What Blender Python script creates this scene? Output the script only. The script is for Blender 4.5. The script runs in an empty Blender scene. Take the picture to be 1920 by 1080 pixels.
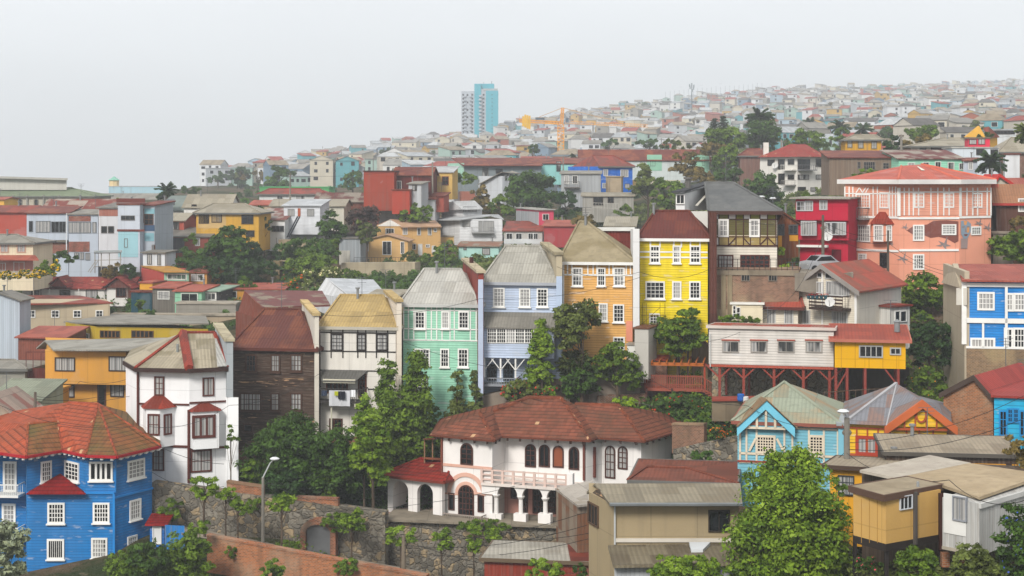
import bpy, math, random
import numpy as np
from mathutils import Vector as V

# ---------------------------------------------------------------- camera, sky, sun, exposure
F, HZ = 3000.0, 330.0          # focal length in photo pixels, eye level
scn = bpy.context.scene
COL = scn.collection
cam_d = bpy.data.cameras.new('camera'); cam = bpy.data.objects.new('camera', cam_d); COL.objects.link(cam)
cam_d.sensor_width = 36.0; cam_d.lens = F * 36.0 / 1920.0
cam_d.shift_y = -(540 - HZ) / 1920.0
cam_d.clip_start = 1.0; cam_d.clip_end = 12000.0
cam.rotation_euler = (math.radians(90), 0, 0)
scn.camera = cam
SUN_EL, SUN_AZ = math.radians(38), math.radians(203)
w = bpy.data.worlds.new("World"); scn.world = w; w.use_nodes = True
nt = w.node_tree; N = nt.nodes; L = nt.links
for n in list(N): N.remove(n)
out = N.new('ShaderNodeOutputWorld'); bg = N.new('ShaderNodeBackground'); bg.inputs[1].default_value = 0.1
sky = N.new('ShaderNodeTexSky'); sky.sky_type = 'NISHITA'; sky.sun_disc = False
sky.sun_elevation = SUN_EL; sky.sun_rotation = SUN_AZ
tc = N.new('ShaderNodeTexCoord'); sx = N.new('ShaderNodeSeparateXYZ'); L.new(tc.outputs['Generated'], sx.inputs[0])
ramp = N.new('ShaderNodeValToRGB'); L.new(sx.outputs['Z'], ramp.inputs[0])
cr = ramp.color_ramp; cr.elements[0].position = 0.0; cr.elements[0].color = (0.64, 0.67, 0.70, 1)
cr.elements[1].position = 0.9; cr.elements[1].color = (1.0, 1.0, 1.0, 1)
e = cr.elements.new(0.13); e.color = (0.812, 0.826, 0.845, 1)
e = cr.elements.new(0.35); e.color = (0.9, 0.92, 0.95, 1)
nz = N.new('ShaderNodeTexNoise'); nz.inputs['Scale'].default_value = 2.2; nz.inputs['Detail'].default_value = 3
mp = N.new('ShaderNodeMapping'); mp.inputs['Scale'].default_value = (1, 1, 4)
L.new(tc.outputs['Generated'], mp.inputs[0]); L.new(mp.outputs[0], nz.inputs[0])
mr = N.new('ShaderNodeMapRange'); mr.inputs[1].default_value = 0.3; mr.inputs[2].default_value = 0.7
mr.inputs[3].default_value = 6.9; mr.inputs[4].default_value = 8.0; L.new(nz.outputs[0], mr.inputs[0])
vm = N.new('ShaderNodeVectorMath'); vm.operation = 'SCALE'; L.new(ramp.outputs[0], vm.inputs[0]); L.new(mr.outputs[0], vm.inputs['Scale'])
mx = N.new('ShaderNodeMixRGB'); mx.inputs[0].default_value = 0.93
L.new(sky.outputs[0], mx.inputs[1]); L.new(vm.outputs[0], mx.inputs[2]); L.new(mx.outputs[0], bg.inputs[0]); L.new(bg.outputs[0], out.inputs[0])
sl = bpy.data.lights.new('sun', 'SUN'); sl.energy = 2.4; sl.angle = math.radians(16); sl.color = (1, 0.96, 0.9)
so = bpy.data.objects.new('sun', sl); COL.objects.link(so)
so.rotation_euler = (math.radians(90) - SUN_EL, 0, math.radians(180) - SUN_AZ)
scn.view_settings.view_transform = 'Standard'; scn.view_settings.look = 'None'
scn.view_settings.exposure = 0.72; scn.view_settings.gamma = 1

# ---------------------------------------------------------------- helpers
rnd = random.Random(7)
def P(px, py, D): return V(((px - 960) * D / F, D, (HZ - py) * D / F))
def Z(py, D): return (HZ - py) * D / F
def G(px, D): return V(((px - 960) * D / F, D, 0))
def hexc(h, k=0.9):
    c = [int(h[i:i + 2], 16) / 255 for i in (0, 2, 4)]
    return tuple(k * (x / 12.92 if x < .04045 else ((x + .055) / 1.055) ** 2.4) for x in c)

def tag(o, label=None, cat=None, group=None, kind=None):
    if label: o['label'] = label
    if cat: o['category'] = cat
    if group: o['group'] = group
    if kind: o['kind'] = kind
    return o
def thing(name, label, cat, loc, group=None):
    o = bpy.data.objects.new(name, None); COL.objects.link(o); o.location = loc
    o.empty_display_size = 0.5
    return tag(o, label, cat, group)

class MB:
    def __init__(s): s.v = []; s.f = []; s.m = []
    def add(s, pts, faces, mi=0):
        b = len(s.v); s.v += [V(p) for p in pts]
        for f in faces: s.f.append([b + i for i in f]); s.m.append(mi)
    def poly(s, pts, mi=0): s.add(pts, [range(len(pts))], mi)
    def hexa(s, p, mi=0):     # p: 4 bottom, 4 top, same winding
        s.add(p, [(3, 2, 1, 0), (4, 5, 6, 7), (0, 1, 5, 4), (1, 2, 6, 5), (2, 3, 7, 6), (3, 0, 4, 7)], mi)
    def prism(s, pts, off, mi=0, cap=True):   # polygon extruded by a vector
        n = len(pts); q = [V(p) + off for p in pts]
        fs = [(i, (i + 1) % n, n + (i + 1) % n, n + i) for i in range(n)]
        if cap: fs += [tuple(range(n))[::-1], tuple(range(n, 2 * n))]
        s.add(list(pts) + q, fs, mi)
    def box(s, c, sx, sy, sz, ang=0, mi=0):   # centre of the base
        ca, sa = math.cos(ang), math.sin(ang); p = []
        for z in (0, sz):
            for a, b in ((-1, -1), (1, -1), (1, 1), (-1, 1)):
                x, y = a * sx / 2, b * sy / 2
                p.append(V((c[0] + x * ca - y * sa, c[1] + x * sa + y * ca, c[2] + z)))
        s.hexa(p, mi)
    def bar(s, a, b, r, n=4, r2=None, mi=0):
        a, b = V(a), V(b); d = (b - a)
        if d.length < 1e-6: return
        d.normalize(); u = d.cross(V((0, 0, 1)))
        if u.length < 1e-3: u = V((1, 0, 0))
        u.normalize(); w_ = d.cross(u); r2 = r if r2 is None else r2; p = []
        for q, rr in ((a, r), (b, r2)):
            for i in range(n):
                t = 2 * math.pi * (i + .5) / n
                p.append(q + u * (rr * math.cos(t)) + w_ * (rr * math.sin(t)))
        fs = [(i, (i + 1) % n, n + (i + 1) % n, n + i) for i in range(n)] + [tuple(range(n))[::-1], tuple(range(n, 2 * n))]
        s.add(p, fs, mi)
    def tube(s, pts, r, n=4, mi=0):
        for a, b in zip(pts, pts[1:]): s.bar(a, b, r, n, mi=mi)
    def lathe(s, c, prof, n=10, mi=0):
        b = []; fs = []
        for (r, z) in prof:
            for i in range(n):
                t = 2 * math.pi * i / n; b.append(V((c[0] + r * math.cos(t), c[1] + r * math.sin(t), c[2] + z)))
        for k in range(len(prof) - 1):
            for i in range(n):
                j = (i + 1) % n; fs.append((k * n + i, k * n + j, (k + 1) * n + j, (k + 1) * n + i))
        fs += [tuple(range(n))[::-1], tuple(range((len(prof) - 1) * n, len(prof) * n))]
        s.add(b, fs, mi)
    def build(s, name, mat, parent=None, smooth=False, kind=None):
        me = bpy.data.meshes.new(name)
        loc = V((0, 0, 0)); p = parent
        while p is not None: loc += p.location; p = p.parent
        if parent is None and s.v:
            loc = sum(s.v, V((0, 0, 0))) / len(s.v); loc.z = min(q.z for q in s.v)
        me.from_pydata([tuple(q - loc) for q in s.v], [], [tuple(f) for f in s.f])
        for m_ in (mat if isinstance(mat, (list, tuple)) else [mat]): me.materials.append(m_)
        me.polygons.foreach_set('material_index', s.m)
        uv = me.uv_layers.new(name='UVMap').data
        for pl in me.polygons:
            n = pl.normal; u = V((0, 0, 1)).cross(n)
            if u.length < 0.02: u = V((1, 0, 0))
            u.normalize(); v = n.cross(u)
            for li in pl.loop_indices:
                q = me.vertices[me.loops[li].vertex_index].co + loc
                uv[li].uv = (q.dot(u), q.dot(v))
        if smooth: me.polygons.foreach_set('use_smooth', [True] * len(me.polygons))
        o = bpy.data.objects.new(name, me); COL.objects.link(o)
        if parent is not None: o.parent = parent
        else: o.location = loc
        if kind: o['kind'] = kind
        return o

# ---------------------------------------------------------------- materials
_mats = {}
class NT:
    def __init__(s, name):
        s.mat = bpy.data.materials.new(name); s.mat.use_nodes = True; s.t = s.mat.node_tree
        for n in list(s.t.nodes): s.t.nodes.remove(n)
        s.out = s.n('ShaderNodeOutputMaterial'); s.b = s.n('ShaderNodeBsdfPrincipled')
        s.t.links.new(s.b.outputs[0], s.out.inputs[0])
    def n(s, t, **k):
        n = s.t.nodes.new(t)
        for a, b in k.items(): setattr(n, a, b)
        return n
    def set(s, sock, v):
        if hasattr(v, 'links'): s.t.links.new(v, sock)
        elif isinstance(v, tuple) and len(v) == 3 and sock.type == 'RGBA': sock.default_value = (*v, 1)
        else: sock.default_value = v
    def m(s, op, a, b=0.0, c=0.0):
        n = s.n('ShaderNodeMath', operation=op)
        s.set(n.inputs[0], a); s.set(n.inputs[1], b); s.set(n.inputs[2], c); return n.outputs[0]
    def mix(s, f, a, b, mode='MIX'):
        n = s.n('ShaderNodeMixRGB', blend_type=mode); s.set(n.inputs[0], f); s.set(n.inputs[1], a); s.set(n.inputs[2], b); return n.outputs[0]
    def noise(s, sc, det=3, vec=None, scl=None):
        n = s.n('ShaderNodeTexNoise'); n.inputs['Scale'].default_value = sc; n.inputs['Detail'].default_value = det
        v = vec or s.pos()
        if scl:
            mp = s.n('ShaderNodeMapping'); mp.inputs['Scale'].default_value = scl; s.t.links.new(v, mp.inputs[0]); v = mp.outputs[0]
        s.t.links.new(v, n.inputs[0]); return n.outputs[0]
    def pos(s):
        if not hasattr(s, '_p'): s._p = s.n('ShaderNodeNewGeometry').outputs['Position']
        return s._p
    def uv(s):
        if not hasattr(s, '_u'):
            n = s.n('ShaderNodeSeparateXYZ'); t = s.n('ShaderNodeTexCoord'); s.t.links.new(t.outputs['UV'], n.inputs[0])
            s._u = (n.outputs[0], n.outputs[1]); s._uvv = t.outputs['UV']
        return s._u
    def white(s, a, b):
        c = s.n('ShaderNodeCombineXYZ'); s.set(c.inputs[0], a); s.set(c.inputs[1], b)
        n = s.n('ShaderNodeTexWhiteNoise', noise_dimensions='2D'); s.t.links.new(c.outputs[0], n.inputs[0]); return n.outputs['Value']
    def rng(s, v, a, b, c=0.0, d=1.0):
        n = s.n('ShaderNodeMapRange'); s.set(n.inputs[0], v); n.inputs[1].default_value = a; n.inputs[2].default_value = b
        n.inputs[3].default_value = c; n.inputs[4].default_value = d; return n.outputs[0]
    def bump(s, h, st, dist):
        n = s.n('ShaderNodeBump'); n.inputs['Strength'].default_value = st; n.inputs['Distance'].default_value = dist
        s.t.links.new(h, n.inputs['Height']); s.t.links.new(n.outputs[0], s.b.inputs['Normal'])
    def done(s, col, rough=0.8, spec=0.3, metal=0.0):
        spec *= .4
        s.set(s.b.inputs['Base Color'], col); s.set(s.b.inputs['Roughness'], rough)
        s.b.inputs['Specular IOR Level'].default_value = spec; s.b.inputs['Metallic'].default_value = metal
        return s.mat
def sc3(c, k): return tuple(min(1, x * k) for x in c)

def mat(kind, h, a=None):
    key = (kind, h, a)
    if key in _mats: return _mats[key]
    m = NT(kind + '_' + h); rk = .62 if kind in ('corr', 'rust', 'tile', 'shin') else .9; c = hexc(h, rk)
    if kind == 'plain':
        n = m.noise(0.6, 4); r = m.done(m.mix(m.rng(n, .3, .75), c, sc3(c, .78)), .65)
    elif kind == 'metal':
        n = m.noise(1.2, 4); r = m.done(m.mix(m.rng(n, .3, .75), c, sc3(c, .7)), .45, .5, .3)
    elif kind == 'stuc':       # render / plaster with stains running down
        n = m.noise(0.5, 5); st = m.noise(1.0, 5, scl=(1.6, 1.6, .12)); fine = m.noise(7, 3)
        grime = m.rng(st, .5, .78, 0, (a or .3))
        g = tuple(0.55 * x + 0.45 * y for x, y in zip(sc3(c, .5), (.2, .17, .13)))
        col = m.mix(grime, m.mix(m.rng(n, .35, .7, 0, .6), c, sc3(c, .86)), g)
        patch = m.rng(m.noise(.35, 6), .62, .66, 0, (a or .3) * .8)
        col = m.mix(patch, col, tuple(.5 * x + .18 for x in c)); uu, vv = m.uv()
        col = m.mix(m.m('MAXIMUM', m.rng(m.m('FRACT', m.m('DIVIDE', uu, 2.44)), .975, .985, 0, .35), m.rng(m.m('FRACT', m.m('DIVIDE', vv, 2.7)), .975, .985, 0, .3)), col, sc3(c, .35))
        m.bump(m.m('ADD', fine, n), .25, .05); r = m.done(col, .85, .2)
    elif kind == 'clap':       # horizontal boards
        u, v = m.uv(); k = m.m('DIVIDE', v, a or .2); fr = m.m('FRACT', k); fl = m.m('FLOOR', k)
        rw = m.white(fl, m.m('FLOOR', m.m('DIVIDE', m.m('ADD', u, m.m('MULTIPLY', fl, 1.7)), 3.6)))
        wear = m.rng(m.noise(1.2, 6, scl=(1, 1, 3)), .55, .62, 0, .8)
        st = m.rng(m.noise(1.0, 4, scl=(1.3, 1.3, .15)), .42, .72, 0, .6)
        col = m.mix(m.rng(m.noise(.3, 4), .35, .65, 0, .5), c, tuple(.72 * x + .05 for x in c)); col = m.mix(m.rng(rw, 0, 1, 0, .5), col, sc3(c, .7))
        col = m.mix(st, col, sc3(c, .6))
        col = m.mix(m.m('MULTIPLY', wear, m.rng(rw, .55, .8)), col, tuple(.45 * x + .22 for x in c))
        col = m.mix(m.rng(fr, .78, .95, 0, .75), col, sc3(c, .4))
        m.bump(m.m('SUBTRACT', 1.0, fr), .7, .05); r = m.done(col, .6, .3)
    elif kind == 'wood':       # dark weathered boards
        u, v = m.uv(); k = m.m('DIVIDE', v, .24); fl = m.m('FLOOR', k); fr = m.m('FRACT', k)
        rw = m.white(fl, m.m('FLOOR', m.m('DIVIDE', m.m('ADD', u, m.m('MULTIPLY', fl, 2.3)), 2.6)))
        g = m.noise(2.0, 6, scl=(.7, .7, 8))
        col = m.mix(m.rng(rw, 0, 1, 0, .8), c, sc3(c, .5)); col = m.mix(m.rng(g, .5, .75, 0, .6), col, (.19, .16, .13))
        col = m.mix(m.rng(m.m('MULTIPLY', rw, g), .52, .56), col, (.33, .2, .11))
        col = m.mix(m.rng(fr, .84, .95, 0, .8), col, sc3(c, .15)); m.bump(m.m('SUBTRACT', 1.0, fr), .8, .06); r = m.done(col, .85, .15)
    elif kind == 'vert':       # vertical boards or sheet
        u, v = m.uv(); k = m.m('DIVIDE', u, .22); fr = m.m('FRACT', k); rw = m.white(m.m('FLOOR', k), 3.0)
        g = m.noise(1.5, 6, scl=(4, 4, .25))
        col = m.mix(m.rng(rw, 0, 1, 0, .6), c, sc3(c, .62)); col = m.mix(m.rng(g, .48, .72, 0, a or .45), col, (.2, .17, .14))
        col = m.mix(m.rng(fr, .88, .96, 0, .6), col, sc3(c, .3)); m.bump(m.m('PINGPONG', k, .5), .5, .04); r = m.done(col, .8, .2)
    elif kind in ('corr', 'rust'):   # corrugated sheet roof, a = second colour
        c2 = hexc(a, rk) if a else sc3(c, .7)
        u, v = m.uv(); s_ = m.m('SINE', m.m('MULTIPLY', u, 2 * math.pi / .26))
        rw = m.white(m.m('FLOOR', m.m('DIVIDE', u, 1.0)), m.m('FLOOR', m.m('DIVIDE', v, 1.9)))
        fv = m.m('FRACT', m.m('DIVIDE', v, 1.9)); n = m.noise(.45, 6); n2 = m.noise(3, 5)
        col = m.mix(m.rng(rw, .25, .95, 0, .8), c, sc3(c, .66))
        lo, hi = (.56, .62) if kind == 'corr' else (.46, .6)
        col = m.mix(m.rng(m.m('ADD', m.m('MULTIPLY', n, .75), m.m('MULTIPLY', rw, .25)), lo, hi, 0, .85), col, c2)
        col = m.mix(m.rng(n2, .5, .8, 0, .5), col, sc3(c, .5))
        col = m.mix(m.rng(fv, .95, .99, 0, .6), col, sc3(c, .4))
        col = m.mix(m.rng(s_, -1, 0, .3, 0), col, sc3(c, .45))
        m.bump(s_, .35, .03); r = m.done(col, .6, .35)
    elif kind == 'tile':
        c2 = hexc(a, rk) if a else sc3(c, .5)
        u, v = m.uv(); kv = m.m('DIVIDE', v, .5); ku = m.m('DIVIDE', u, .3)
        rw = m.white(m.m('FLOOR', ku), m.m('FLOOR', kv)); fr = m.m('FRACT', kv); n = m.noise(.5, 5)
        col = m.mix(m.rng(rw, 0, 1, 0, .9), c, sc3(c, .6)); col = m.mix(m.rng(n, .42, .66, 0, .8), col, c2)
        col = m.mix(m.rng(rw, .988, .99), col, (.4, .24, .13))
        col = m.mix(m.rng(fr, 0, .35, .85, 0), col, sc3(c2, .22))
        m.bump(m.m('ADD', m.m('SUBTRACT', 1.0, fr), m.m('MULTIPLY', m.m('SINE', m.m('MULTIPLY', ku, 6.2832)), .12)), 1.0, .08)
        r = m.done(col, .7, .3)
    elif kind == 'shin':       # smooth shingle / felt
        c2 = hexc(a, rk) if a else sc3(c, .7)
        u, v = m.uv(); kv = m.m('DIVIDE', v, .5)
        rw = m.white(m.m('FLOOR', m.m('DIVIDE', u, .6)), m.m('FLOOR', kv)); n = m.noise(.5, 6); n3 = m.noise(2.5, 6)
        col = m.mix(m.rng(rw, 0, 1, 0, .5), c, sc3(c, .72)); col = m.mix(m.rng(n, .45, .62, 0, .7), col, c2)
        col = m.mix(m.rng(n3, .5, .75, 0, .5), col, sc3(c, .55))
        m.bump(m.m('ADD', m.m('SUBTRACT', 1.0, m.m('FRACT', kv)), m.m('MULTIPLY', n3, .5)), .6, .05); r = m.done(col, .85, .2)
    elif kind == 'brick':
        m.uv(); b = m.n('ShaderNodeTexBrick'); m.t.links.new(m._uvv, b.inputs[0]); b.inputs['Scale'].default_value = 2.2
        m.set(b.inputs['Color1'], c); m.set(b.inputs['Color2'], sc3(c, .55)); m.set(b.inputs['Mortar'], (.26, .21, .16))
        b.inputs['Mortar Size'].default_value = .022; b.inputs['Row Height'].default_value = .22
        n = m.noise(.5, 6); st = m.noise(.9, 5, scl=(1, 1, .25))
        col = m.mix(m.rng(n, .5, .7, 0, .6), b.outputs[0], hexc(a) if a else (.3, .24, .17)); col = m.mix(m.rng(st, .5, .75, 0, .6), col, (.05, .04, .03))
        m.bump(b.outputs['Fac'], -.5, .04); r = m.done(col, .9, .15)
    elif kind == 'stone':
        vd = m.n('ShaderNodeVectorMath', operation='MULTIPLY_ADD'); nn_ = m.n('ShaderNodeTexNoise'); nn_.inputs['Scale'].default_value = 1.6; m.t.links.new(m.pos(), nn_.inputs[0]); m.t.links.new(nn_.outputs['Color'], vd.inputs[0]); vd.inputs[1].default_value = (.9, .9, .9); m.t.links.new(m.pos(), vd.inputs[2])
        vo = m.n('ShaderNodeTexVoronoi'); vo.inputs['Scale'].default_value = 2.1; m.t.links.new(vd.outputs[0], vo.inputs[0])
        ve = m.n('ShaderNodeTexVoronoi', feature='DISTANCE_TO_EDGE'); ve.inputs['Scale'].default_value = 2.1; m.t.links.new(vd.outputs[0], ve.inputs[0])
        sp = m.n('ShaderNodeSeparateColor'); m.t.links.new(vo.outputs['Color'], sp.inputs[0])
        col = m.mix(sp.outputs[0], sc3(c, .42), c); col = m.mix(m.rng(sp.outputs[1], .8, .85), col, (.33, .25, .15))
        col = m.mix(m.rng(m.noise(4, 5), .4, .7, 0, .5), col, sc3(c, .5))
        col = m.mix(m.rng(ve.outputs['Distance'], .02, .09, .55, 0), col, (.2, .17, .13))
        col = m.mix(m.rng(m.noise(.35, 5), .5, .66, 0, .55), col, hexc(a) if a else (.05, .045, .035))
        m.bump(m.rng(ve.outputs['Distance'], 0, .15), .8, .12); r = m.done(col, .9, .15)
    elif kind == 'glass':      # a: 0 dark room, 1 net curtain, 2 half drawn
        u, v = m.uv(); n = m.noise(1.1, 3); fold = m.m('SINE', m.m('MULTIPLY', u, 26.0))
        col = m.mix(m.rng(n, .35, .7), sc3(c, .5), sc3(c, 1.6))
        if a:
            cu = m.mix(m.rng(fold, -1, 1), (.4, .39, .37), (.2, .2, .2))
            col = m.mix(m.rng(m.noise(.9, 2, scl=(1, 1, .2)), .44, .5, .1, .9) if a == 2 else .92, col, cu)
        m.b.inputs['Coat Weight'].default_value = .45; m.b.inputs['Coat Roughness'].default_value = .04
        r = m.done(col, .25, .5)
    elif kind == 'leaf':
        at = m.n('ShaderNodeAttribute', attribute_name='tint'); sp = m.n('ShaderNodeSeparateColor'); m.t.links.new(at.outputs['Color'], sp.inputs[0])
        c2 = hexc(a) if a else (c[0] * 2.0, c[1] * 1.7, c[2] * 1.1)
        col = m.mix(sp.outputs[0], sc3(c, .45), c2); col = m.mix(m.rng(sp.outputs[1], 0, 1, 0, .35), col, (c[0] * 1.5, c[1] * 1.1, c[2] * .5))
        m.done(col, .5, .25); tr = m.n('ShaderNodeBsdfTranslucent'); m.set(tr.inputs[0], m.mix(.5, col, (.16, .22, .02)))
        ms = m.n('ShaderNodeMixShader'); ms.inputs[0].default_value = .22
        m.t.links.new(m.b.outputs[0], ms.inputs[1]); m.t.links.new(tr.outputs[0], ms.inputs[2]); m.t.links.new(ms.outputs[0], m.out.inputs[0]); r = m.mat
    elif kind == 'bark':
        n = m.noise(3, 6, scl=(2, 2, .4)); m.bump(n, .7, .06); r = m.done(m.mix(m.rng(n, .35, .7), c, sc3(c, .4)), .9, .1)
    elif kind == 'earth':
        n = m.noise(.12, 8); n2 = m.noise(1.1, 6); n3 = m.noise(6, 4)
        col = m.mix(m.rng(n, .42, .58), (.030, .040, .014), (.11, .075, .048)); col = m.mix(m.rng(n2, .5, .66, 0, .85), col, (.022, .036, .010))
        col = m.mix(m.rng(n2, .25, .36, .8, 0), col, (.16, .125, .085)); m.bump(m.m('ADD', n2, n3), 1, .25); r = m.done(col, .95, .1)
    elif kind == 'conc':
        n = m.noise(.4, 7); st = m.noise(1.0, 6, scl=(1, 1, .18)); u, v = m.uv()
        ln = m.m('FRACT', m.m('DIVIDE', v, 1.2)); col = m.mix(m.rng(n, .4, .66), c, sc3(c, .72)); col = m.mix(m.rng(st, .48, .7, 0, .65), col, sc3(c, .38))
        col = m.mix(m.rng(m.m('FRACT', m.m('DIVIDE', u, 3.1)), .97, .985, 0, .5), col, sc3(c, .4))
        col = m.mix(m.rng(ln, .96, .98, 0, .4), col, sc3(c, .5)); m.bump(m.noise(5, 4), .3, .06); r = m.done(col, .9, .15)
    _mats[key] = r; return r
def plain(h): return mat('plain', h)
GL = [mat('glass', '15181b', i) for i in (0, 1, 2)]
WHITE = 'ecebe6'

# ---------------------------------------------------------------- walls, windows, houses
class Wall:
    def __init__(s, a, b):
        s.a = V((a[0], a[1], 0)); d = V((b[0] - a[0], b[1] - a[1], 0)); s.len = d.length; s.d = d.normalized()
        s.n = V((s.d.y, -s.d.x, 0))      # outwards for a chain that runs left to right seen from the street
    def hit(s, px):
        r = V(((px - 960) / F, 1, 0)); t = s.n.dot(s.a) / s.n.dot(r); return r * t, t
    def u(s, px): return (s.hit(px)[0] - s.a).dot(s.d)
    def z(s, px, py): return (HZ - py) / F * s.hit(px)[1]
    def L(s, u, z, o=0.0):
        q = s.a + s.d * u + s.n * o; return V((q.x, q.y, z))
    def rect(s, x0, y0, x1, y1):
        cx = (x0 + x1) / 2; a, b = s.u(x0), s.u(x1); z1, z0 = s.z(cx, y0), s.z(cx, y1); return (min(a, b), max(a, b), z0, z1)
    def slab(s, mb, u0, u1, z0, z1, o0, o1, mi=0):
        mb.hexa([s.L(u0, z0, o0), s.L(u0, z0, o1), s.L(u1, z0, o1), s.L(u1, z0, o0),
                 s.L(u0, z1, o0), s.L(u0, z1, o1), s.L(u1, z1, o1), s.L(u1, z1, o0)][::1], mi)
    def pslab(s, mb, x0, y0, x1, y1, o0=-.05, o1=.06, mi=0): s.slab(mb, *s.rect(x0, y0, x1, y1), o0, o1, mi)

def flipfix(o):
    import bmesh
    b = bmesh.new(); b.from_mesh(o.data); bmesh.ops.recalc_face_normals(b, faces=b.faces); b.to_mesh(o.data); b.free()

HOUSES = []
class House:
    def __init__(s, name, label, C, ye, yb, wall, dp=9, cat='house', back=None, group=None, skirt=2.0, tops=None, world=None, ref=None, front=None):
        if world: s.fp = [V((x, y, 0)) for x, y in world[0]]; nf = world[1]; zE, zB = ye, yb
        else:
            s.fp = [G(*c) for c in C]; nf = len(C)
            k = ref if ref is not None else min(range(nf), key=lambda i: C[i][1])
            zE = Z(ye, C[k][1]) if ye is not None else 0; zB = Z(yb, C[k][1])
            if back: s.fp += [G(*c) for c in back]
            elif nf == 2:
                d = (s.fp[1] - s.fp[0]).normalized(); n = V((-d.y, d.x, 0)) * dp; s.fp += [s.fp[1] + n, s.fp[0] + n]
            elif nf == 3: s.fp += [s.fp[0] + s.fp[2] - s.fp[1]]
        s.zE, s.zB = zE, zB; s.front = front if front is not None else (0 if nf == 2 or nf > 3 else 1)
        s.W = [Wall(s.fp[i], s.fp[(i + 1) % len(s.fp)]) for i in range(len(s.fp))]
        c = sum(s.fp, V((0, 0, 0))) / len(s.fp)
        s.root = thing(name, label, cat, V((c.x, c.y, zB)), group); HOUSES.append(s)
        s.wallmat = wall; s.skirt = skirt; s.tops = tops; s.n = len(s.fp); s._wb = MB(); s.wins = []
        T = [zE] * s.n if tops is None else tops
        b = zB - skirt; n = s.n; m = s._wb
        m.add([V((p.x, p.y, b)) for p in s.fp] + [V((p.x, p.y, t)) for p, t in zip(s.fp, T)],
              [(i, (i + 1) % n, n + (i + 1) % n, n + i) for i in range(n)] + [tuple(range(n, 2 * n)), tuple(range(n))[::-1]])
    def quad(s):
        k = s.front; f = s.fp
        return [f[k % s.n], f[(k + 1) % s.n], f[(k + 2) % s.n], f[(k + 3) % s.n]]
    def eaves(s, over, z):
        FL, FR, BR, BL = s.quad(); c = (FL + FR + BR + BL) / 4; dx = (FR - FL).normalized(); dy = (BL - FL).normalized()
        sg = [(-1, -1), (1, -1), (1, 1), (-1, 1)]
        return [V((p.x, p.y, z)) + dx * (a * over) + dy * (b * over) for p, (a, b) in zip((FL, FR, BR, BL), sg)]
    def part(s, mb, name, m, label=None, parent=None):
        o = mb.build(name, m, parent or s.root)
        if label: o['label'] = label
        return o
    def hip(s, r, m, over=.35, fascia=None, ft=.22, side=False):
        """r=(pxL,pxR,py) ridge seen in the photo; side=True: ridge runs front to back, r=(px,py,shrink)"""
        E = s.eaves(over, s.zE); FL, FR, BR, BL = E
        if side:
            a = (FL + FR) / 2; b = (BL + BR) / 2; dv = (b - a); k = r[2]
            px, py = r[0], r[1]; p = a + dv * k; z = Z(py, p.y)
            q = Wall(FL, FR); ux = None
            pa = P(px, py, p.y); pa = V((pa.x, p.y, z)); pb = pa + dv * (1 - 2 * k); R = [pa, pb]
            sl = [(FL, FR, R[0]), (FR, BR, R[1], R[0]), (BR, BL, R[1]), (BL, FL, R[0], R[1])]
        else:
            w_ = Wall((FL + BL) / 2, (FR + BR) / 2)
            A, ta = w_.hit(r[0]); B, tb = w_.hit(r[1]); z = (HZ - r[2]) / F * (ta + tb) / 2
            R = [V((A.x, A.y, z)), V((B.x, B.y, z))]
            sl = [(FL, FR, R[1], R[0]), (FR, BR, R[1]), (BR, BL, R[0], R[1]), (BL, FL, R[0])]
        s.R = R; mb = MB()
        for q in sl: mb.poly(q)
        dn = V((0, 0, -.06)); mb.poly([p + dn for p in E][::-1])
        o = s.part(mb, 'roof', m); s.roof = o
        s.gut(E, fascia, ft)
        rb = MB()
        for a, b in ((R[0], R[1]), (FL, R[0]), (FR, R[0] if side else R[1])): rb.bar(a + V((0, 0, .03)), b + V((0, 0, .03)), .11, 5)
        rb.build('ridge_cap', m, o)
        return s
    def gut(s, E, fascia, ft=.22):
        g = MB()
        for i in range(4):
            a, b = E[i], E[(i + 1) % 4]; d = (b - a).normalized(); n = V((d.y, -d.x, 0)) * .05
            g.hexa([a - n + V((0, 0, -ft)), a + n + V((0, 0, -ft)), b + n + V((0, 0, -ft)), b - n + V((0, 0, -ft)), a - n + V((0, 0, .02)), a + n + V((0, 0, .02)), b + n + V((0, 0, .02)), b - n + V((0, 0, .02))])
        s.part(g, 'eaves_board', fascia or plain('6a6a66'))
    def plate(s, pts, m, t=.14, name='roof'):
        mb = MB(); mb.prism([p - V((0, 0, t)) for p in pts], V((0, 0, t))); o = s.part(mb, name, m); flipfix(o); return o
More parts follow.
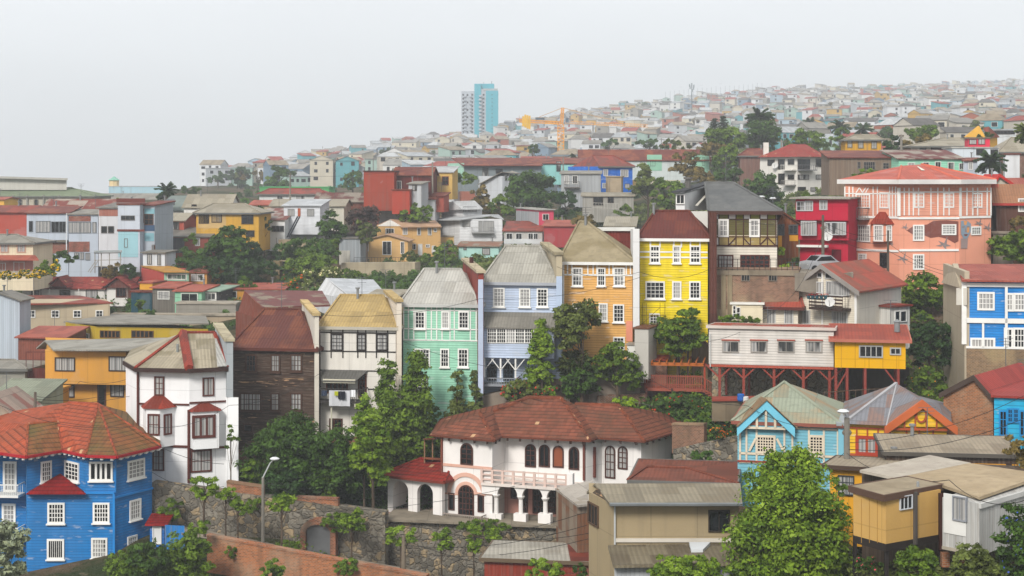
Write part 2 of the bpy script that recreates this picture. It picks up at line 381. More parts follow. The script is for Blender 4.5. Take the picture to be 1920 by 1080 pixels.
    def gable(s, py, m, over=.4, side=False, px=None, fascia=None, t=.14):
        """side=False: ridge parallel to the front, seen at height py. side=True: ridge runs back from apex (px,py) on the front wall"""
        FL, FR, BR, BL = [V((p.x, p.y, s.zE)) for p in s.quad()]
        if not side:
            a = (FL + BL) / 2; b = (FR + BR) / 2; z = Z(py, (a.y + b.y) / 2); a.z = b.z = z
            dx = (b - a).normalized() * over; sl = V((0, 0, 0))
            s._wb.prism([FL, BL, a], (FL - FR).normalized() * -.15); s._wb.prism([FR, BR, b], (FR - FL).normalized() * -.15)
            for e0, e1 in ((FL, FR), (BL, BR)):
                dn = (e0 - a); dn = dn.normalized() * over; up = V((0, 0, .1))
                s.plate([a - dx + up, b + dx + up, e1 + dn + dx + up, e0 + dn - dx + up], m, t)
        else:
            w_ = Wall(FL, FR); A, t_ = w_.hit(px); a = V((A.x, A.y, (HZ - py) / F * t_)); b = a + (BL - FL)
            dx = (b - a).normalized() * over
            s._wb.prism([FL, FR, a], (BL - FL).normalized() * .15); s._wb.prism([BL, BR, b], (FL - BL).normalized() * .15)
            for e0, e1 in ((FL, BL), (FR, BR)):
                dn = (e0 - a).normalized() * over; up = V((0, 0, .1))
                s.plate([a - dx + up, b + dx + up, e1 + dn + dx + up, e0 + dn - dx + up], m, t)
        s.R = [a, b]
        if fascia: 
            g = MB()
            if side:
                for e0 in (FL, FR):
                    dn = (e0 - a).normalized() * over; n = -dx.normalized(); up = V((0, 0, .14)); q0 = a - dx; q1 = e0 + dn - dx
                    g.prism([q0 + up, q1 + up, q1 - V((0, 0, .22)), q0 - V((0, 0, .22))], n * .06)
            else:
                dn = (FL - a).normalized() * over; q0 = FL + dn - dx; q1 = FR + dn + dx; n = (FL - BL).normalized()
                g.prism([q0 + V((0, 0, .1)), q1 + V((0, 0, .1)), q1 - V((0, 0, .14)), q0 - V((0, 0, .14))], n * .06)
            flipfix(s.part(g, 'eaves_board', fascia))
        return s
    def shed(s, ybk, m, over=.35, t=.14, fascia=None, zs=None):
        """lean-to roof: front edge at the eaves, back edge seen at ybk; zs: four heights FL FR BR BL"""
        q = s.quad(); yb = (q[2].y + q[3].y) / 2
        zs = zs or [s.zE, s.zE, Z(ybk, yb), Z(ybk, yb)]
        E = s.eaves(over, 0); C = [V((p.x, p.y, z)) for p, z in zip(s.quad(), zs)]
        # plane through the corners, continued over the overhang
        p0, pu, pv = C[0], C[1] - C[0], C[3] - C[0]; pts = []
        for e_ in E:
            r_ = e_ - p0; du, dv = pu.copy(), pv.copy(); du.z = dv.z = 0
            det = du.x * dv.y - du.y * dv.x; a = (r_.x * dv.y - r_.y * dv.x) / det; b = (du.x * r_.y - du.y * r_.x) / det
            pts.append(p0 + pu * a + pv * b + V((0, 0, .12)))
        lo = min(zs); k = s.front
        nb = MB(); n = s.n
        for i in range(n):
            s._wb.v[n + i].z = zs[(i - k) % 4] if n == 4 else s.zE
        s.plate(pts, m, t); s.E = pts
        if fascia: s.gut(pts, fascia, .2)
        return s
    def flat(s, m, over=.15, t=.25):
        E = s.eaves(over, s.zE + t); s.plate(E, m, t); return s
    def walls(s):
        o = s.part(s._wb, 'wall', s.wallmat); flipfix(o); s.wall = o; return s
    def win(s, f, x0, y0, x1, y1, fr=WHITE, nx=2, ny=3, g=None, t=.11, name='window', o=.09, sill=False, arch=False, bars=.04):
        W = s.W[f]; u0, u1, z0, z1 = W.rect(x0, y0, x1, y1)
        return s.winu(W, u0, u1, z0, z1, fr, nx, ny, g, t, name, o, sill, arch, bars)
    def winu(s, W, u0, u1, z0, z1, fr=WHITE, nx=2, ny=3, g=None, t=.11, name='window', o=.09, sill=False, arch=False, bars=.045, par=None):
        if g is None: g = rnd.choice((0, 0, 0, 1, 2))
        gm = GL[g] if isinstance(g, int) else g
        mb = MB(); pb = MB(); fm = plain(fr) if isinstance(fr, str) else fr
        if not arch:
            W.slab(mb, u0 - t, u0, z0 - t, z1 + t, -.03, o); W.slab(mb, u1, u1 + t, z0 - t, z1 + t, -.03, o)
            W.slab(mb, u0, u1, z1, z1 + t, -.03, o); W.slab(mb, u0, u1, z0 - t, z0, -.03, o)
            if sill: W.slab(mb, u0 - t - .08, u1 + t + .08, z0 - t - .09, z0 - t, -.03, o + .1)
            W.slab(pb, u0, u1, z0, z1, -.02, o - .06)
        else:
            r = (u1 - u0) / 2; c = (u0 + u1) / 2; zc = z1 - r; K = 10
            arc = [(c + r * math.cos(math.pi * i / K), zc + r * math.sin(math.pi * i / K)) for i in range(K + 1)]
            arO = [(c + (r + t) * math.cos(math.pi * i / K), zc + (r + t) * math.sin(math.pi * i / K)) for i in range(K + 1)]
            pb.prism([W.L(a, b, -.02) for a, b in [(u0, z0), (u1, z0)] + arc], W.n * (o - .04))
            for i in range(K):
                q = [arc[i], arO[i], arO[i + 1], arc[i + 1]]; mb.prism([W.L(a, b, -.03) for a, b in q], W.n * (o + .03))
            W.slab(mb, u0 - t, u0, z0, zc, -.03, o); W.slab(mb, u1, u1 + t, z0, zc, -.03, o); W.slab(mb, u0 - t, u1 + t, z0 - t, z0, -.03, o)
        b = bars
        for i in range(1, nx):
            u = u0 + (u1 - u0) * i / nx; W.slab(mb, u - b / 2, u + b / 2, z0, z1 - (0.02 if arch else 0), o - .07, o - .02)
        for j in range(1, ny):
            z = z0 + (z1 - z0) * j / ny; W.slab(mb, u0, u1, z - b / 2, z + b / 2, o - .068, o - .025)
        w_ = mb.build(name, fm, par or s.root); p_ = pb.build('pane', gm, w_)
        if arch: flipfix(w_); flipfix(p_)
        return w_
    def ws(s, f, lst, **k):
        for q in lst: s.win(f, *q[:4], **dict(k, **(q[4] if len(q) > 4 else {})))
        return s
    def strips(s, f, lst, h, name='trim_board', o=.05, parent=None):
        mb = MB()
        for q in lst:
            if len(q) == 4: s.W[f].pslab(mb, *q, o0=-.03, o1=o)
            else:   # diagonal: x0,y0,x1,y1,half width m
                W = s.W[f]; a = W.L(W.u(q[0]), W.z(q[0], q[1]), o * .5); b = W.L(W.u(q[2]), W.z(q[2], q[3]), o * .5); mb.bar(a, b, q[4], 4)
        return s.part(mb, name, plain(h) if isinstance(h, str) else h, parent=parent)
    def rail(s, f, x0, yt, x1, yb, dep, h, floor=True, n=8, name='balcony', solid=False, rod=.03):
        """balcony sticking out of wall f"""
        W = s.W[f]; u0, u1, z0, z1 = W.rect(x0, yt, x1, yb); m = plain(h) if isinstance(h, str) else h
        fl = MB(); W.slab(fl, u0, u1, z0 - .18, z0, 0, dep); o = s.part(fl, name, m)
        rb = MB(); W.slab(rb, u0, u1, z1 - .07, z1, dep - .07, dep); W.slab(rb, u0, u0 + .06, z1 - .07, z1, 0, dep - .07); W.slab(rb, u1 - .06, u1, z1 - .07, z1, 0, dep - .07)
        if solid: W.slab(rb, u0, u1, z0, z1 - .07, dep - .06, dep - .01)
        else:
            for i in range(n + 1):
                u = u0 + .02 + (u1 - u0 - .06) * i / n; W.slab(rb, u, u + rod, z0, z1 - .07, dep - .05, dep - .05 + rod)
            for u in (u0, u1 - rod):
                for j in (1, 2): W.slab(rb, u, u + rod, z0, z1 - .07, dep * j / 3, dep * j / 3 + rod)
        rb.build('railing', m, o); return o
def fire(h, x0, x1, D, ytf, yb, bk, m, cap=None, name='firewall'):
    """party wall that rises above the roof: front pillar x0..x1 at depth D, top at ytf, then rising to bk=(px,py,D)"""
    a = P(x0, yb, D); b = P(x0, ytf, D); c = P(*bk); dx = V(((x1 - x0) * D / F, 0, 0))
    mb = MB(); mb.prism([a, b, c, V((c.x, c.y, a.z))], dx); o = h.part(mb, name, m); flipfix(o)
    if cap:
        cb = MB(); e_ = V((.16, 0, 0)); up = V((0, 0, .22)); f0 = V((0, -.15, 0))
        cb.prism([b + f0 - e_, b + f0 - e_ + up, c - e_ + up, c - e_], dx + e_ * 2)
        q = cb.build('coping', cap, o); flipfix(q)
    return o
# ---------------------------------------------------------------- terrain
GD = [50, 75, 95, 108, 115.5, 119.5, 126, 134, 142, 152, 170, 195, 235, 280, 330, 450, 650, 900, 1200, 1600, 2200]
GT = {  # ground seen at height py (photo pixels) for columns px, at the distances GD
 -300: [1500, 1300, 1180, 1110, 1095, 1070, 1010, 930, 860, 800, 730, 640, 520, 440, 400, 385, 372, 362, 355, 350, 346],
 0: [1500, 1280, 1160, 1100, 1080, 1060, 990, 910, 850, 790, 720, 640, 505, 430, 392, 380, 368, 360, 352, 348, 344],
 250: [1500, 1250, 1140, 1090, 1020, 985, 930, 860, 810, 765, 700, 610, 500, 430, 388, 372, 358, 350, 345, 343, 341],
 400: [1500, 1230, 1130, 1082, 1025, 985, 925, 860, 800, 750, 680, 590, 500, 425, 388, 365, 348, 338, 333, 331, 329],
 550: [1480, 1220, 1125, 1090, 1045, 960, 890, 830, 760, 700, 640, 560, 500, 430, 390, 368, 345, 322, 310, 306, 304],
 700: [1460, 1210, 1130, 1112, 1085, 1050, 880, 780, 720, 680, 620, 560, 510, 440, 390, 365, 336, 305, 288, 280, 276],
 850: [1450, 1200, 1140, 1125, 1110, 1090, 850, 750, 700, 660, 610, 550, 500, 440, 398, 362, 325, 293, 270, 258, 252],
 1000: [1430, 1190, 1140, 1128, 1115, 1095, 820, 745, 690, 650, 600, 540, 490, 440, 398, 355, 318, 282, 245, 230, 222],
 1150: [1420, 1180, 1130, 1115, 1100, 1060, 820, 725, 680, 640, 590, 530, 475, 435, 398, 350, 305, 266, 224, 205, 198],
 1300: [1400, 1160, 1080, 1010, 960, 910, 800, 690, 640, 590, 550, 500, 455, 405, 372, 335, 295, 256, 214, 190, 184],
 1450: [1390, 1130, 1050, 960, 910, 885, 785, 690, 600, 540, 500, 460, 420, 375, 346, 318, 280, 243, 203, 180, 170],
 1600: [1380, 1100, 1010, 930, 890, 865, 775, 680, 580, 515, 470, 430, 385, 350, 326, 302, 270, 235, 198, 176, 176],
 1750: [1370, 1080, 990, 910, 870, 835, 760, 670, 575, 515, 450, 395, 350, 325, 306, 286, 258, 225, 198, 182, 166],
 1920: [1360, 1080, 990, 900, 850, 805, 730, 650, 570, 510, 440, 375, 335, 310, 298, 280, 252, 220, 194, 178, 158],
 2250: [1360, 1080, 990, 900, 850, 805, 730, 650, 570, 510, 440, 375, 335, 310, 298, 280, 252, 220, 194, 178, 156]}
DM = {-300: 350, 0: 350, 250: 480, 400: 750, 550: 1000, 700: 1200, 850: 1300, 1000: 1350, 1150: 1450, 1300: 1550, 1450: 1650, 1600: 1700, 1700: 2200, 1920: 2300, 2250: 2300}
_gx = np.array(sorted(GT)); _gt = np.array([GT[k] for k in sorted(GT)], float); _lg = np.log(GD)
_dx = np.array(sorted(DM)); _dv = np.array([DM[k] for k in sorted(DM)], float)
def gpy(px, D):
    t = np.interp(math.log(D), _lg, range(len(GD))); i = min(int(t), len(GD) - 2); f = t - i
    row = _gt[:, i] * (1 - f) + _gt[:, i + 1] * f
    return float(np.interp(px, _gx, row))
def dmax(px): return float(np.interp(px, _dx, _dv))
def gz(px, D):
    dm = dmax(px)
    if D <= dm: return Z(gpy(px, D), D)
    return Z(gpy(px, dm), dm) - (D - dm) * .35
def gpt(px, D): return V(((px - 960) * D / F, D, gz(px, D)))
def terrain():
    pxs = np.linspace(-500, 2450, 200); ds = np.exp(np.linspace(math.log(48), math.log(2700), 320))
    vs = []; 
    for d in ds:
        for x in pxs:
            q = gpt(x, d); k = .4 * min(1, d / 300)
            q.z += k * (math.sin(q.x * .21 + q.y * .13) + math.sin(q.x * .083 - q.y * .17)) * .6 - .25
            vs.append(tuple(q))
    n = len(pxs); fs = [(j * n + i, j * n + i + 1, (j + 1) * n + i + 1, (j + 1) * n + i) for j in range(len(ds) - 1) for i in range(n - 1)]
    me = bpy.data.meshes.new('hillside_ground'); me.from_pydata(vs, [], fs); me.materials.append(mat('earth', '5a4a36'))
    me.polygons.foreach_set('use_smooth', [True] * len(fs))
    o = bpy.data.objects.new('hillside_ground', me); COL.objects.link(o); tag(o, kind='structure')
    b = MB(); b.add([(-9000, -3000, -420), (9000, -3000, -420), (9000, 9000, -420), (-9000, 9000, -420)], [(0, 1, 2, 3)])
    b.build('valley_floor', mat('earth', '5a4a36'), kind='structure')
terrain()

# ---------------------------------------------------------------- trees and plants
def leafmesh(name, pts, nrm, size, tint, m, parent, asp=.55, seed=0, loc=None):
    """one small folded leaf (two triangles) per point"""
    r = np.random.RandomState(seed); n = len(pts)
    a = r.normal(size=(n, 3)); a -= nrm * (a * nrm).sum(1)[:, None]; a /= np.linalg.norm(a, axis=1)[:, None] + 1e-9
    b = np.cross(nrm, a); sz = size * r.uniform(.6, 1.35, n)[:, None]
    v = np.empty((n, 4, 3)); v[:, 0] = pts - a * sz; v[:, 2] = pts + a * sz; v[:, 1] = pts + b * sz * asp - nrm * sz * .2; v[:, 3] = pts - b * sz * asp - nrm * sz * .2
    if loc is None:
        loc = V((0, 0, 0)); p = parent
        while p is not None: loc += p.location; p = p.parent
    v -= np.array(loc)[None, None, :]
    me = bpy.data.meshes.new(name); me.vertices.add(n * 4); me.vertices.foreach_set('co', v.ravel())
    me.loops.add(n * 4); me.loops.foreach_set('vertex_index', np.arange(n * 4, dtype=np.int32))
    me.polygons.add(n); me.polygons.foreach_set('loop_start', np.arange(0, n * 4, 4, dtype=np.int32)); me.polygons.foreach_set('loop_total', np.full(n, 4, dtype=np.int32))
    me.update(calc_edges=True)
    ca = me.color_attributes.new('tint', 'FLOAT_COLOR', 'CORNER'); c = np.ones((n, 4, 4)); c[:, :, 0] = tint[:, None]; c[:, :, 1] = r.uniform(0, 1, n)[:, None]
    ca.data.foreach_set('color', c.ravel()); me.materials.append(m)
    o = bpy.data.objects.new(name, me); COL.objects.link(o)
    if parent is not None: o.parent = parent
    else: o.location = loc
    return o
def clumps(c, R, shape, nl, r, kc=1.0):
    """points and normals on leaf clumps spread through a crown centred c with half sizes R"""
    nc = max(8, int(nl / 55 * kc)); C = []; lob = r.uniform(-.62, .62, (9, 3)); lob[:, 2] = r.uniform(-.55, .7, 9); lr = r.uniform(.38, .62, 9)
    while len(C) < nc:
        p = r.uniform(-1, 1, 3)
        if shape == 'cone':
            w_ = (1 - (p[2] + 1) / 2) ** .55 * (.9 + .2 * math.sin(p[2] * 9)); rr = math.hypot(p[0], p[1])
            if rr > 1 or r.rand() > w_ + .12: continue
            k = (w_ * (.55 + .45 * rr ** .5)) / max(rr, .05) * rr; p[0] *= w_ + .05; p[1] *= w_ + .05
        else:
            d = np.linalg.norm(p)
            if d > 1 or d < .3: continue
            if shape == 'round' and nc > 20 and np.min(np.linalg.norm(lob - p, axis=1) / lr) > 1: continue
            if shape == 'bush' and p[2] < -.75: continue
            p *= (1 + .16 * math.sin(p[0] * 5 + R[0]) * math.cos(p[1] * 4 + R[2]))
        C.append(p)
    C = np.array(C); cr = min(R) * r.uniform(.16, .34, nc)
    if shape == 'cone': cr = min(R) * r.uniform(.26, .45, nc)
    ci = r.randint(0, nc, nl); d = r.normal(size=(nl, 3)); d /= np.linalg.norm(d, axis=1)[:, None]; d[:, 2] = np.abs(d[:, 2]) * .8 + d[:, 2] * .2
    off = d * (cr[ci] * r.uniform(.5, 1.12, nl))[:, None]
    pts = C[ci] * np.array(R) * .92 + off + np.array(c); nrm = d + r.normal(size=(nl, 3)) * .45; nrm[:, 2] += .3; nrm /= np.linalg.norm(nrm, axis=1)[:, None]
    ct = r.uniform(0, 1, nc)[ci] * .6 + .4 * r.uniform(0, 1, nl)
    return pts, nrm, np.clip(ct, 0, 1), C * np.array(R) * .85 + np.array(c)
LEAF = {'dark': ('leaf', '2a461c', '56762f'), 'mid': ('leaf', '3a5c1c', '7a942f'), 'bright': ('leaf', '426c1a', '92ac34'), 'lime': ('leaf', '6c9a1c', 'b6d43c'),
        'olive': ('leaf', '3d4a24', '7c8a44'), 'grey': ('leaf', '7d8f72', 'b9c4a6'), 'purple': ('leaf', '3a2a2c', '5c4340'), 'deep': ('leaf', '22391f', '3e5d2e'), 'rusty': ('leaf', '54502a', '8f7a44')}
def tree(label, box, D, kind='round', leaf='mid', base=None, n=None, size=None, trunk=True, name=None, group=None, lean=0, fl=None, dep=.9):
    """box = crown in photo pixels x0,y0,x1,y1; base = py of the trunk foot"""
    x0, y0, x1, y1 = box; r = np.random.RandomState(int(x0 * 7 + y0 * 13 + D) % 99991); cx = (x0 + x1) / 2
    rx = (x1 - x0) / 2 * D / F; rz = (y1 - y0) / 2 * D / F; c = P(cx, (y0 + y1) / 2, D); R = (rx, rx * dep, rz)
    g = min(gz(cx, D), c.z - rz * .6) if base is None else Z(base, D)
    name = name or {'round': 'tree', 'cone': 'conifer_tree', 'bush': 'shrub'}[kind]
    cat = {'tree': 'tree', 'conifer_tree': 'tree', 'shrub': 'shrub'}.get(name, name.replace('_', ' '))
    rt = thing(name, label, cat, V((c.x, c.y, g)), group)
    size = size or max(.13, D * .0013)
    if n is None:
        area = 4 * math.pi * ((rx * rx + 2 * rx * rz) / 3); n = int(min(26000, max(120, area / (size * size * 1.1) * (3.2 if kind == 'cone' else 2.5))))
    pts, nrm, tint, C = clumps(tuple(c), R, kind, n, r)
    leafmesh('crown', pts, nrm, size, tint, mat(*LEAF[leaf]), rt, seed=int(D))
    if kind != 'bush' or trunk == 2:
        t = MB(); foot = V((c.x + lean, c.y, g - 1.0)); top = V((c.x, c.y, c.z + rz * (.75 if kind == 'cone' else 0))); tr = max(.07, min(.35, rx * .085))
        if base is not None and kind == 'round': top = V((c.x, c.y, c.z - rz * .25))
        mid = foot.lerp(top, .55) + V((rnd.uniform(-.15, .15) * rx * .4, 0, 0))
        t.bar(foot, mid, tr, 7, tr * .75); t.bar(mid, top, tr * .75, 7, tr * .45)
        if kind == 'round':
            for q in C[:9]: t.bar(mid.lerp(top, rnd.random() * .9 + .1), V(q), tr * .35, 5, tr * .1)
        t.build('trunk', mat('bark', '5d5043'), rt)
    if fl:      # blossom: (colour, count)
        k = r.randint(0, len(pts), fl[1]); leafmesh('blossom', pts[k] + nrm[k] * size * .8, nrm[k], size * .5, np.ones(fl[1]), mat('leaf', fl[0], fl[0]), rt, asp=.9, seed=3)
    return rt
def palm(label, cx, ytop, base, D, w_, leaf='deep', fan=False, n=34, skirt=None):
    h = P(cx, ytop, D); rr = w_ / 2 * D / F; r = np.random.RandomState(int(cx)); hub = h - V((0, 0, rr * .55)); g = Z(base, D)
    rt = thing('palm_tree', label, 'palm', V((h.x, D, g))); t = MB(); t.lathe((hub.x, hub.y, g - .5), [(rr * .13 + .06, 0), (rr * .1 + .05, (hub.z - g) * .6), (rr * .16 + .05, hub.z - g + .5)], 8)
    t.build('trunk', mat('bark', '5d5043'), rt); P_, N_, T_ = [], [], []; st = MB()
    for i in range(n):
        a = r.uniform(0, 6.283); el = r.uniform(-.35, 1.35) if not fan else r.uniform(-.7, 1.4); ln = rr * r.uniform(.8, 1.12) * (.8 if el > 1 else 1); prev = hub; d = V((math.cos(a) * math.cos(el), math.sin(a) * math.cos(el), math.sin(el)))
        for k in range(9):
            d.z -= .11 if not fan else .02; d.normalize(); q = prev + d * ln / 9; st.bar(prev, q, .02 + rr * .008, 3); sd = d.cross(V((0, 0, 1))).normalized()
            if not fan or k > 5:
                for j in range(5):
                    for sg in (-1, 1):
                        p = prev.lerp(q, j / 5) + sd * sg * rr * (.13 if not fan else .1 * (k - 4)) * (1.1 - k / 14) - V((0, 0, rr * .04)); P_.append(p); N_.append(V((-d.x * .3 + sd.x * sg * .5, -d.y * .3 + sd.y * sg * .5, .8)).normalized()); T_.append(r.uniform(0, 1) if el > -.2 else .0)
            prev = q
    leafmesh('crown', np.array([tuple(p) for p in P_]), np.array([tuple(p) for p in N_]), rr * .13, np.array(T_), mat(*LEAF[leaf]), rt, asp=.35, seed=5)
    st.build('frond_stalks', mat('bark', '4a5a2a'), rt); return rt
# ---------------------------------------------------------------- near and middle houses
terr = lambda v, f: None
# blue clapboard house with the orange roof
def blue_house():
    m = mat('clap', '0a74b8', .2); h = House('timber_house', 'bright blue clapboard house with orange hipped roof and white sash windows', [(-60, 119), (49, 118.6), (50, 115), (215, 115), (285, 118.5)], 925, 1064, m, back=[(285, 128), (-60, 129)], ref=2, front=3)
    zt = Z(848, 115); h.walls()
    up = MB(); ch = [G(-60, 119), G(49, 118.6), G(50, 115), G(117, 117.2), G(160, 115.05), G(215, 115.05), G(285, 118.5), G(285, 128), G(-60, 129)]
    zl = h.zE; n = len(ch)
    up.add([V((p.x, p.y, zl)) for p in ch] + [V((p.x, p.y, zt)) for p in ch], [(i, (i + 1) % n, n + (i + 1) % n, n + i) for i in range(n)] + [tuple(range(n, 2 * n))])
    o = h.part(up, 'upper_wall', m); UW = [Wall(ch[i], ch[i + 1]) for i in range(6)]
    h.W = h.W + UW; b = len(h.W) - 6     # upper faces start at index b
    wk = dict(nx=4, ny=4, t=.14, sill=True, bars=.05)
    h.ws(b + 2, [(79, 868, 93, 900)], **wk); h.ws(b + 3, [(124, 869, 147, 898)], **wk)
    h.ws(b + 4, [(171, 869, 208, 898, dict(nx=4, ny=1, bars=.16, g=0))], **wk)
    h.ws(b + 5, [(241, 865, 268, 894)], **dict(wk, g=1)); h.ws(3, [(245, 940, 261, 971)], **dict(wk, g=1)); h.ws(3, [(241, 1008, 254, 1033)], **wk)
    h.ws(2, [(93, 946, 118, 978), (178, 946, 202, 977), (175, 1012, 198, 1043)], **dict(wk, nx=5)); h.ws(2, [(92, 1014, 117, 1045, dict(nx=7, ny=1, bars=.03))], **wk)
    h.win(0, 10, 869, 28, 918, nx=3, ny=5, name='door', t=.16, g=1); h.win(0, 8, 948, 26, 990, nx=3, ny=5, name='door', t=.16, g=1)
    h.rail(0, -40, 902, 47, 922, 1.3, WHITE, n=22); h.rail(0, -40, 982, 47, 1002, 1.3, WHITE, n=22)
    for f, l in ((2, [(50, 922, 215, 926), (212, 926, 216, 1060)]), (3, [(215, 922, 285, 926)])): h.strips(f, l, '1f84cf', 'string_course', .12)
    h.strips(b + 5, [(215, 850, 217, 925)], '1f84cf', 'corner_board', .08)
    pr = MB(); za, zb = Z(897, 115), h.zE + .05   # small red roof over the notch
    q = [V((*G(49, 114.3).xy, zb)), V((*G(161, 114.3).xy, zb)), V((*G(160, 115.5).xy, zb)), V((*G(115, 117.5).xy, zb)), V((*G(50, 115.5).xy, zb)), V((*G(113, 116.9).xy, za))]
    for t in ((0, 1, 5), (1, 2, 5), (2, 3, 5), (3, 4, 5), (4, 0, 5), (4, 3, 2, 1, 0)): pr.poly([q[i] for i in t])
    h.part(pr, 'notch_roof', mat('tile', 'b0201f', '8a1c1c'))
    e = [(-75, 117.5), (49, 113.6), (117, 116.2), (161, 114), (219, 113.6), (301, 118), (300, 129.5), (-75, 130.5)]; E = [V((*G(x, d).xy, zt)) for x, d in e]
    R0, R1, R2, R3, R4 = P(-30, 826, 121), P(53, 795, 117.6), P(108, 790, 118.8), P(128, 754, 121.5), P(184, 757, 121)
    mr, mb_ = MB(), MB()
    for f in ((E[0], E[1], R1, R0), (E[2], E[3], R4, R3, R2), (E[7], E[0], R0), (E[6], E[7], R0, R1, R3, R4)): mr.poly(f)
    for f in ((E[1], E[2], R2, R1), (E[3], E[4], R4), (E[4], E[5], R4), (E[5], E[6], R4)): mb_.poly(f)
    mr.poly((R1, R2, R3)); mr.poly([p - V((0, 0, .05)) for p in E][::-1])
    r = h.part(mr, 'roof', mat('tile', 'c8603e', 'a0563a')); mb_.build('shaded_slope', mat('tile', '9c6238', '6e6436'), r)  # slopes turned away from the left-hand light get browner tiles: shade painted as colour
    rb = MB()
    for a, c in ((E[1], R1), (E[2], R2), (E[3], R4), (E[4], R4), (E[5], R4), (R3, R4), (R1, R2), (R0, R1)): rb.bar(a, c, .09, 5)
    rb.build('ridge_cap', mat('tile', 'b85a3c', '9c5226'), r)
    g = MB(); wb = MB()
    for i in range(5):
        a, c = E[i], E[i + 1]; g.bar(a - V((0, 0, .1)), c - V((0, 0, .1)), .14, 4); L_ = (c - a).length; k = max(2, int(L_ / .62))
        for j in range(k): p = a.lerp(c, (j + .5) / k); wb.box((p.x, p.y + .55, p.z - .36), .2, 1.0, .2)
    h.part(g, 'gutter', plain('a51f28')); h.part(wb, 'eaves_bracket', plain(WHITE))
blue_house()
# small porch and gate beside it
h = House('gate_porch', 'small blue gate porch with red tiled roof beside the blue house', [(281, 115.5), (308, 115.5)], 983, 1030, mat('clap', '1668b4', .2), dp=1.6); h.shed(968, mat('tile', 'a5201f', '861b1b'), .3); h.walls()
h.win(0, 288, 988, 301, 1018, fr='e0e0de', nx=1, ny=1, g=plain('dcdcda'), name='door', t=.08)
W = MB(); W.hexa([P(309, 1030, 115), P(346, 1030, 114), P(346, 1030, 114.3), P(309, 1030, 115.3), P(309, 984, 115), P(346, 986, 114), P(346, 986, 114.3), P(309, 984, 115.3)])
tag(W.build('garden_gate', mat('vert', '2a78bb')), 'blue boarded garden gate between porch and ivy', 'gate')

# white rendered house with half hipped fibre cement roof
m = mat('stuc', 'e9e9e9', .12); TR = '5a2f28'
h = House('rendered_house', 'white rendered house with brown trimmed bay windows and mossy grey roof', [(236, 125), (259, 121.6), (355, 121), (425, 122)], 690, 905, m, back=[(425, 131), (250, 133)], ref=2); h.walls()
h.strips(1, [(259, 756, 355, 759), (259, 834, 355, 838)], TR, 'string_course', .1); h.strips(2, [(355, 752, 425, 755), (355, 838, 425, 842)], TR, 'string_course', .1); h.strips(1, [(258, 694, 261, 834), (353, 768, 357, 905)], TR, 'downpipe', .2)
h.ws(1, [(292, 708, 306, 739), (289, 844, 306, 880)], fr=TR, nx=2, ny=3, t=.1, g=1); h.ws(2, [(382, 710, 399, 740)], fr=TR, nx=2, ny=1, t=.1, g=1); h.win(2, 360, 846, 394, 882, fr=TR, nx=2, ny=2, arch=False, g=1, t=.12)
def bay(h, f, x0, x1, yt, yb, dep, roofpy, wins, m, rm, taper=.6, tr=TR, bn='bay_window'):
    W = h.W[f]; u0, u1, z0, z1 = W.rect(x0, yt, x1, yb); t = dep * taper; pl = [(u0, 0), (u0 + t, dep), (u1 - t, dep), (u1, 0)]
    b = MB(); b.prism([W.L(u, z0, o) for u, o in pl], V((0, 0, z1 - z0))); o = h.part(b, bn, m); flipfix(o)
    r = MB(); e = .18; ep = [(u0 - e, 0), (u0 + t - e, dep + e), (u1 - t + e, dep + e), (u1 + e, 0)]; zr = W.z((x0 + x1) / 2, roofpy)
    B = [W.L(u, z1, o_) for u, o_ in ep]; c0, c1 = W.L(u0 + (u1 - u0) * .36, zr, 0), W.L(u0 + (u1 - u0) * .64, zr, 0)
    for q in ((B[0], B[1], c0), (B[1], B[2], c1, c0), (B[2], B[3], c1), (B[3], B[0], c0, c1), (B[3], B[2], B[1], B[0])): r.poly(q)
    r.build('bay_roof', rm, o); Wb = Wall(W.L(u0 + t, 0, dep), W.L(u1 - t, 0, dep)); Wr = Wall(W.L(u1 - t, 0, dep), W.L(u1, 0, 0))
    for q in wins: 
        k = dict(fr=tr, t=.12, g=1, par=o); k.update(q[4] if len(q) > 4 else {}); w_ = Wr if k.pop('side', 0) else Wb; h.winu(w_, *w_.rect(*q[:4]), **k)
    return o
rr = mat('rust', 'a8402c', '7a3528')
bay(h, 1, 268, 328, 762, 834, 1.2, 741, [(280, 779, 297, 813, dict(nx=2, ny=2)), (309, 779, 319, 812, dict(side=1, nx=2, ny=1))], m, rr)
bay(h, 2, 356, 410, 768, 838, .9, 755, [(365, 783, 399, 816, dict(nx=3, ny=1, t=.2, bars=.14))], m, rr, .15)
zt = h.zE; e = [(231, 125.6), (254, 121), (355, 120.3), (428, 121.5), (428, 132), (246, 134)]; E = [V((*G(x, d).xy, zt)) for x, d in e]; A, B_ = P(343, 624, 127), P(402, 624, 127)
r1 = MB()
for f in ((E[0], E[1], A), (E[1], E[2], A), (E[2], E[3], B_, A), (E[3], E[4], B_), (E[4], E[5], A, B_), (E[5], E[0], A)): r1.poly(f)
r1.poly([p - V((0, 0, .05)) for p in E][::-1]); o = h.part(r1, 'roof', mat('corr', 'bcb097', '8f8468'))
rb = MB(); rb.bar(E[1], A, .16, 5); rb.bar(A, B_, .16, 5); rb.bar(E[3], B_, .16, 5); rb.bar(E[2] + V((0, 0, .03)), A, .36, 5); rb.build('ridge_cap', rr, o)
wp = MB(); q = [E[2].lerp(E[3], .72), E[2].lerp(E[3], .97), B_.lerp(E[3], .2), B_.lerp(E[2].lerp(E[3], .72), .2)]; wp.prism([p + V((0, -.05, .09)) for p in q], V((0, 0, .02))); wp.build('new_sheet', mat('corr', 'd5d3cc', 'c4c0b4'), o)
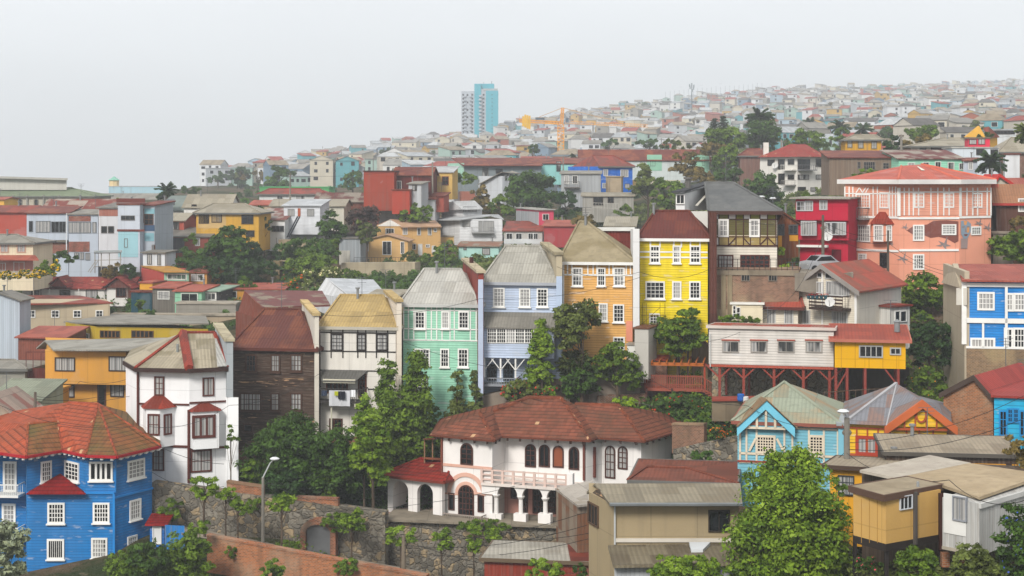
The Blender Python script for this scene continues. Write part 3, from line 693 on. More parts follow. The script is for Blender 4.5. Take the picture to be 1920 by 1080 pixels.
h.gut(E[:4][::1] , plain('3c2a26'), .3); fl = MB(); fl.bar(P(333, 669, 123.5), P(333, 645, 123.5), .1, 8); h.part(fl, 'flue', mat('metal', '8c9290'))
fire(h, 425, 437, 121.5, 640, 745, (403, 610, 130), mat('stuc', '9fa5a8', .2), mat('conc', 'b0a68c'))
x = MB(); x.hexa([P(424, 905, 121.6), P(447, 905, 121.3), P(447, 905, 128), P(424, 905, 128), P(424, 745, 121.6), P(447, 745, 121.3), P(447, 745, 128), P(424, 745, 128)]); h.part(x, 'side_annex', m)

# the terrace of tall timber houses
def row_house(name, label, x0, x1, D, ye, yb, wall, r, roof, dp=9.5, yaw=.9, **k):
    h = House(name, label, [(x0, D), (x1, D - yaw)], ye, yb, wall, dp=dp, ref=0); h.hip(r, roof, **k); h.walls(); return h
# dark weathered board house
h = row_house('timber_house', 'dark brown weathered board house with rusty dark red roof, between white houses', 437, 591, 130, 651, 860, mat('wood', '4b3b32'), (496, 562, 580), mat('rust', '6a3a32', '8a5038'), dp=11, yaw=1.2, fascia=plain('5a3026'), over=.3)
dw = '4a3328'; h.ws(0, [(463, 667, 479, 695, dict(g=0)), (510, 667, 523, 695), (547, 667, 564, 694, dict(g=2)), (452, 739, 488, 768, dict(nx=5)), (510, 739, 522, 768), (547, 739, 564, 767), (459, 797, 472, 808, dict(nx=1, ny=1, g=0))], fr=dw, nx=3, ny=3, t=.12, g=1, sill=True)
fire(h, 590, 598, 128.6, 592, 820, (566, 566, 137), mat('stuc', 'cfc8bb', .5), mat('conc', 'c0a878')); 
# cream house with black frames
m = mat('stuc', 'd9d4cb', .35); h = row_house('rendered_house', 'cream rendered house with black framed windows, washing line balcony and ochre roof', 601, 742, 130, 612, 820, m, (638, 718, 554), mat('corr', 'c9ad72', 'b39a66'), dp=10.5, fascia=plain('b8b2a4'), over=.25)
BK = '2b2624'; h.strips(0, [(601, 623, 742, 625), (601, 658, 742, 660), (620, 614, 622, 671), (642, 614, 644, 671), (670, 614, 672, 671), (685, 614, 687, 671), (705, 614, 707, 671), (726, 614, 728, 671), (601, 694, 742, 696), (690, 729, 742, 731)], BK, 'timber_frame')
h.ws(0, [(623, 628, 641, 655), (672, 628, 684, 655), (708, 628, 725, 655)], fr=BK, nx=2, ny=4, g=1, t=.14); h.win(0, 674, 703, 685, 743, fr='5f3020', nx=2, ny=4, name='door', g=0); h.win(0, 614, 714, 650, 735, fr='5f3020', nx=5, ny=1, g=0, bars=.12)
h.win(0, 620, 787, 640, 816, fr='4a2c20', nx=3, ny=1, name='door', g=0, bars=.12)
b = h.rail(0, 601, 725, 690, 748, 1.2, '3a3634', n=24); W = h.W[0]
a = MB(); u0, u1, z0, z1 = W.rect(603, 703, 690, 707); a.prism([W.L(u0, z1 + .35, .02), W.L(u1, z1 + .35, .02), W.L(u1 - .7, z0 - .2, 1.5), W.L(u0 + .4, z0 - .2, 1.5)], V((0, 0, .06))); h.part(a, 'awning', mat('corr', '6f6d68', '5c5a55'))
s = MB(); W.slab(s, *W.rect(614, 707, 674, 714), 1.35, 1.42); h.part(s, 'blind', plain('cfc9b4'))
ps = MB(); 
for px in (628, 672): ps.bar(W.L(W.u(px), W.z(px, 748), 1.1), W.L(W.u(px), W.z(px, 748 if px > 650 else 818) - .5, 1.1), .07, 6)
h.part(ps, 'balcony_post', plain('c9c4b0'))
def cloth(label, x0, y0, x1, y1, c, cat='laundry', name='laundry_sheet', o=1.32):
    mb = MB(); u0, u1, z0, z1 = W.rect(x0, y0, x1, y1); K = 7; t = []
    for k in range(K + 1): t.append((u0 + (u1 - u0) * k / K, o + .05 * math.sin(k * 1.9)))
    for (ua, oa), (ub, ob) in zip(t, t[1:]): mb.hexa([W.L(ua, z0, oa), W.L(ub, z0, ob), W.L(ub, z0, ob + .03), W.L(ua, z0, oa + .03), W.L(ua, z1, oa), W.L(ub, z1, ob), W.L(ub, z1, ob + .03), W.L(ua, z1, oa + .03)])
    tag(mb.build(name, plain(c)), label, cat, 'laundry drying on the balcony')
cloth('large pale grey bed sheet hanging over the balcony rail', 625, 728, 664, 757, 'c9cace'); cloth('white towel hanging beside the bed sheet', 665, 727, 674, 740, 'f0f0f2')
cloth('black shirt hanging in front of the pale sheet', 643, 729, 656, 744, '1b1e28', 'shirt', 'laundry_shirt', 1.5); cloth('yellow cloth pegged beside the black shirt', 636, 729, 643, 737, 'c4c832', 'cloth', 'laundry_cloth', 1.5); cloth('dark clothes pegged at the end of the line', 611, 728, 621, 738, '39445a', 'laundry', 'laundry_cloth')
fire(h, 744, 753, 128.8, 566, 745, (722, 548, 137), mat('stuc', 'd8cdbd', .6), mat('conc', 'b8a070'))
# mint green house
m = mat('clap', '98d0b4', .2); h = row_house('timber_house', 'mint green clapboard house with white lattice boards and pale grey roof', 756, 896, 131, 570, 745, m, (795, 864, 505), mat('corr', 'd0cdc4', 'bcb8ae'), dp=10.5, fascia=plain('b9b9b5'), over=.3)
h.strips(0, [(756, 581, 896, 583), (756, 616, 896, 618), (756, 637, 896, 639)] + [(x, 572, x + 2, 638) for x in (756, 765, 775, 798, 808, 818, 828, 843, 851, 881, 892)], WHITE, 'lattice_board')
h.ws(0, [(780, 586, 795, 614), (830, 586, 840, 614), (862, 586, 877, 614), (778, 656, 804, 683, dict(nx=5)), (828, 656, 840, 686), (861, 656, 876, 686), (775, 712, 800, 738)], nx=3, ny=4, t=.11, sill=True, bars=.035)
fire(h, 897, 907, 129.5, 512, 745, (868, 488, 139), mat('corr', '9c4034', '7f352d'), mat('conc', 'b5a88e')); x = MB(); x.hexa([P(896.5, 745, 129.3), P(906, 745, 129.3), P(906, 745, 131), P(896.5, 745, 131), P(896.5, 524, 129.3), P(906, 524, 129.3), P(906, 524, 131), P(896.5, 524, 131)]); h.part(x, 'pilaster', plain('b7c3d8'))
# pale blue house
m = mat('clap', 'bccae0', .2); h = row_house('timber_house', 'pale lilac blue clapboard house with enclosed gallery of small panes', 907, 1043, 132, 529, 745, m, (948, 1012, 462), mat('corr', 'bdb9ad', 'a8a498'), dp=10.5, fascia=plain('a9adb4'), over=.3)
h.ws(0, [(927, 542, 944, 573), (976, 543, 992, 573), (1009, 543, 1025, 573)], nx=3, ny=5, t=.11, sill=True, bars=.035)
W = h.W[0]; u0, u1, z0, z1 = W.rect(907, 612, 1043, 668); g = MB(); W.slab(g, u0, u1, z0, z1, -.05, 1.5); gl = h.part(g, 'gallery', m); Wg = Wall(W.L(u0, 0, 1.5), W.L(u1, 0, 1.5))
for k in range(6): h.winu(Wg, *Wg.rect(915 + k * 17.5, 617, 930 + k * 17.5, 642), nx=4, ny=4, t=.06, g=rnd.choice((0, 1)), bars=.04, par=gl)
r = MB(); r.prism([W.L(u0 - .2, z1 - .02, 1.75), W.L(u1 + .1, z1 - .02, 1.75), W.L(u1, W.z(980, 588), 0), W.L(u0, W.z(980, 588), 0)], V((0, 0, .1))); r.build('gallery_roof', mat('corr', '9a958a', '88847a'), gl)
p = MB()
for px in (908, 938, 966): 
    u = Wg.u(px); p.bar(Wg.L(u, z0, -.15), Wg.L(u, Wg.z(px, 712), -.15), .09, 4)
    for s_ in (-1, 1): p.bar(Wg.L(u, z0 - 1.0, -.15), Wg.L(u + s_ * .8, z0, -.15), .05, 4)
p.build('veranda_post', plain(WHITE), gl); h.ws(0, [(915, 684, 930, 712), (945, 684, 962, 712)], nx=3, ny=3, g=0, fr='3a4a55', t=.08); h.rail(0, 907, 704, 975, 716, 1.6, '8d9298', n=14)
fire(h, 1043, 1054, 130.8, 478, 520, (1016, 458, 141), mat('stuc', 'b3a78e', .3), mat('conc', 'a89c80')); x = MB(); x.hexa([P(1043, 745, 130.7), P(1054, 745, 130.7), P(1054, 745, 132), P(1043, 745, 132), P(1043, 518, 130.7), P(1054, 518, 130.7), P(1054, 518, 132), P(1043, 518, 132)]); h.part(x, 'pilaster', plain('b5c4da'))
ch = MB(); ch.bar(P(884, 508, 135), P(884, 482, 135), .2, 6); h.part(ch, 'flue', mat('rust', '5a3028'))
# mustard house
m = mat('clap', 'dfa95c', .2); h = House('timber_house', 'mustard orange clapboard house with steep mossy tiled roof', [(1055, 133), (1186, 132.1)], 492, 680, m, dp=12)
h.hip((1086, 1101, 416), mat('shin', 'b0a283', '8f8160'), .35, plain(WHITE)); h.walls()
h.strips(0, [(1055, 514, 1186, 517)] + [(x, 495, x + 2.5, 515) for x in (1063, 1071, 1101, 1111, 1118, 1141, 1148, 1173, 1181)] + [(1055, 495, 1058, 600)], WHITE, 'lattice_board')
h.ws(0, [(1075, 504, 1090, 534), (1122, 504, 1133, 534), (1153, 504, 1169, 534), (1076, 571, 1092, 600), (1125, 571, 1137, 600), (1152, 573, 1168, 602), (1152, 634, 1169, 655)], nx=3, ny=4, t=.11, sill=True, bars=.035)
h.strips(0, [(1174, 602, 1186, 640)], 'dd8f74', 'repair_panel', .04); rc = mat('plain', 'd4d4d0')
f = fire(h, 1187, 1199, 131.6, 429, 615, (1180, 429, 143), mat('stuc', 'dcdcda', .2)); x = MB(); x.hexa([P(1120, 500, 140), P(1187, 500, 139.5), P(1187, 500, 140.2), P(1120, 500, 140.7), P(1120, 431, 140), P(1187, 431, 139.5), P(1187, 431, 140.2), P(1120, 431, 140.7)]); h.part(x, 'gable_screen', mat('corr', '8e3a30', '78322a'))
x = MB(); x.hexa([P(1118, 433, 139.8), P(1190, 433, 139.2), P(1190, 433, 140.4), P(1118, 433, 140.9), P(1118, 426, 139.8), P(1190, 426, 139.2), P(1190, 426, 140.4), P(1118, 426, 140.9)]); h.part(x, 'screen_coping', rc)
# bright yellow house
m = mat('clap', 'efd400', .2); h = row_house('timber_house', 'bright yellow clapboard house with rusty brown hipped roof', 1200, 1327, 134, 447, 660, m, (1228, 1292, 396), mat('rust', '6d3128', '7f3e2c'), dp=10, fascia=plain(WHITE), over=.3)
h.strips(0, [(1200, 471, 1327, 474), (1200, 481, 1327, 484)] + [(x, 448, x + 3, 464) for x in (1218, 1236, 1262, 1276, 1293, 1311)], WHITE, 'trim_board')
h.ws(0, [(1221, 463, 1235, 491), (1264, 463, 1274, 491), (1296, 463, 1311, 491), (1213, 530, 1244, 558, dict(nx=4)), (1263, 530, 1275, 558), (1295, 530, 1311, 558), (1220, 590, 1235, 612)], nx=3, ny=4, t=.12, sill=True, bars=.035)
s = MB(); W = h.W[0]     # scaffold
for px in (1206, 1214, 1239, 1248): s.bar(W.L(W.u(px), W.z(px, 622), .9), W.L(W.u(px), W.z(px, 567), .9), .03, 4)
for py in (575, 590, 605): s.bar(W.L(W.u(1204), W.z(1204, py), .9), W.L(W.u(1250), W.z(1250, py), .9), .03, 4)
s.bar(W.L(W.u(1206), W.z(1206, 605), .9), W.L(W.u(1239), W.z(1239, 575), .9), .03, 4); tag(s.build('scaffold', plain('7d6a20')), 'thin pole scaffold against the bright yellow house', 'scaffold')
fire(h, 1330, 1344, 132.6, 398, 650, (1326, 398, 143), mat('corr', '6b3f34', '54322b')); x = MB(); x.hexa([P(1276, 448, 141), P(1330, 448, 140.6), P(1330, 448, 141.2), P(1276, 448, 141.6), P(1276, 396, 141), P(1330, 396, 140.6), P(1330, 396, 141.2), P(1276, 396, 141.6)]); h.part(x, 'gable_screen', mat('stuc', 'd9d8d2', .1))
# half timbered house
h = House('half_timbered_house', 'olive and cream half timbered house with dark slate grey hipped roof', [(1339, 139), (1457, 138.2)], 396, 508, mat('clap', 'dcd5c6', .22), dp=12); h.hip((1322, 1376, 343), mat('shin', '7c7d7c', '66696a'), .5, plain('4a3028'), .3); h.walls()
h.strips(0, [(1340, 402, 1456, 441)], mat('clap', '5d5527', .15), 'upper_boarding', .02); h.strips(0, [(1340, 442, 1456, 461)], mat('clap', 'a58f55', .15), 'lower_boarding', .03)
BR = '4a2c24'; h.strips(0, [(1339, 398, 1457, 402), (1339, 410, 1457, 412), (1339, 443, 1457, 445), (1339, 459, 1457, 462)] + [(x, 400, x + 2, 461) for x in (1339, 1347, 1365, 1379, 1393, 1406, 1424, 1438, 1454)] + [(1367, 459, 1379, 446, .07), (1394, 446, 1406, 459, .07), (1425, 459, 1438, 446, .07), (1440, 446, 1453, 459, .07)], BR, 'timber_frame', .07)
h.strips(0, [(x0, 402.5, x1, 410) for x0, x1 in ((1349, 1365), (1381, 1393), (1408, 1424), (1440, 1454))], '8a8a2e', 'green_panel', .045); h.strips(0, [(x0, 402.5, x1, 410) for x0, x1 in ((1341, 1347), (1367, 1379), (1395, 1406), (1426, 1438))] + [(1341, 446, 1347, 459)], WHITE, 'white_panel', .045)
h.ws(0, [(1350, 414, 1363, 441), (1408, 414, 1421, 441)], nx=2, ny=3, g=1, t=.16); h.ws(0, [(1348, 480, 1373, 503), (1390, 480, 1441, 503, dict(nx=6, g=0, bars=.1))], fr='5a2f28', nx=3, ny=3, g=1, t=.1)
d = MB(); a0 = P(1283, 360, 142); d.hexa([P(1267, 394, 140.5), P(1284, 394, 140.5), P(1332, 394, 147), P(1315, 394, 147), P(1267, 364, 140.5), P(1284, 363, 140.5), P(1330, 350, 147), P(1313, 350, 147)]); dm = h.part(d, 'dormer', plain('dfe0de')); flipfix(dm)
d = MB(); d.prism([P(1259, 362, 140), P(1286, 360, 140), P(1338, 344, 147), P(1318, 344, 147)], V((0, 0, .15))); flipfix(d.build('dormer_roof', mat('shin', '55575a'), dm)); Wd = Wall(P(1267, 394, 140.45), P(1284, 394, 140.45)); h.winu(Wd, *Wd.rect(1269, 366, 1282, 381), nx=2, ny=1, g=0, t=.08, par=dm)
ch = MB(); ch.bar(P(1290, 358, 142), P(1290, 336, 142), .25, 8); ch.bar(P(1290, 336, 142), P(1290, 332, 142), .42, 8); h.part(ch, 'flue', mat('metal', '6d6a66')); sk = MB(); sk.prism([P(1304, 386, 140.2), P(1309, 386, 140.2), P(1326, 368, 143.2), P(1321, 368, 143.2)], V((0, 0, .08))); h.part(sk, 'skylight', plain('b8b4a8'))
# brick and concrete podium below it
pw = House('retaining_wall', 'stained brick and concrete retaining wall under the half timbered house', [(1330, 134.5), (1498, 133)], 508, 640, mat('brick', '8a6450', 'a29072'), dp=7); pw.walls(); pw.strips(0, [(1330, 506, 1498, 516)], mat('conc', '8f8370'), 'concrete_band', .12); pw.strips(0, [(x, 516, x + 9, 600) for x in (1352, 1364)], mat('conc', '94866c'), 'concrete_pier', .12)
pw.ws(0, [(1391, 516, 1405, 526), (1442, 516, 1456, 526)], fr='7d7468', nx=3, ny=1, g=0, t=.06); pw.strips(0, [(1330, 580, 1390, 640)], mat('conc', 'a8957a'), 'render_patch', .06)
h = House('lean_to', 'low cream lean to below the stained brick retaining wall', [(1372, 132), (1430, 131.6)], 571, 620, mat('stuc', 'd8ccb0', .2), dp=3); h.shed(568, mat('plain', 'e4e2da'), .15); h.walls(); h.ws(0, [(1375, 574, 1379, 595, dict(nx=1)), (1382, 577, 1387, 596, dict(nx=1, ny=2))], g=0, t=.05)
def railing(label, pts, hgt, c, n=16, name='railing', r=.025, cat='railing'):
    mb = MB(); A = [V(p) for p in pts]; up = V((0, 0, hgt))
    for a, b in zip(A, A[1:]):
        mb.bar(a + up, b + up, r * 1.4, 4); mb.bar(a + up * .1, b + up * .1, r, 4); k = max(2, int((b - a).length / .45)) if n is None else n
        for i in range(k + 1): q = a.lerp(b, i / k); mb.bar(q, q + up, r, 3)
    return tag(mb.build(name, plain(c)), label, cat)
railing('black iron railing on top of the stained brick wall', [P(1332, 507, 134.3), P(1497, 507, 132.9)], .95, '2a2624', None)
# ---------------------------------------------------------------- right side: salmon, crimson, cream, stilt houses
h = House('timber_house', 'small brown and ochre timber house behind a gate, between brown and crimson houses', [(1458, 146), (1497, 146)], 418, 505, mat('vert', '7a4426'), dp=7, cat='house'); h.gable(398, mat('rust', '8a4a34'), .3, True, 1467); h.walls(); h.ws(0, [(1459, 422, 1469, 440), (1480, 423, 1494, 438)], fr='5c5c5c', nx=2, ny=1, g=0, t=.08); h.strips(0, [(1459, 441, 1466, 464), (1480, 441, 1496, 452)], 'd99a2a', 'ochre_panel')
m = mat('stuc', 'b3203a', .1)
h = House('rendered_house', 'crimson rendered house with white eaves strips beside the salmon house', [(1500, 146.5), (1590, 145)], 450, 512, m, dp=8); h.walls()
u = MB(); W = Wall(G(1492, 145.6), G(1590, 144)); z0, z1 = Z(413, 145.3), Z(373, 145.3); W.slab(u, 0, W.len, Z(450, 145.3), z0, -8, -.5); W.slab(u, 0, W.len, z0, z1, -8, 0); up = h.part(u, 'upper_floor', m); flipfix(up)
r = MB(); W.slab(r, -.5, W.len + .3, z1, z1 + .14, -8.3, .5); r.build('roof', mat('corr', 'b5ada0', 'd0cfca'), up); h.strips(0, [(1496, 459, 1554, 463)], WHITE, 'canopy_strip', .7)
for q in ((1495, 379, 1508, 394), (1511, 378, 1523, 394), (1538, 377, 1550, 392), (1503, 416, 1516, 440), (1518, 416, 1529, 440), (1545, 418, 1556, 440), (1560, 418, 1584, 439)): h.winu(W, *W.rect(*q), fr='b9b9bb', nx=2, ny=2, g=2, t=.08, par=up, o=.1 if q[1] < 400 else -.4)
h.win(0, 1562, 470, 1575, 505, fr='5d1420', nx=1, ny=1, g=plain('6b1826'), name='door')
# salmon house
SM = 'e09a80'; m = mat('clap', SM, .17); h = House('painted_house', 'large salmon pink house with white lattice boards and painted face mural', [(1585, 151), (1686, 147), (1799, 147.5), (1858, 149.5)], 343, 512, mat('stuc', SM, .15), back=[(1858, 163), (1600, 166)], ref=1, front=1)
h.walls(); zt = h.zE; dk = 'c9724f'
for f, a, b_ in ((0, 1586, 1685), (1, 1687, 1798), (2, 1800, 1857)): h.strips(f, [(a, 352, b_, 404)], m, 'upper_boarding', .04)
h.strips(0, [(1586, 362, 1685, 364), (1586, 405, 1685, 409), (1583, 467, 1685, 471)] + [(x, 350, x + 1.8, 406) for x in (1584, 1592, 1599, 1637, 1645, 1668, 1673, 1679)] + [(1606, 361, 1612, 352, .06), (1612, 352, 1618, 361, .06), (1624, 361, 1629, 352, .06), (1618, 361, 1624, 352, .06)], WHITE, 'lattice_board', .09)
h.strips(1, [(1687, 359, 1798, 361), (1684, 407, 1798, 411), (1686, 467, 1797, 471), (1682, 352, 1688, 405)] + [(x, 352, x + 2, 404) for x in (1694, 1703, 1711, 1721, 1744, 1757, 1768, 1778)], WHITE, 'lattice_board', .09); h.strips(2, [(1800, 358, 1857, 360), (1799, 405, 1857, 409), (1798, 352, 1802, 405)] + [(x, 352, x + 2, 404) for x in (1811, 1822, 1831, 1849, 1856)], WHITE, 'lattice_board', .09)
wk = dict(nx=4, ny=4, t=.13, bars=.045); h.ws(0, [(1607, 366, 1630, 388, dict(nx=5)), (1652, 363, 1665, 388), (1606, 424, 1630, 451, dict(nx=6, g=1)), (1589, 478, 1600, 492, dict(nx=2)), (1612, 478, 1623, 492)], **wk)
h.ws(1, [(1716, 363, 1730, 387), (1772, 363, 1786, 387), (1714, 424, 1730, 449), (1768, 423, 1790, 438, dict(g=1)), (1714, 479, 1730, 503)], **wk); h.ws(2, [(1824, 364, 1839, 387), (1822, 427, 1837, 438)], **wk)
bay(h, 0, 1636, 1674, 420, 452, .7, 396, [(1641, 424, 1654, 450, dict(nx=4, ny=4, t=.14)), (1663, 424, 1670, 450, dict(nx=3, ny=4, t=.1, side=1))], mat('stuc', SM, .15), rr, .5, WHITE); h.win(0, 1652, 476, 1662, 500, fr='2c2a2a', nx=3, ny=5, g=0, name='door')
h.rail(0, 1596, 389, 1631, 408, 1.0, '8a8884', n=12); PR = mat('corr', 'd46a54', 'd88478')
e = [(1570, 151.5), (1684, 145.9), (1802, 146.4), (1868, 149), (1868, 164), (1588, 167)]; E = [V((*G(x, d).xy, zt + .3)) for x, d in e]; A, B_ = P(1690, 311, 155), P(1728, 308, 155); r = MB()
for f in ((E[0], E[1], A), (E[1], E[2], B_, A), (E[2], E[3], B_), (E[3], E[4], B_), (E[4], E[5], A, B_), (E[5], E[0], A)): r.poly(f)
r.poly([p - V((0, 0, .05)) for p in E][::-1]); o = h.part(r, 'roof', PR); rb = MB(); [rb.bar(E[i], q, .12, 5) for i, q in ((1, A), (2, B_), (3, B_))]; rb.build('ridge_cap', plain('c4654e'), o); h.gut(E, plain('d9d6d2'), .4)
sk = MB(); q = E[1].lerp(E[2], .52); q2 = E[1].lerp(E[2], .64); t0 = A.lerp(B_, .6); sk.prism([q.lerp(t0, .55) + V((0, -.1, .1)), q2.lerp(t0, .55) + V((0, -.1, .1)), q2.lerp(t0, .8) + V((0, -.1, .1)), q.lerp(t0, .8) + V((0, -.1, .1))], V((0, 0, .04))); h.part(sk, 'skylight', plain('d8d2c4'))
# mural on its first floor: brown hair, a grey blue face, small birds
mu = MB(); W = h.W[1]
def mpoly(W, pts, mi, o=.02): mu.poly([W.L(W.u(x), W.z(x, y), o) for x, y in pts], mi)
mpoly(W, [(1700, 432), (1712, 424), (1738, 421), (1750, 414), (1775, 413), (1797, 415), (1797, 452), (1790, 456), (1776, 448), (1760, 444), (1745, 446), (1730, 440), (1712, 440)], 0)
W2 = h.W[2]; mpoly(W2, [(1801, 414), (1812, 413), (1820, 420), (1819, 436), (1813, 447), (1806, 448), (1801, 438)], 1, .055); mpoly(W2, [(1801, 447), (1814, 447), (1813, 466), (1801, 466)], 3, .05)
mpoly(W2, [(1806, 414), (1813, 414), (1811, 422), (1807, 422)], 2, .06); mpoly(W2, [(1812, 426), (1817, 426), (1816, 436), (1812, 436)], 2, .06); mpoly(W2, [(1803, 424.5), (1808, 424), (1808, 426.5), (1803, 427)], 4, .063); mpoly(W2, [(1812, 424), (1817, 424), (1817, 426.5), (1812, 426.5)], 4, .063); mpoly(W2, [(1806, 439), (1814, 439), (1812, 442.5), (1808, 442.5)], 0, .063); mpoly(W2, [(1810, 426), (1811.5, 435), (1808, 435)], 4, .062)
for (bx, by, k, w_) in ((1605, 435, 1, 0), (1672, 456, .6, 0), (1697, 425, .8, 1), (1770, 456, 1.6, 1), (1693, 483, 1.3, 1), (1835, 417, 1, 2), (1851, 425, 1, 2)):
    W = h.W[w_]
    for pts in ([(-7, -3), (0, 0), (4, -9), (3, 1), (8, 3), (2, 4), (4, 10), (-1, 4)], [(-10, 3), (-2, 1), (-3, 4)]): mpoly(W, [(bx + a * k, by + b * k) for a, b in pts], 4, .06 if w_ == 2 else .03)
h.part(mu, 'mural', [mat('stuc', '7d4a42', .3), plain('8898a6'), plain('d9965c'), plain('a08c88'), plain('8c7f7c')])
h = House('timber_house', 'dark brown boarded house with gabled red verge behind the salmon house', [(1868, 158), (1960, 157)], 380, 440, mat('vert', '5e3f34'), dp=8, skirt=7); h.gable(347, mat('corr', 'b07c58', 'c0503c'), .4, fascia=plain('b0403a')); h.walls(); h.ws(0, [(1911, 374, 1925, 395)], nx=1, ny=1, g=1)
h = House('garden_shed', 'small pale gable shed with red verge boards beside salmon roof', [(1858, 171), (1904, 171)], 350, 372, mat('stuc', 'b8b0a0', .3), dp=5); h.gable(328, plain('b52a24'), .3, True, 1873, fascia=plain('b52a24')); h.walls()
# black utility poles later; cream chalet
m = mat('clap', 'e6dcc8', .16)
h = House('rendered_house', 'cream house with red rusty gable roof and dark flower box balcony', [(1494, 134), (1606, 130), (1690, 138)], 541, 640, m, front=0); 
W0 = h.W[0]; FL, FR = h.fp[0], h.fp[1]; BL = h.fp[3]; apx = W0.L(W0.u(1544), W0.z(1544, 497)); bk = (h.fp[2] - FR); ap2 = apx + bk * .98
h._wb.prism([V((FL.x, FL.y, h.zE)), V((FR.x, FR.y, h.zE)), apx], bk.normalized() * .15); h.walls(); RC = mat('rust', 'bc5a48', '94604f')
zf = lambda p: V((p.x, p.y, h.zE + .12)); d1 = (V((FR.x, FR.y, h.zE)) - apx).normalized(); d0 = (V((FL.x, FL.y, h.zE)) - apx).normalized(); ov = -bk.normalized() * .55
a_ = apx + ov + V((0, 0, .12)); b_ = ap2 + V((0, 0, .12)); e1 = zf(FR) + d1 * .6; e0 = zf(FL) + d0 * 1.7
h.plate([a_, e1 + ov, e1 + bk * 1.04, b_], RC); h.plate([a_, e0 + ov, e0 + bk, b_], RC); g = MB(); g.prism([a_, e1 + ov, e1 + ov - V((0, 0, .4)), a_ - V((0, 0, .4))], ov.normalized() * .08); g.prism([a_, e0 + ov, e0 + ov - V((0, 0, .4)), a_ - V((0, 0, .4))], ov.normalized() * .08); flipfix(h.part(g, 'bargeboard', plain('8f8a84')))
h.strips(1, [(1608, 545, 1688, 640)], mat('stuc', 'e0dace', .25), 'side_render', .03); h.strips(0, [(1541, 500, 1544, 640), (1603, 542, 1607, 640), (1495, 545, 1497, 640)], WHITE, 'corner_board', .08)
h.ws(0, [(1507, 526, 1519, 544), (1532, 530, 1543, 548), (1551, 530, 1592, 553, dict(nx=4, ny=1, g=2)), (1507, 583, 1518, 606), (1562, 585, 1588, 610)], fr='c4c4c2', nx=2, ny=1, g=1, t=.08); h.ws(0, [(1534, 512, 1541, 519), (1549, 513, 1560, 521)], fr='c4c4c2', nx=1, ny=1, g=0, t=.08)
b = h.rail(0, 1533, 552, 1596, 576, 1.3, '3e302b', n=5); bb = MB()
for j in range(4): W0.slab(bb, W0.u(1533), W0.u(1596), W0.z(1565, 576) + .1 + j * .27, W0.z(1565, 576) + .24 + j * .27, 1.24, 1.3)
bb.build('balcony_slat', plain('43332d'), b)
for k, px in enumerate((1535, 1543, 1551, 1559, 1567)):
    q = W0.L(W0.u(px), W0.z(px, 553), 1.5); t = thing('flower_pot', 'teal pot of red flowers on the dark balcony rail of the cream house', 'flower pot', q, 'flower pots along the balcony rail'); c_ = MB(); c_.lathe(q - V((0, 0, .25)), [(.1, 0), (.17, .28)], 8); c_.build('pot', plain('2f5560'), t)
    rs = np.random.RandomState(k); p_ = rs.normal(size=(26, 3)) * .09 + np.array(tuple(q + V((0, 0, .1)))); n_ = rs.normal(size=(26, 3)); n_ /= np.linalg.norm(n_, axis=1)[:, None]; leafmesh('flowers', p_, n_, .05, rs.rand(26), mat('leaf', 'c03038', 'c03038'), t)
def dish(label, p, r=.45, c='c9c9c6', az=-.4):
    mb = MB(); n = 12; d = V((math.sin(az), -math.cos(az), .45)).normalized(); u = d.cross(V((0, 0, 1))).normalized(); v = u.cross(d); rim = [p + u * r * math.cos(i * 6.283 / n) + v * r * math.sin(i * 6.283 / n) for i in range(n)]
    mb.add(rim + [p - d * r * .3] + [q - d * .05 for q in rim], [(i, (i + 1) % n, n) for i in range(n)] + [(n + 1 + (i + 1) % n, n + 1 + i, n) for i in range(n)]); t = thing('satellite_dish', label, 'satellite dish', p); o = mb.build('reflector', plain(c), t); a = MB(); a.bar(p - v * r * .8, p + d * r * .9, .025, 4); a.bar(p - d * r * .3, p - d * r * .5 - V((0, 0, .5)), .035, 4); a.build('arm', plain('777777'), t)
dish('grey satellite dish on the dark balcony of the cream house', W0.L(W0.u(1575), W0.z(1575, 564), 1.5), .42); dish('grey satellite dish on the crimson house wall', P(1552, 443, 143.5), .45); dish('small satellite dish on the white red roofed house', P(1453, 310, 288), .6)
h = House('lean_to', 'cream wing with rusty red hipped roof attached to the cream chalet', [(1428, 133.2), (1496, 132.4)], 576, 640, m, dp=5); h.hip((1448, 1500, 547), RC, .5, plain('5a2c26')); h.walls(); h.ws(0, [(1440, 581, 1453, 606), (1472, 581, 1486, 606)], fr='c9c9c6', nx=2, ny=1, g=1, t=.07)
h = House('porch', 'small glazed porch at the side of the cream chalet', [(1669, 133), (1706, 134.5)], 576, 612, mat('vert', 'd4d2cc', .2), dp=3); h.shed(570, rr, .2); h.walls(); h.ws(0, [(1678, 584, 1686, 602), (1688, 584, 1698, 602)], fr='e0e0dd', nx=1, ny=1, g=0, t=.07)
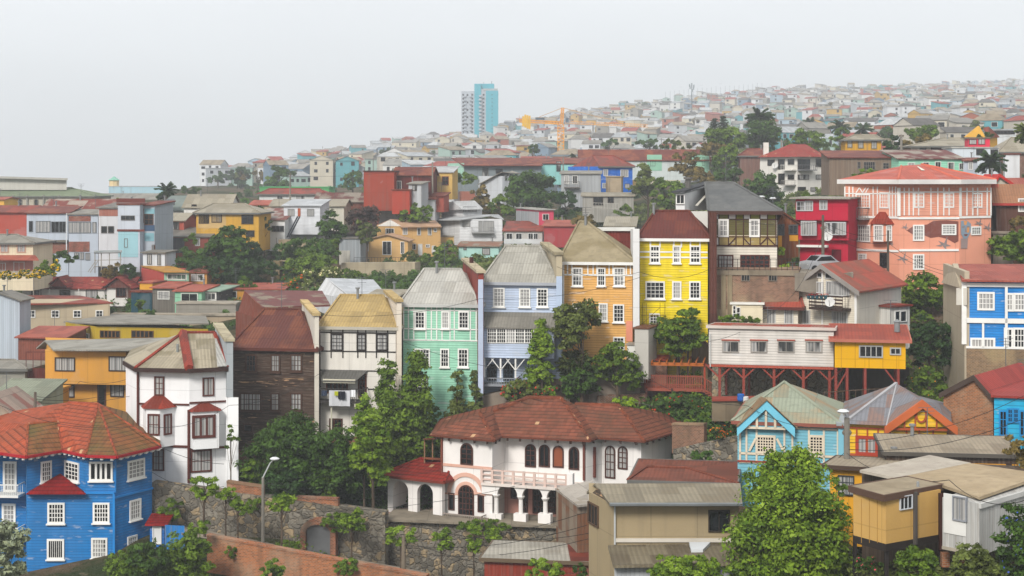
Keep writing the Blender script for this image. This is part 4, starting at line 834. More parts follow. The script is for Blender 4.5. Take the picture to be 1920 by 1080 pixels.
# long pale stilt house and the yellow one
m = mat('clap', 'd3cdc5', .2); h = House('stilt_house', 'long pale boarded house standing on red braced stilts', [(1329, 121.5), (1563, 119.5)], 618, 688, m, dp=7, skirt=0)
h.shed(610, mat('corr', 'b8503e', 'a89a88'), .15, fascia=plain('c9bdb4')); h.walls(); h.ws(0, [(1356, 641, 1384, 659), (1409, 641, 1437, 659), (1460, 641, 1488, 659), (1512, 641, 1540, 659)], fr='a09a92', nx=2, ny=1, g=2, t=.07)
h.strips(0, [(x0, 636.5, x0 + 34, 638.5) for x0 in (1353, 1406, 1457, 1509)] + [(1329, 686, 1563, 690)], 'a8503e', 'red_strip', .13); h.strips(0, [(1331, 626, 1333, 688)], 'b9b9b6', 'downpipe', .15)
def stilts(h, xs, yb, f, c, dep=6, br=True, yb2=None):
    W = h.W[f]
    for px in xs:
        mb = MB(); u = W.u(px); zt = h.zB; zb = W.z(px, yb); mb.bar(W.L(u, zb, -.1), W.L(u, zt, -.1), .13, 4)
        if br:
            for s_ in (-1, 1): mb.bar(W.L(u, zt - 1.05, -.1), W.L(u + s_ * 1.05, zt - .05, -.1), .08, 4)
        h.part(mb, 'stilt', plain(c))
        mb = MB(); mb.bar(W.L(u, zb, -dep), W.L(u, zt, -dep), .12, 4); h.part(mb, 'rear_stilt', plain(c))
stilts(h, (1349, 1394, 1451, 1506, 1555), 760, 0, '8f4236'); fb = MB(); h.W[0].slab(fb, 0, h.W[0].len, h.zB - .2, h.zB, -6.9, -.02); h.part(fb, 'floor_beam', plain('6a342a'))
h = House('stilt_house', 'small yellow panelled house on thin red stilts', [(1565, 118.5), (1698, 117.5)], 640, 692, mat('stuc', 'dba50f', .1), dp=7, skirt=0); h.shed(612, mat('corr', 'b5523c', 'a04838'), .4, fascia=plain('b06a58')); h.walls()
h.ws(0, [(1613, 650, 1653, 668, dict(nx=4)), (1671, 654, 1687, 663, dict(nx=2))], fr='a8a8a4', ny=1, g=0, t=.1, bars=.07); h.strips(0, [(x, 642, x + .8, 691) for x in (1577, 1603, 1629, 1655, 1681)], 'a87a10', 'panel_joint', .02); stilts(h, (1567, 1588, 1622, 1684), 765, 0, '8a3f36', br=False)
fl = MB(); q = P(1682, 622, 121); fl.lathe(q, [(.22, 0), (.22, .75), (.3, .75), (.05, .95)], 10); h.part(fl, 'chimney', mat('metal', '8a8d8e')); br = MB(); W = h.W[0]
for a, b in (((1565, 735), (1590, 693)), ((1660, 693), (1685, 725))): br.bar(W.L(W.u(a[0]), W.z(*a), -.1), W.L(W.u(b[0]), W.z(*b), -.1), .08, 4)
h.part(br, 'brace', plain('8a3f36'))
def wallthing(name, label, A, B, m, th=.5, cat='wall', top=None, coping=None):
    """A=(px,D,ytop,ybottom) left end, B right end"""
    a0, a1, b0, b1 = P(A[0], A[3], A[1]), P(A[0], A[2], A[1]), P(B[0], B[3], B[1]), P(B[0], B[2], B[1]); mb = MB(); d = V((b0.x - a0.x, b0.y - a0.y, 0)).normalized(); n = V((-d.y, d.x, 0)) * th
    mb.hexa([a0, b0, b0 + n, a0 + n, a1, b1, b1 + n, a1 + n]); o = mb.build(name, m); tag(o, label, cat)
    if coping:
        c = MB(); up = V((0, 0, .15)); e_ = n * .15; c.hexa([a1 - e_, b1 - e_, b1 + n + e_, a1 + n + e_, a1 - e_ + up, b1 - e_ + up, b1 + n + e_ + up, a1 + n + e_ + up]); c.build('coping', coping, o)
    return o
ST = mat('stone', '8a8478', '4a4438')
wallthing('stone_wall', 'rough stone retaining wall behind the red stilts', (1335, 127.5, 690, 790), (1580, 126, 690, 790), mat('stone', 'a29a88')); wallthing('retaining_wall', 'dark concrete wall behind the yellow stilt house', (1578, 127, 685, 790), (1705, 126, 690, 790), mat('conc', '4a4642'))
# vivid blue house on the right
m = mat('clap', '0f80cc', .2); h = House('timber_house', 'vivid blue house with white trim on a tall brick base, by the frame edge', [(1770, 131), (1810, 120), (1960, 119)], 524, 765, m, back=[(1960, 130), (1800, 134)], ref=1); h.walls(); GY = mat('stuc', 'b0a48f', .45)
W = h.W[0]; s = MB(); W.slab(s, -.05, W.len + .02, h.zB - 2, h.zE + .6, -.3, .06); h.part(s, 'side_render', GY); h.strips(1, [(1803, 528, 1812, 645), (1811, 597, 1960, 606), (1811, 531, 1960, 538), (1884, 538, 1889, 605), (1884, 606, 1889, 652), (1841, 606, 1845, 652), (1811, 650, 1960, 654)], WHITE, 'trim_board', .15)
h.strips(1, [(1812, 654, 1960, 765)], mat('brick', '8d7050', 'a08f6a'), 'brick_base', .1); wk = dict(nx=4, ny=3, t=.15, g=1, bars=.05); h.ws(1, [(1836, 551, 1861, 578), (1889, 553, 1897, 580, dict(nx=2)), (1904, 553, 1925, 580), (1823, 637, 1840, 650, dict(ny=1, nx=3)), (1846, 637, 1862, 650, dict(ny=1, nx=3)), (1886, 618, 1896, 650, dict(nx=2, g=0)), (1903, 618, 1925, 650, dict(g=0))], **wk)
A = [V((*G(x, d).xy, Z(524, 120))) for x, d in ((1803, 119.5), (1965, 118.4), (1965, 130), (1795, 133))]; h.plate([A[0], A[1], P(1960, 495, 128), P(1794, 495, 128)], mat('corr', 'b25a4a', 'c06a58')); pg = MB(); pg.prism([P(1810, 540, 120), P(1796, 494, 127), P(1774, 530, 131)], V((-.4, 0, 0))); flipfix(h.part(pg, 'parapet', GY))
sg = MB(); sg.hexa([P(1793, 572, 120.4), P(1813, 572, 119.6), P(1813, 572, 119.9), P(1793, 572, 120.7), P(1793, 540, 120.4), P(1813, 540, 119.6), P(1813, 540, 119.9), P(1793, 540, 120.7)]); h.part(sg, 'meter_board', plain('cfcbc0'))
h = House('brick_house', 'red brick gable end house below the vivid blue house', [(1769, 108), (1862, 106)], 745, 835, mat('brick', 'a3673f'), dp=9, skirt=8); h.gable(706, mat('corr', 'b4463c', 'a33c34'), .25, True, 1828, fascia=plain('4a3c34')); h.walls()
h = House('timber_house', 'turquoise house front with tall windows beside the brick gable', [(1864, 105), (1960, 104)], 748, 835, mat('clap', '16a5cf', .3), dp=8, skirt=8); h.shed(716, mat('corr', 'b4463c', 'a33c34'), .2); h.walls(); h.ws(0, [(1876, 772, 1886, 815), (1891, 768, 1897, 790), (1902, 768, 1908, 790), (1914, 772, 1924, 815)], fr='1a86c4', nx=2, ny=3, g=0, t=.1)
# light blue house and yellow house with gables
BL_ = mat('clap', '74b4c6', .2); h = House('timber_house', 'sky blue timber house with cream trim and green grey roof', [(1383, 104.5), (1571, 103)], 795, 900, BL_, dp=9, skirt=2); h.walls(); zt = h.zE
FL, FR, BR, BL = [V((p.x, p.y, zt)) for p in h.eaves(.35, zt)]; A = P(1471, 716, 108.5)
r = MB()
for f in ((FL, FR, A), (FR, BR, A), (BR, BL, A), (BL, FL, A), (BL, BR, FR, FL)): r.poly(f)
o = h.part(r, 'roof', mat('rust', 'a8b09a', 'b89c78')); rb = MB(); [rb.bar(q, A, .12, 5) for q in (FL, FR)]; rb.build('ridge_cap', plain('8c9280'), o); h.gut([FL, FR, BR, BL], plain('8a5244'), .2)
W = h.W[0]; CR = 'dccfb8'; h.strips(0, [(1383, 801, 1575, 804), (1386, 851, 1572, 855), (1386, 867, 1572, 871)] + [(x, 800, x + 3.5, 868) for x in (1386, 1398, 1417, 1469, 1484, 1515, 1543, 1569)], CR, 'trim_board', .07); h.strips(0, [(1383, 866, 1573, 869)], '9a4438', 'red_strip', .12)
h.ws(0, [(1421, 820, 1450, 846, dict(nx=6)), (1520, 820, 1541, 846)], fr=CR, nx=4, ny=5, t=.15, g=0, bars=.06)
# front gable of the blue house
pg = MB(); ap = W.L(W.u(1437), W.z(1437, 758), .35); e0, e1 = W.L(W.u(1390), W.z(1390, 799), .35), W.L(W.u(1485), W.z(1485, 801), .35); pg.prism([e0, e1, ap], W.n * -.35); flipfix(h.part(pg, 'gable_wall', BL_))
bb = MB()
for q in (e0, e1): d = (q - ap).normalized(); bb.prism([ap + V((0, 0, .35)), q + d * .3 + V((0, 0, .25)), q + d * .3 - V((0, 0, .35)), ap - V((0, 0, .25))], W.n * .3)
flipfix(h.part(bb, 'bargeboard', plain('74c3dc'))); gr = MB(); rk = P(1455, 752, 107)
back = V((ap.x, ap.y + 2.2, ap.z + .2)); ap_ = ap + V((0, -.1, .36))
for q in (e0, e1): d = (q - ap).normalized(); gr.prism([ap_ - V((0, .3, 0)), q + d * .4 + V((0, -.4, .3)), q + d * .4 + V((0, .5, .3)), back], V((0, 0, .08)))
flipfix(h.part(gr, 'gable_roof', mat('rust', '9a7a58', 'a89878'))); tr = MB()
for a, b in (((1405, 799), (1407, 783)), ((1407, 783), (1420, 770)), ((1420, 770), (1437, 766)), ((1437, 766), (1454, 770)), ((1454, 770), (1467, 783)), ((1467, 783), (1469, 799)), ((1420, 800), (1420, 771)), ((1437, 800), (1437, 767)), ((1454, 800), (1454, 771)), ((1405, 845), (1417, 822)), ((1469, 845), (1457, 822))): tr.bar(W.L(W.u(a[0]), W.z(*a), .42 if a[1] < 801 else .08), W.L(W.u(b[0]), W.z(*b), .42 if a[1] < 801 else .08), .1, 4)
W.pslab(tr, 1398, 799, 1474, 803, .3, .45); h.part(tr, 'gable_tracery', plain(CR)); fire(h, 1572, 1582, 102.7, 798, 880, (1562, 772, 109), mat('stuc', '7db9cc', .2), plain('9aa0a2'))
YM = mat('clap', 'ecbc1c', .22); OR = 'a8502c'; h = House('timber_house', 'deep yellow timber house with orange brown trim and grey tin roof', [(1583, 103), (1665, 102.2), (1775, 101.8)], 798, 905, YM, back=[(1775, 111), (1583, 112)]); h.walls(); zt = h.zE
FL, FM, FR, BR, BL = [V((*G(x, d).xy, zt)) for x, d in ((1582, 102.6), (1662, 101.8), (1785, 101.3), (1782, 111.5), (1582, 112.5))]; A, B_ = P(1678, 720, 109), P(1640, 728, 110); r = MB()
A = P(1681, 719, 107); A2 = P(1728, 753, 101.6); A3 = P(1722, 742, 109)
for f in ((FL, FM, A), (FM, A2, A3, A), (A2, FR, BR, A3), (BL, FL, A), (BR, BL, A, A3)): r.poly(f)
o = h.part(r, 'roof', mat('rust', '8f9096', '9a7a6c')); flipfix(o); rb = MB(); rb.bar(FL, A, .14, 4); rb.bar(FM, A, .06, 4); rb.build('ridge_cap', plain('a0a0a2'), o); W = h.W[1]
pg = MB(); ap = W.L(W.u(1728), W.z(1728, 755), .2); e0, e1 = W.L(W.u(1664), W.z(1664, 799), .2), W.L(W.u(1786), W.z(1786, 799), .2); pg.prism([e0, e1, ap], W.n * -.3); flipfix(h.part(pg, 'gable_wall', YM)); bb = MB()
for q in (e0, e1): d = (q - ap).normalized(); bb.prism([ap + V((0, 0, .25)), q + d * .3 + V((0, 0, .2)), q + d * .3 - V((0, 0, .35)), ap - V((0, 0, .3))], W.n * .35)
flipfix(h.part(bb, 'bargeboard', plain('bd6236'))); tr = MB()
for a, b in (((1676, 803), (1680, 790)), ((1680, 790), (1700, 772)), ((1700, 772), (1728, 764)), ((1728, 764), (1752, 770)), ((1752, 770), (1770, 785)), ((1695, 803), (1695, 778)), ((1715, 803), (1715, 768)), ((1736, 803), (1736, 766)), ((1755, 803), (1755, 773))): tr.bar(W.L(W.u(a[0]), W.z(*a), .26), W.L(W.u(b[0]), W.z(*b), .26), .06, 4)
c0 = W.L(W.u(1726), W.z(1726, 777), .3); rg = [c0 + W.d * .3 * math.cos(k * .5236) + V((0, 0, .45 * math.sin(k * .5236))) for k in range(13)]; tr.tube(rg, .07, 4); W.pslab(tr, 1672, 802, 1775, 806, .15, .3); h.part(tr, 'gable_tracery', plain(OR))
h.strips(0, [(x, 803, x + 3, 850) for x in (1584, 1605, 1625, 1645, 1660)] + [(1583, 801, 1664, 804), (1583, 851, 1664, 855)], OR, 'timber_frame', .08); h.strips(1, [(x, 806, x + 3, 850) for x in (1667, 1698, 1722, 1748)], OR, 'timber_frame', .08); h.win(0, 1610, 823, 1641, 848, fr='a83c28', nx=2, ny=1, g=1, t=.2, bars=.15)
# sheds at the lower right
CG = mat('corr', 'b3a48c', '968670'); h = House('long_shed', 'long low shed with pale corrugated roof below the yellow gable', [(1662, 92), (1910, 91)], 856, 900, mat('vert', '4a3a30'), dp=5.5); h.shed(820, CG, .2, fascia=plain('55504a')); h.walls(); h.strips(0, [(1680, 868, 1910, 890)], 'c98f2a', 'ochre_panel', .04); h.strips(0, [(1886, 868, 1897, 890)], '3a2c26', 'door', .06)
h = House('rendered_house', 'small ochre house with barred window behind the concrete pole', [(1556, 88), (1668, 87)], 882, 960, mat('stuc', 'dc9f28', .15), dp=6); h.shed(862, CG, .4, fascia=plain('4a3a30')); h.walls(); h.win(0, 1573, 893, 1600, 926, fr='3b3f42', nx=4, ny=3, g=1, t=.05, o=.15)
h = House('shed', 'large flat roofed beige shed joining the weathered grey boards', [(1616, 80.6), (1684, 79.3), (1950, 78)], 894, 985, mat('vert', '5a4c40', .3), back=[(1950, 82), (1745, 83.5)], ref=1); h.walls()
h.plate([P(1612, 881, 80), P(1680, 895.5, 78.3), P(1820, 867.5, 82), P(1743, 853, 84)], mat('shin', 'd2c8b8', 'bfb4a6')); h.plate([P(1680, 895, 78.5), P(1755, 905, 76), P(1836, 932, 72.4), P(1960, 889, 77.5), P(1817, 868, 82)], mat('shin', 'c8b494', 'b39f80'))
h = House('stilt_shed', 'ochre yellow shed with small window standing on black posts', [(1600, 75), (1661, 73.2), (1764, 75.2)], 934, 1020, mat('stuc', 'c39c5a', .2), ref=1, skirt=0, tops=None)
h.walls(); E = [P(1592, 911, 75.3), P(1657, 929, 72.9), P(1769, 908, 75.6), P(1700, 893, 78)]; h.plate(E, mat('shin', 'b5a68c', '9c8d74'), .1); h.gut(E, plain('5a4438'), .28)
h.win(1, 1687, 930, 1708, 953, fr='c9cdd2', nx=3, ny=1, g=0, t=.04, bars=.03); h.strips(1, [(1712, 922, 1716, 1020)], '55504c', 'downpipe', .15); h.strips(0, [(x, 935, x + .8, 1018) for x in (1615, 1630, 1645)], 'a88240', 'panel_joint', .015); fb = MB(); fb.prism([V((p.x, p.y, h.zB - .35)) for p in h.fp], V((0, 0, .34))); flipfix(h.part(fb, 'floor_beam', plain('2e2824')))
for px, D in ((1603, 78.6), (1662, 73.5), (1763, 75.7), (1700, 81)): q = MB(); q.bar(P(px, 1090, D), V((P(px, 1090, D).x, D, h.zB - .3)), .12, 4); h.part(q, 'post', plain('2a2523'))
ch = MB(); ch.bar(P(1721, 912, 75), P(1721, 903, 75), .06, 6); ch.bar(P(1721, 921, 75), P(1721, 904, 75), .07, 6); h.part(ch, 'flue', mat('metal', '9a9d9e'))
h = House('plank_shed', 'weathered white plank shed with curtained window beside the ochre shed', [(1767, 73.4), (1836, 72), (1960, 76.5)], 944, 1030, mat('vert', 'b9b8b4', .55), ref=1, skirt=.3); h.walls(); h.strips(0, [(1770, 928, 1812, 1002)], 'd9d8d3', 'white_panel', .04); h.win(0, 1790, 933, 1812, 974, fr='8d9096', nx=2, ny=1, g=1, t=.06, o=.12); h.strips(1, [(1836, 926, 1960, 935)], 'c4c3bf', 'verge_board', .1); h.strips(0, [(1767, 1030, 1836, 1036)], 'a59c8c', 'floor_beam', .05); dk_ = MB(); dk_.bar(P(1766, 1030, 75), P(1766, 925, 75), .2, 4); h.part(dk_, 'corner_post', mat('rust', '4a2a22'))
for px in (1772, 1800): q = MB(); q.bar(P(px, 1062, 74.5), P(px, 1036, 74.5), .25, 4); h.part(q, 'pier', mat('brick', 'a86c48'))
# ---------------------------------------------------------------- white villa
VT = mat('tile', '9a5a44', '6b4a38'); VW = mat('stuc', 'e6e2de', .12); PK = 'd8ab98'; VB = '4e3028'
h = House('villa', 'white two storey villa with dark red tiled roof, arcade and arched windows', [(829, 120.5), (923, 118.7), (946, 121), (1099, 118.8), (1129, 120.2), (1202, 118.6), (1266, 124)], 822, 978, VW, back=[(1266, 129), (829, 127.5)], ref=1, skirt=1); h.walls()
zt = h.zE; e = [(806, 120.6), (926, 117.9), (940, 119.9), (1106, 117.9), (1120, 119.3), (1208, 117.6), (1287, 123.5), (1280, 130), (825, 128.5)]; E = [V((*G(x, d).xy, zt)) for x, d in e]
A, A2, B1, B2, C1 = P(900, 774, 122.4), P(925, 772, 123.6), P(990, 745, 124.4), P(1052, 746, 124.4), P(1160, 760, 123.6)
A3 = P(1078, 758, 124.3); r = MB()
for f in ((E[0], E[1], A), (E[1], E[2], A2, A), (E[2], E[3], B2, B1, A2), (E[3], E[4], A3, B2), (E[4], E[5], C1, A3), (E[5], E[6], C1), (E[6], E[7], C1), (E[8], E[0], A, A2, B1), (E[7], E[8], B1, B2, A3, C1)): r.poly(f)
r.poly([p - V((0, 0, .05)) for p in E][::-1]); o = h.part(r, 'roof', VT); flipfix(o); rb = MB()
for a, b in ((E[1], A), (E[3], B2), (E[5], C1), (B1, B2), (A3, C1), (A2, B1)): rb.bar(a, b, .15, 5)
rb.build('ridge_cap', mat('tile', '9a5236', '70402c'), o); g = MB(); bk = MB()
for i in range(6):
    a, b = E[i], E[i + 1]; g.bar(a - V((0, 0, .08)), b - V((0, 0, .08)), .09, 4); L_ = (b - a).length; k = max(1, int(L_ / .95))
    for j in range(k): p = a.lerp(b, (j + .5) / k); bk.box((p.x, p.y + .55, p.z - .36), .16, 1.1, .26)
h.part(g, 'gutter', plain('6a3a2a')); h.part(bk, 'eaves_bracket', plain('3a2a24'))
ak = dict(fr=VB, nx=2, ny=4, g=0, t=.1, arch=True, bars=.06); h.win(0, 866, 833, 885, 869, **ak); h.ws(2, [(987, 835, 1003, 873), (1013, 836, 1029, 873, dict(ny=1)), (1039, 838, 1055, 874, dict(g=plain('8a4c30'), nx=1, ny=1)), (1069, 840, 1084, 878, dict(ny=1))], **ak); h.ws(4, [(1137, 838, 1152, 894, dict(g=1)), (1161, 839, 1175, 877, dict(g=1))], **ak)
h.win(0, 862, 912, 887, 976, **dict(ak, nx=4, ny=6, name='door')); h.ws(0, [(843, 926, 851, 954), (898, 930, 906, 958)], fr=VB, nx=1, ny=1, g=0, t=.08)
W = h.W[0]; am = MB()
for r0, r1 in ((.68, .92), (1.3, 1.6)):
    uc = W.u(874.5); zc = W.z(875, 926)
    for i in range(14):
        t0, t1 = math.pi * i / 14, math.pi * (i + 1) / 14; am.prism([W.L(uc + q * math.cos(t), zc + q * math.sin(t), -.02) for q, t in ((r0, t0), (r1, t0), (r1, t1), (r0, t1))], W.n * (.07 + .02 * r1))
flipfix(h.part(am, 'arch_moulding', plain(PK))); h.strips(0, [(829, 872, 923, 877), (829, 924, 862, 927), (888, 924, 923, 927), (829, 970, 923, 977)], PK, 'string_course', .06); h.strips(0, [(828, 820, 831, 960)], '7a4436', 'downpipe', .15)
h.rail(0, 826, 960, 912, 974, .9, '9a8f86', n=22); 
# arcade of three arches with a terrace above
W = h.W[2]; u0, u1 = W.u(926), W.u(1082); z0, z1 = W.z(1000, 984), W.z(1000, 901); dp_ = 2.6; ar = MB(); Wf = Wall(W.L(u0, 0, dp_), W.L(u1, 0, dp_)); cs = [Wf.u(x) for x in (951, 998, 1044)]; R_ = Wf.u(970) - Wf.u(951); zs = Wf.z(990, 932)
def arcwall(mb, Wf, cs, R_, zs, ztop, ua, ub, th, K=12):
    xs = [ua] + [c + s_ * R_ for c in cs for s_ in (-1, 1)] + [ub]
    for i in range(0, len(xs), 2): Wf.slab(mb, xs[i], xs[i + 1], zs, ztop, -th, 0)
    for c in cs:
        for i in range(K):
            t0, t1 = math.pi * i / K, math.pi * (i + 1) / K; a, b = (c + R_ * math.cos(t0), zs + R_ * math.sin(t0)), (c + R_ * math.cos(t1), zs + R_ * math.sin(t1)); mb.prism([Wf.L(a[0], a[1], -th), Wf.L(a[0], ztop, -th), Wf.L(b[0], ztop, -th), Wf.L(b[0], b[1], -th)], Wf.n * th)
arcwall(ar, Wf, cs, R_, zs, z1 - .05, 0, u1 - u0, .35); pr = h.part(ar, 'arcade', VW); flipfix(pr)
for k, px in enumerate((929, 975, 1021, 1064)): u = Wf.u(px); q = Wf.L(u, 0, -.2); zb = Wf.z(px, 984); co = MB(); Wf.slab(co, u - .48, u + .48, zb, zb + .8, -.5, .08); co.lathe((q.x, q.y, zb), [(.17, .79), (.16, zs - zb - .25), (.2, zs - zb - .2), (.3, zs - zb - .05), (.3, zs - zb)], 10); co.build('arcade_column', VW, pr)
tb = MB(); W.slab(tb, u0, u1 + .6, z1 - .06, z1 + .12, 0, dp_ + .15); W.slab(tb, u0 - .6, u1 + .3, z0 - .5, z0, 0, dp_ + .1); h.part(tb, 'terrace', mat('stuc', 'd8cec6', .4))
W.slab(q := MB(), u0, u1, z0, z1 - .07, 0, .03); h.part(q, 'arcade_back_wall', mat('stuc', 'c99284', .3)); ak2 = dict(ak, o=.16, nx=3, ny=5); h.ws(2, [(961, 915, 968, 932, dict(nx=1, ny=1)), (978, 912, 988, 960), (1002, 908, 1020, 960), (1030, 914, 1042, 960)], **ak2)
bl = MB(); Wt = Wall(W.L(u0, 0, dp_), W.L(u1, 0, dp_)); zr = z1 + .12
for zz in (.25, .6, .95): Wt.slab(bl, 0, u1 - u0, zr + zz - .05, zr + zz + .05, -.1, 0)
for k in range(9): u = (u1 - u0) * k / 8; Wt.slab(bl, u - .09, u + .09, zr, zr + 1.0, -.11, .01)
bl2 = h.part(bl, 'terrace_balustrade', plain('d6bcb0')); pb = MB(); Wt.slab(pb, u1 - u0 + .05, u1 - u0 + .5, z0, zr + 1.1, -.4, .05); h.part(pb, 'corner_pillar', VW); h.strips(2, [(1094, 826, 1098, 900)], '6a3a30', 'downpipe', .2); h.strips(3, [(1112, 838, 1114, 895)], '6a3a30', 'downpipe', .2)
# low arcaded wing
hw = House('villa_wing', 'low arched wing with bright red tiled roof at the side of the white villa', [(727, 121.8), (829, 119.4)], 901, 972, VW, dp=5); W = hw.W[0]; W.d; ar = MB(); cs = [W.u(751), W.u(797)]; R_ = W.u(765.5) - W.u(751); zs = W.z(770, 922); zb = hw.zB; arcwall(ar, W, cs, R_, zs, hw.zE, 0, W.len, .4)
xs = [0] + [c + s_ * R_ for c in cs for s_ in (-1, 1)] + [W.len]
for i in range(0, 6, 2): W.slab(ar, xs[i], xs[i + 1], zb, zs, -.4, 0)
for i in (0, 2): W.slab(ar, xs[i] + (0 if i == 0 else .2), xs[i] + (.6 if i == 0 else 1.1), zb, hw.zE, -5, -4.6)
W.slab(ar, 0, .4, zb + .3, hw.zE, -5, -.4); o = hw.part(ar, 'arcade_wall', VW); flipfix(o); hw.hip((790, 850, 863), mat('tile', 'b03a2c', '8c3026'), .45, plain('7a3428'), .15); fl = MB(); W.slab(fl, -.3, W.len + .3, zb - .35, zb, -5.3, .4); hw.part(fl, 'floor', mat('conc', 'c9a898'))
pv = thing('pavilion', 'small open timber lookout on the low red tiled wing', 'pavilion', P(812, 864, 124)); q = MB()
for px in (796, 811, 827):
    for d in (122.5, 125): q.bar(P(px, 868, d), P(px, 824, d), .07, 4)
q.build('post', plain('8a6a50'), pv); q = MB(); q.hexa([P(794, 825, 122), P(829, 823, 122), P(829, 823, 125.5), P(794, 825, 125.5), P(794, 822, 122), P(829, 820, 122), P(829, 820, 125.5), P(794, 822, 125.5)]); q.hexa([P(795, 861, 122), P(828, 863, 122), P(828, 863, 125.5), P(795, 861, 125.5), P(795, 857, 122), P(828, 859, 122), P(828, 859, 125.5), P(795, 857, 125.5)]); q.build('roof', mat('rust', '9a5a3c', '70402c'), pv)
# cemented platform and stone walls
wallthing('stone_wall', 'rough stone wall carrying the white villa terrace', (722, 118.3, 975, 1110), (1135, 116.3, 992, 1120), ST, 3, coping=mat('conc', '8e8474')); wallthing('stone_wall', 'rough stone wall with arched gate beside the street', (283, 118.9, 905, 1045), (722, 116.5, 962, 1085), ST, 1.2)
wallthing('brick_wall', 'orange brick wall topping the stone wall beside the lamp post', (425, 118.6, 905, 945), (494, 118.2, 915, 958), mat('brick', 'a4623c'), .4, coping=mat('conc', '9a7a60')); wallthing('brick_wall', 'orange brick parapet above the arched gate', (556, 117.8, 934, 955), (634, 117.3, 938, 964), mat('brick', 'a4623c'), .4, coping=mat('brick', '8f5238')); wallthing('brick_wall', 'long orange brick wall descending the street at the bottom of the photo', (388, 110.5, 1006, 1075), (800, 104.5, 1083, 1150), mat('brick', 'b06a3e'), .4, coping=mat('brick', 'a5603a'))
wallthing('brick_wall', 'brick wall base under the cream balcony house', (600, 128.5, 820, 905), (756, 127.5, 826, 915), mat('brick', '84503c', '4a3a30'), 1); wallthing('brick_wall', 'brick base wall below the dark board house', (440, 129, 850, 930), (602, 127.8, 850, 930), mat('brick', '7c4a36', '3a342c'), 1); wallthing('retaining_wall', 'weathered concrete base below the blue and mustard houses', (905, 130.5, 742, 830), (1200, 130.8, 676, 830), mat('conc', '8b7f72'), 1)
t = thing('arched_gate', 'grey metal arched gate with brick surround in the stone wall', 'gate', P(599, 1040, 116.4)); Wg = Wall(G(570, 116.9), G(630, 116.5)); u0, u1, z0, z1 = Wg.rect(576, 982, 622, 1041); K = 10; c = (u0 + u1) / 2; R_ = (u1 - u0) / 2; rise = .55; zc = z1 - rise
arc = [(c + R_ * math.cos(math.pi * i / K), zc + rise * math.sin(math.pi * i / K)) for i in range(K + 1)]; aro = [(c + (R_ + .4) * math.cos(math.pi * i / K), zc + (rise + .45) * math.sin(math.pi * i / K)) for i in range(K + 1)]; q = MB(); q.prism([Wg.L(a, b, -.2) for a, b in [(u0, z0), (u1, z0)] + arc], Wg.n * .35); flipfix(q.build('gate_leaf', mat('metal', '6f7173'), t)); q = MB()
for i in range(K): q.prism([Wg.L(*p, -.3) for p in (arc[i], aro[i], aro[i + 1], arc[i + 1])], Wg.n * .7)
Wg.slab(q, u0 - .4, u0, z0, zc, -.3, .4); Wg.slab(q, u1, u1 + .4, z0, zc, -.3, .4); flipfix(q.build('brick_surround', mat('brick', '9a5a3c'), t))
st = MB(); A = [(340, 112.5, 1003), (470, 111, 1022), (620, 109.5, 1050), (800, 107, 1085)]; Bk = [(340, 119, 985), (470, 118, 1010), (620, 117, 1040), (800, 115.5, 1072)]
for i in range(3): st.poly([P(A[i][0], A[i][2], A[i][1]), P(A[i + 1][0], A[i + 1][2], A[i + 1][1]), P(Bk[i + 1][0], Bk[i + 1][2], Bk[i + 1][1]), P(Bk[i][0], Bk[i][2], Bk[i][1])])
st.build('street', mat('conc', '9a8f80'), kind='structure')
def pole(label, px, yt, yb, D, r=.14, lamp=None, cross=None, c='8d887f', name='utility_pole'):
    t = thing(name, label, 'street lamp' if name == 'street_lamp' else 'utility pole', P(px, yb, D)); q = MB(); q.bar(P(px, yb + 10, D), P(px, yt, D), r, 8, r * .7); q.build('pole', mat('conc', c), t)
    if lamp:
        a, b, cx_, cy_ = lamp; p0 = P(px, yt, D); p1 = P(px + a * .6, yt + b * .75, D); p2 = P(px + a, yt + b, D - .3); q = MB(); q.tube([p0, p1, p2], .05, 5); q.build('arm', plain('b9bcbd'), t); q = MB(); q.lathe(p2 - V((0, 0, .14)), [(.05, 0), (.28, .05), (.36, .14), (.2, .24), (.05, .26)], 10); q.build('lamp_head', plain('d0d3d5'), t)
    if cross:
        q = MB(); w_, y = cross; q.bar(P(px - w_, y, D), P(px + w_, y, D), .07, 4)
        for k in (-1, -.4, .4, 1): q.lathe(P(px + w_ * k, y, D), [(.06, 0), (.1, .12), (.05, .25)], 6)
        q.build('crossarm', plain('6f675c'), t)
    return t
pole('grey street lamp with curved arm before the stone wall', 493, 895, 1025, 115, lamp=(22, -35, 0, 0), name='street_lamp'); pole('tall concrete lamp pole in front of the yellow gable house', 1588, 783, 968, 92, .22, lamp=(-7, -12, 0, 0), cross=(6, 815), name='street_lamp'); pole('wooden utility pole with wires at the bottom of the stone wall', 757, 1005, 1090, 110, .2, c='7a6f60'); pole('wooden pole in front of crimson and salmon houses', 1543, 403, 500, 140, .16, cross=(3, 430), c='6f665c'); pole('thin wooden pole before the salmon house door', 1665, 432, 505, 143, .12, c='5d554c'); pole('wooden pole by the orange apartment block balcony', 66, 735, 790, 128, .15, c='6f665c')
pole('street lamp pole on the hill above the salmon house roof', 1690, 252, 285, 230, .2, lamp=(-9, 13, 0, 0), cross=(4, 256), name='street_lamp'); pole('pole with crossarm behind the white red roofed house', 1465, 262, 282, 300, .2, cross=(9, 266)); pole('wooden pole beside the tall rust red house', 811, 304, 352, 262, .16, c='8a8378'); pole('wooden pole before the low red and green roofs', 544, 324, 372, 262, .14, c='8a8378'); pole('bare mast beside the white low houses on the skyline', 605, 274, 300, 700, .12); pole('thin pole between turquoise wall and blue house', 1056, 292, 325, 300, .14); pole('pole rising before the turquoise tower street', 63, 495, 560, 200, .08)
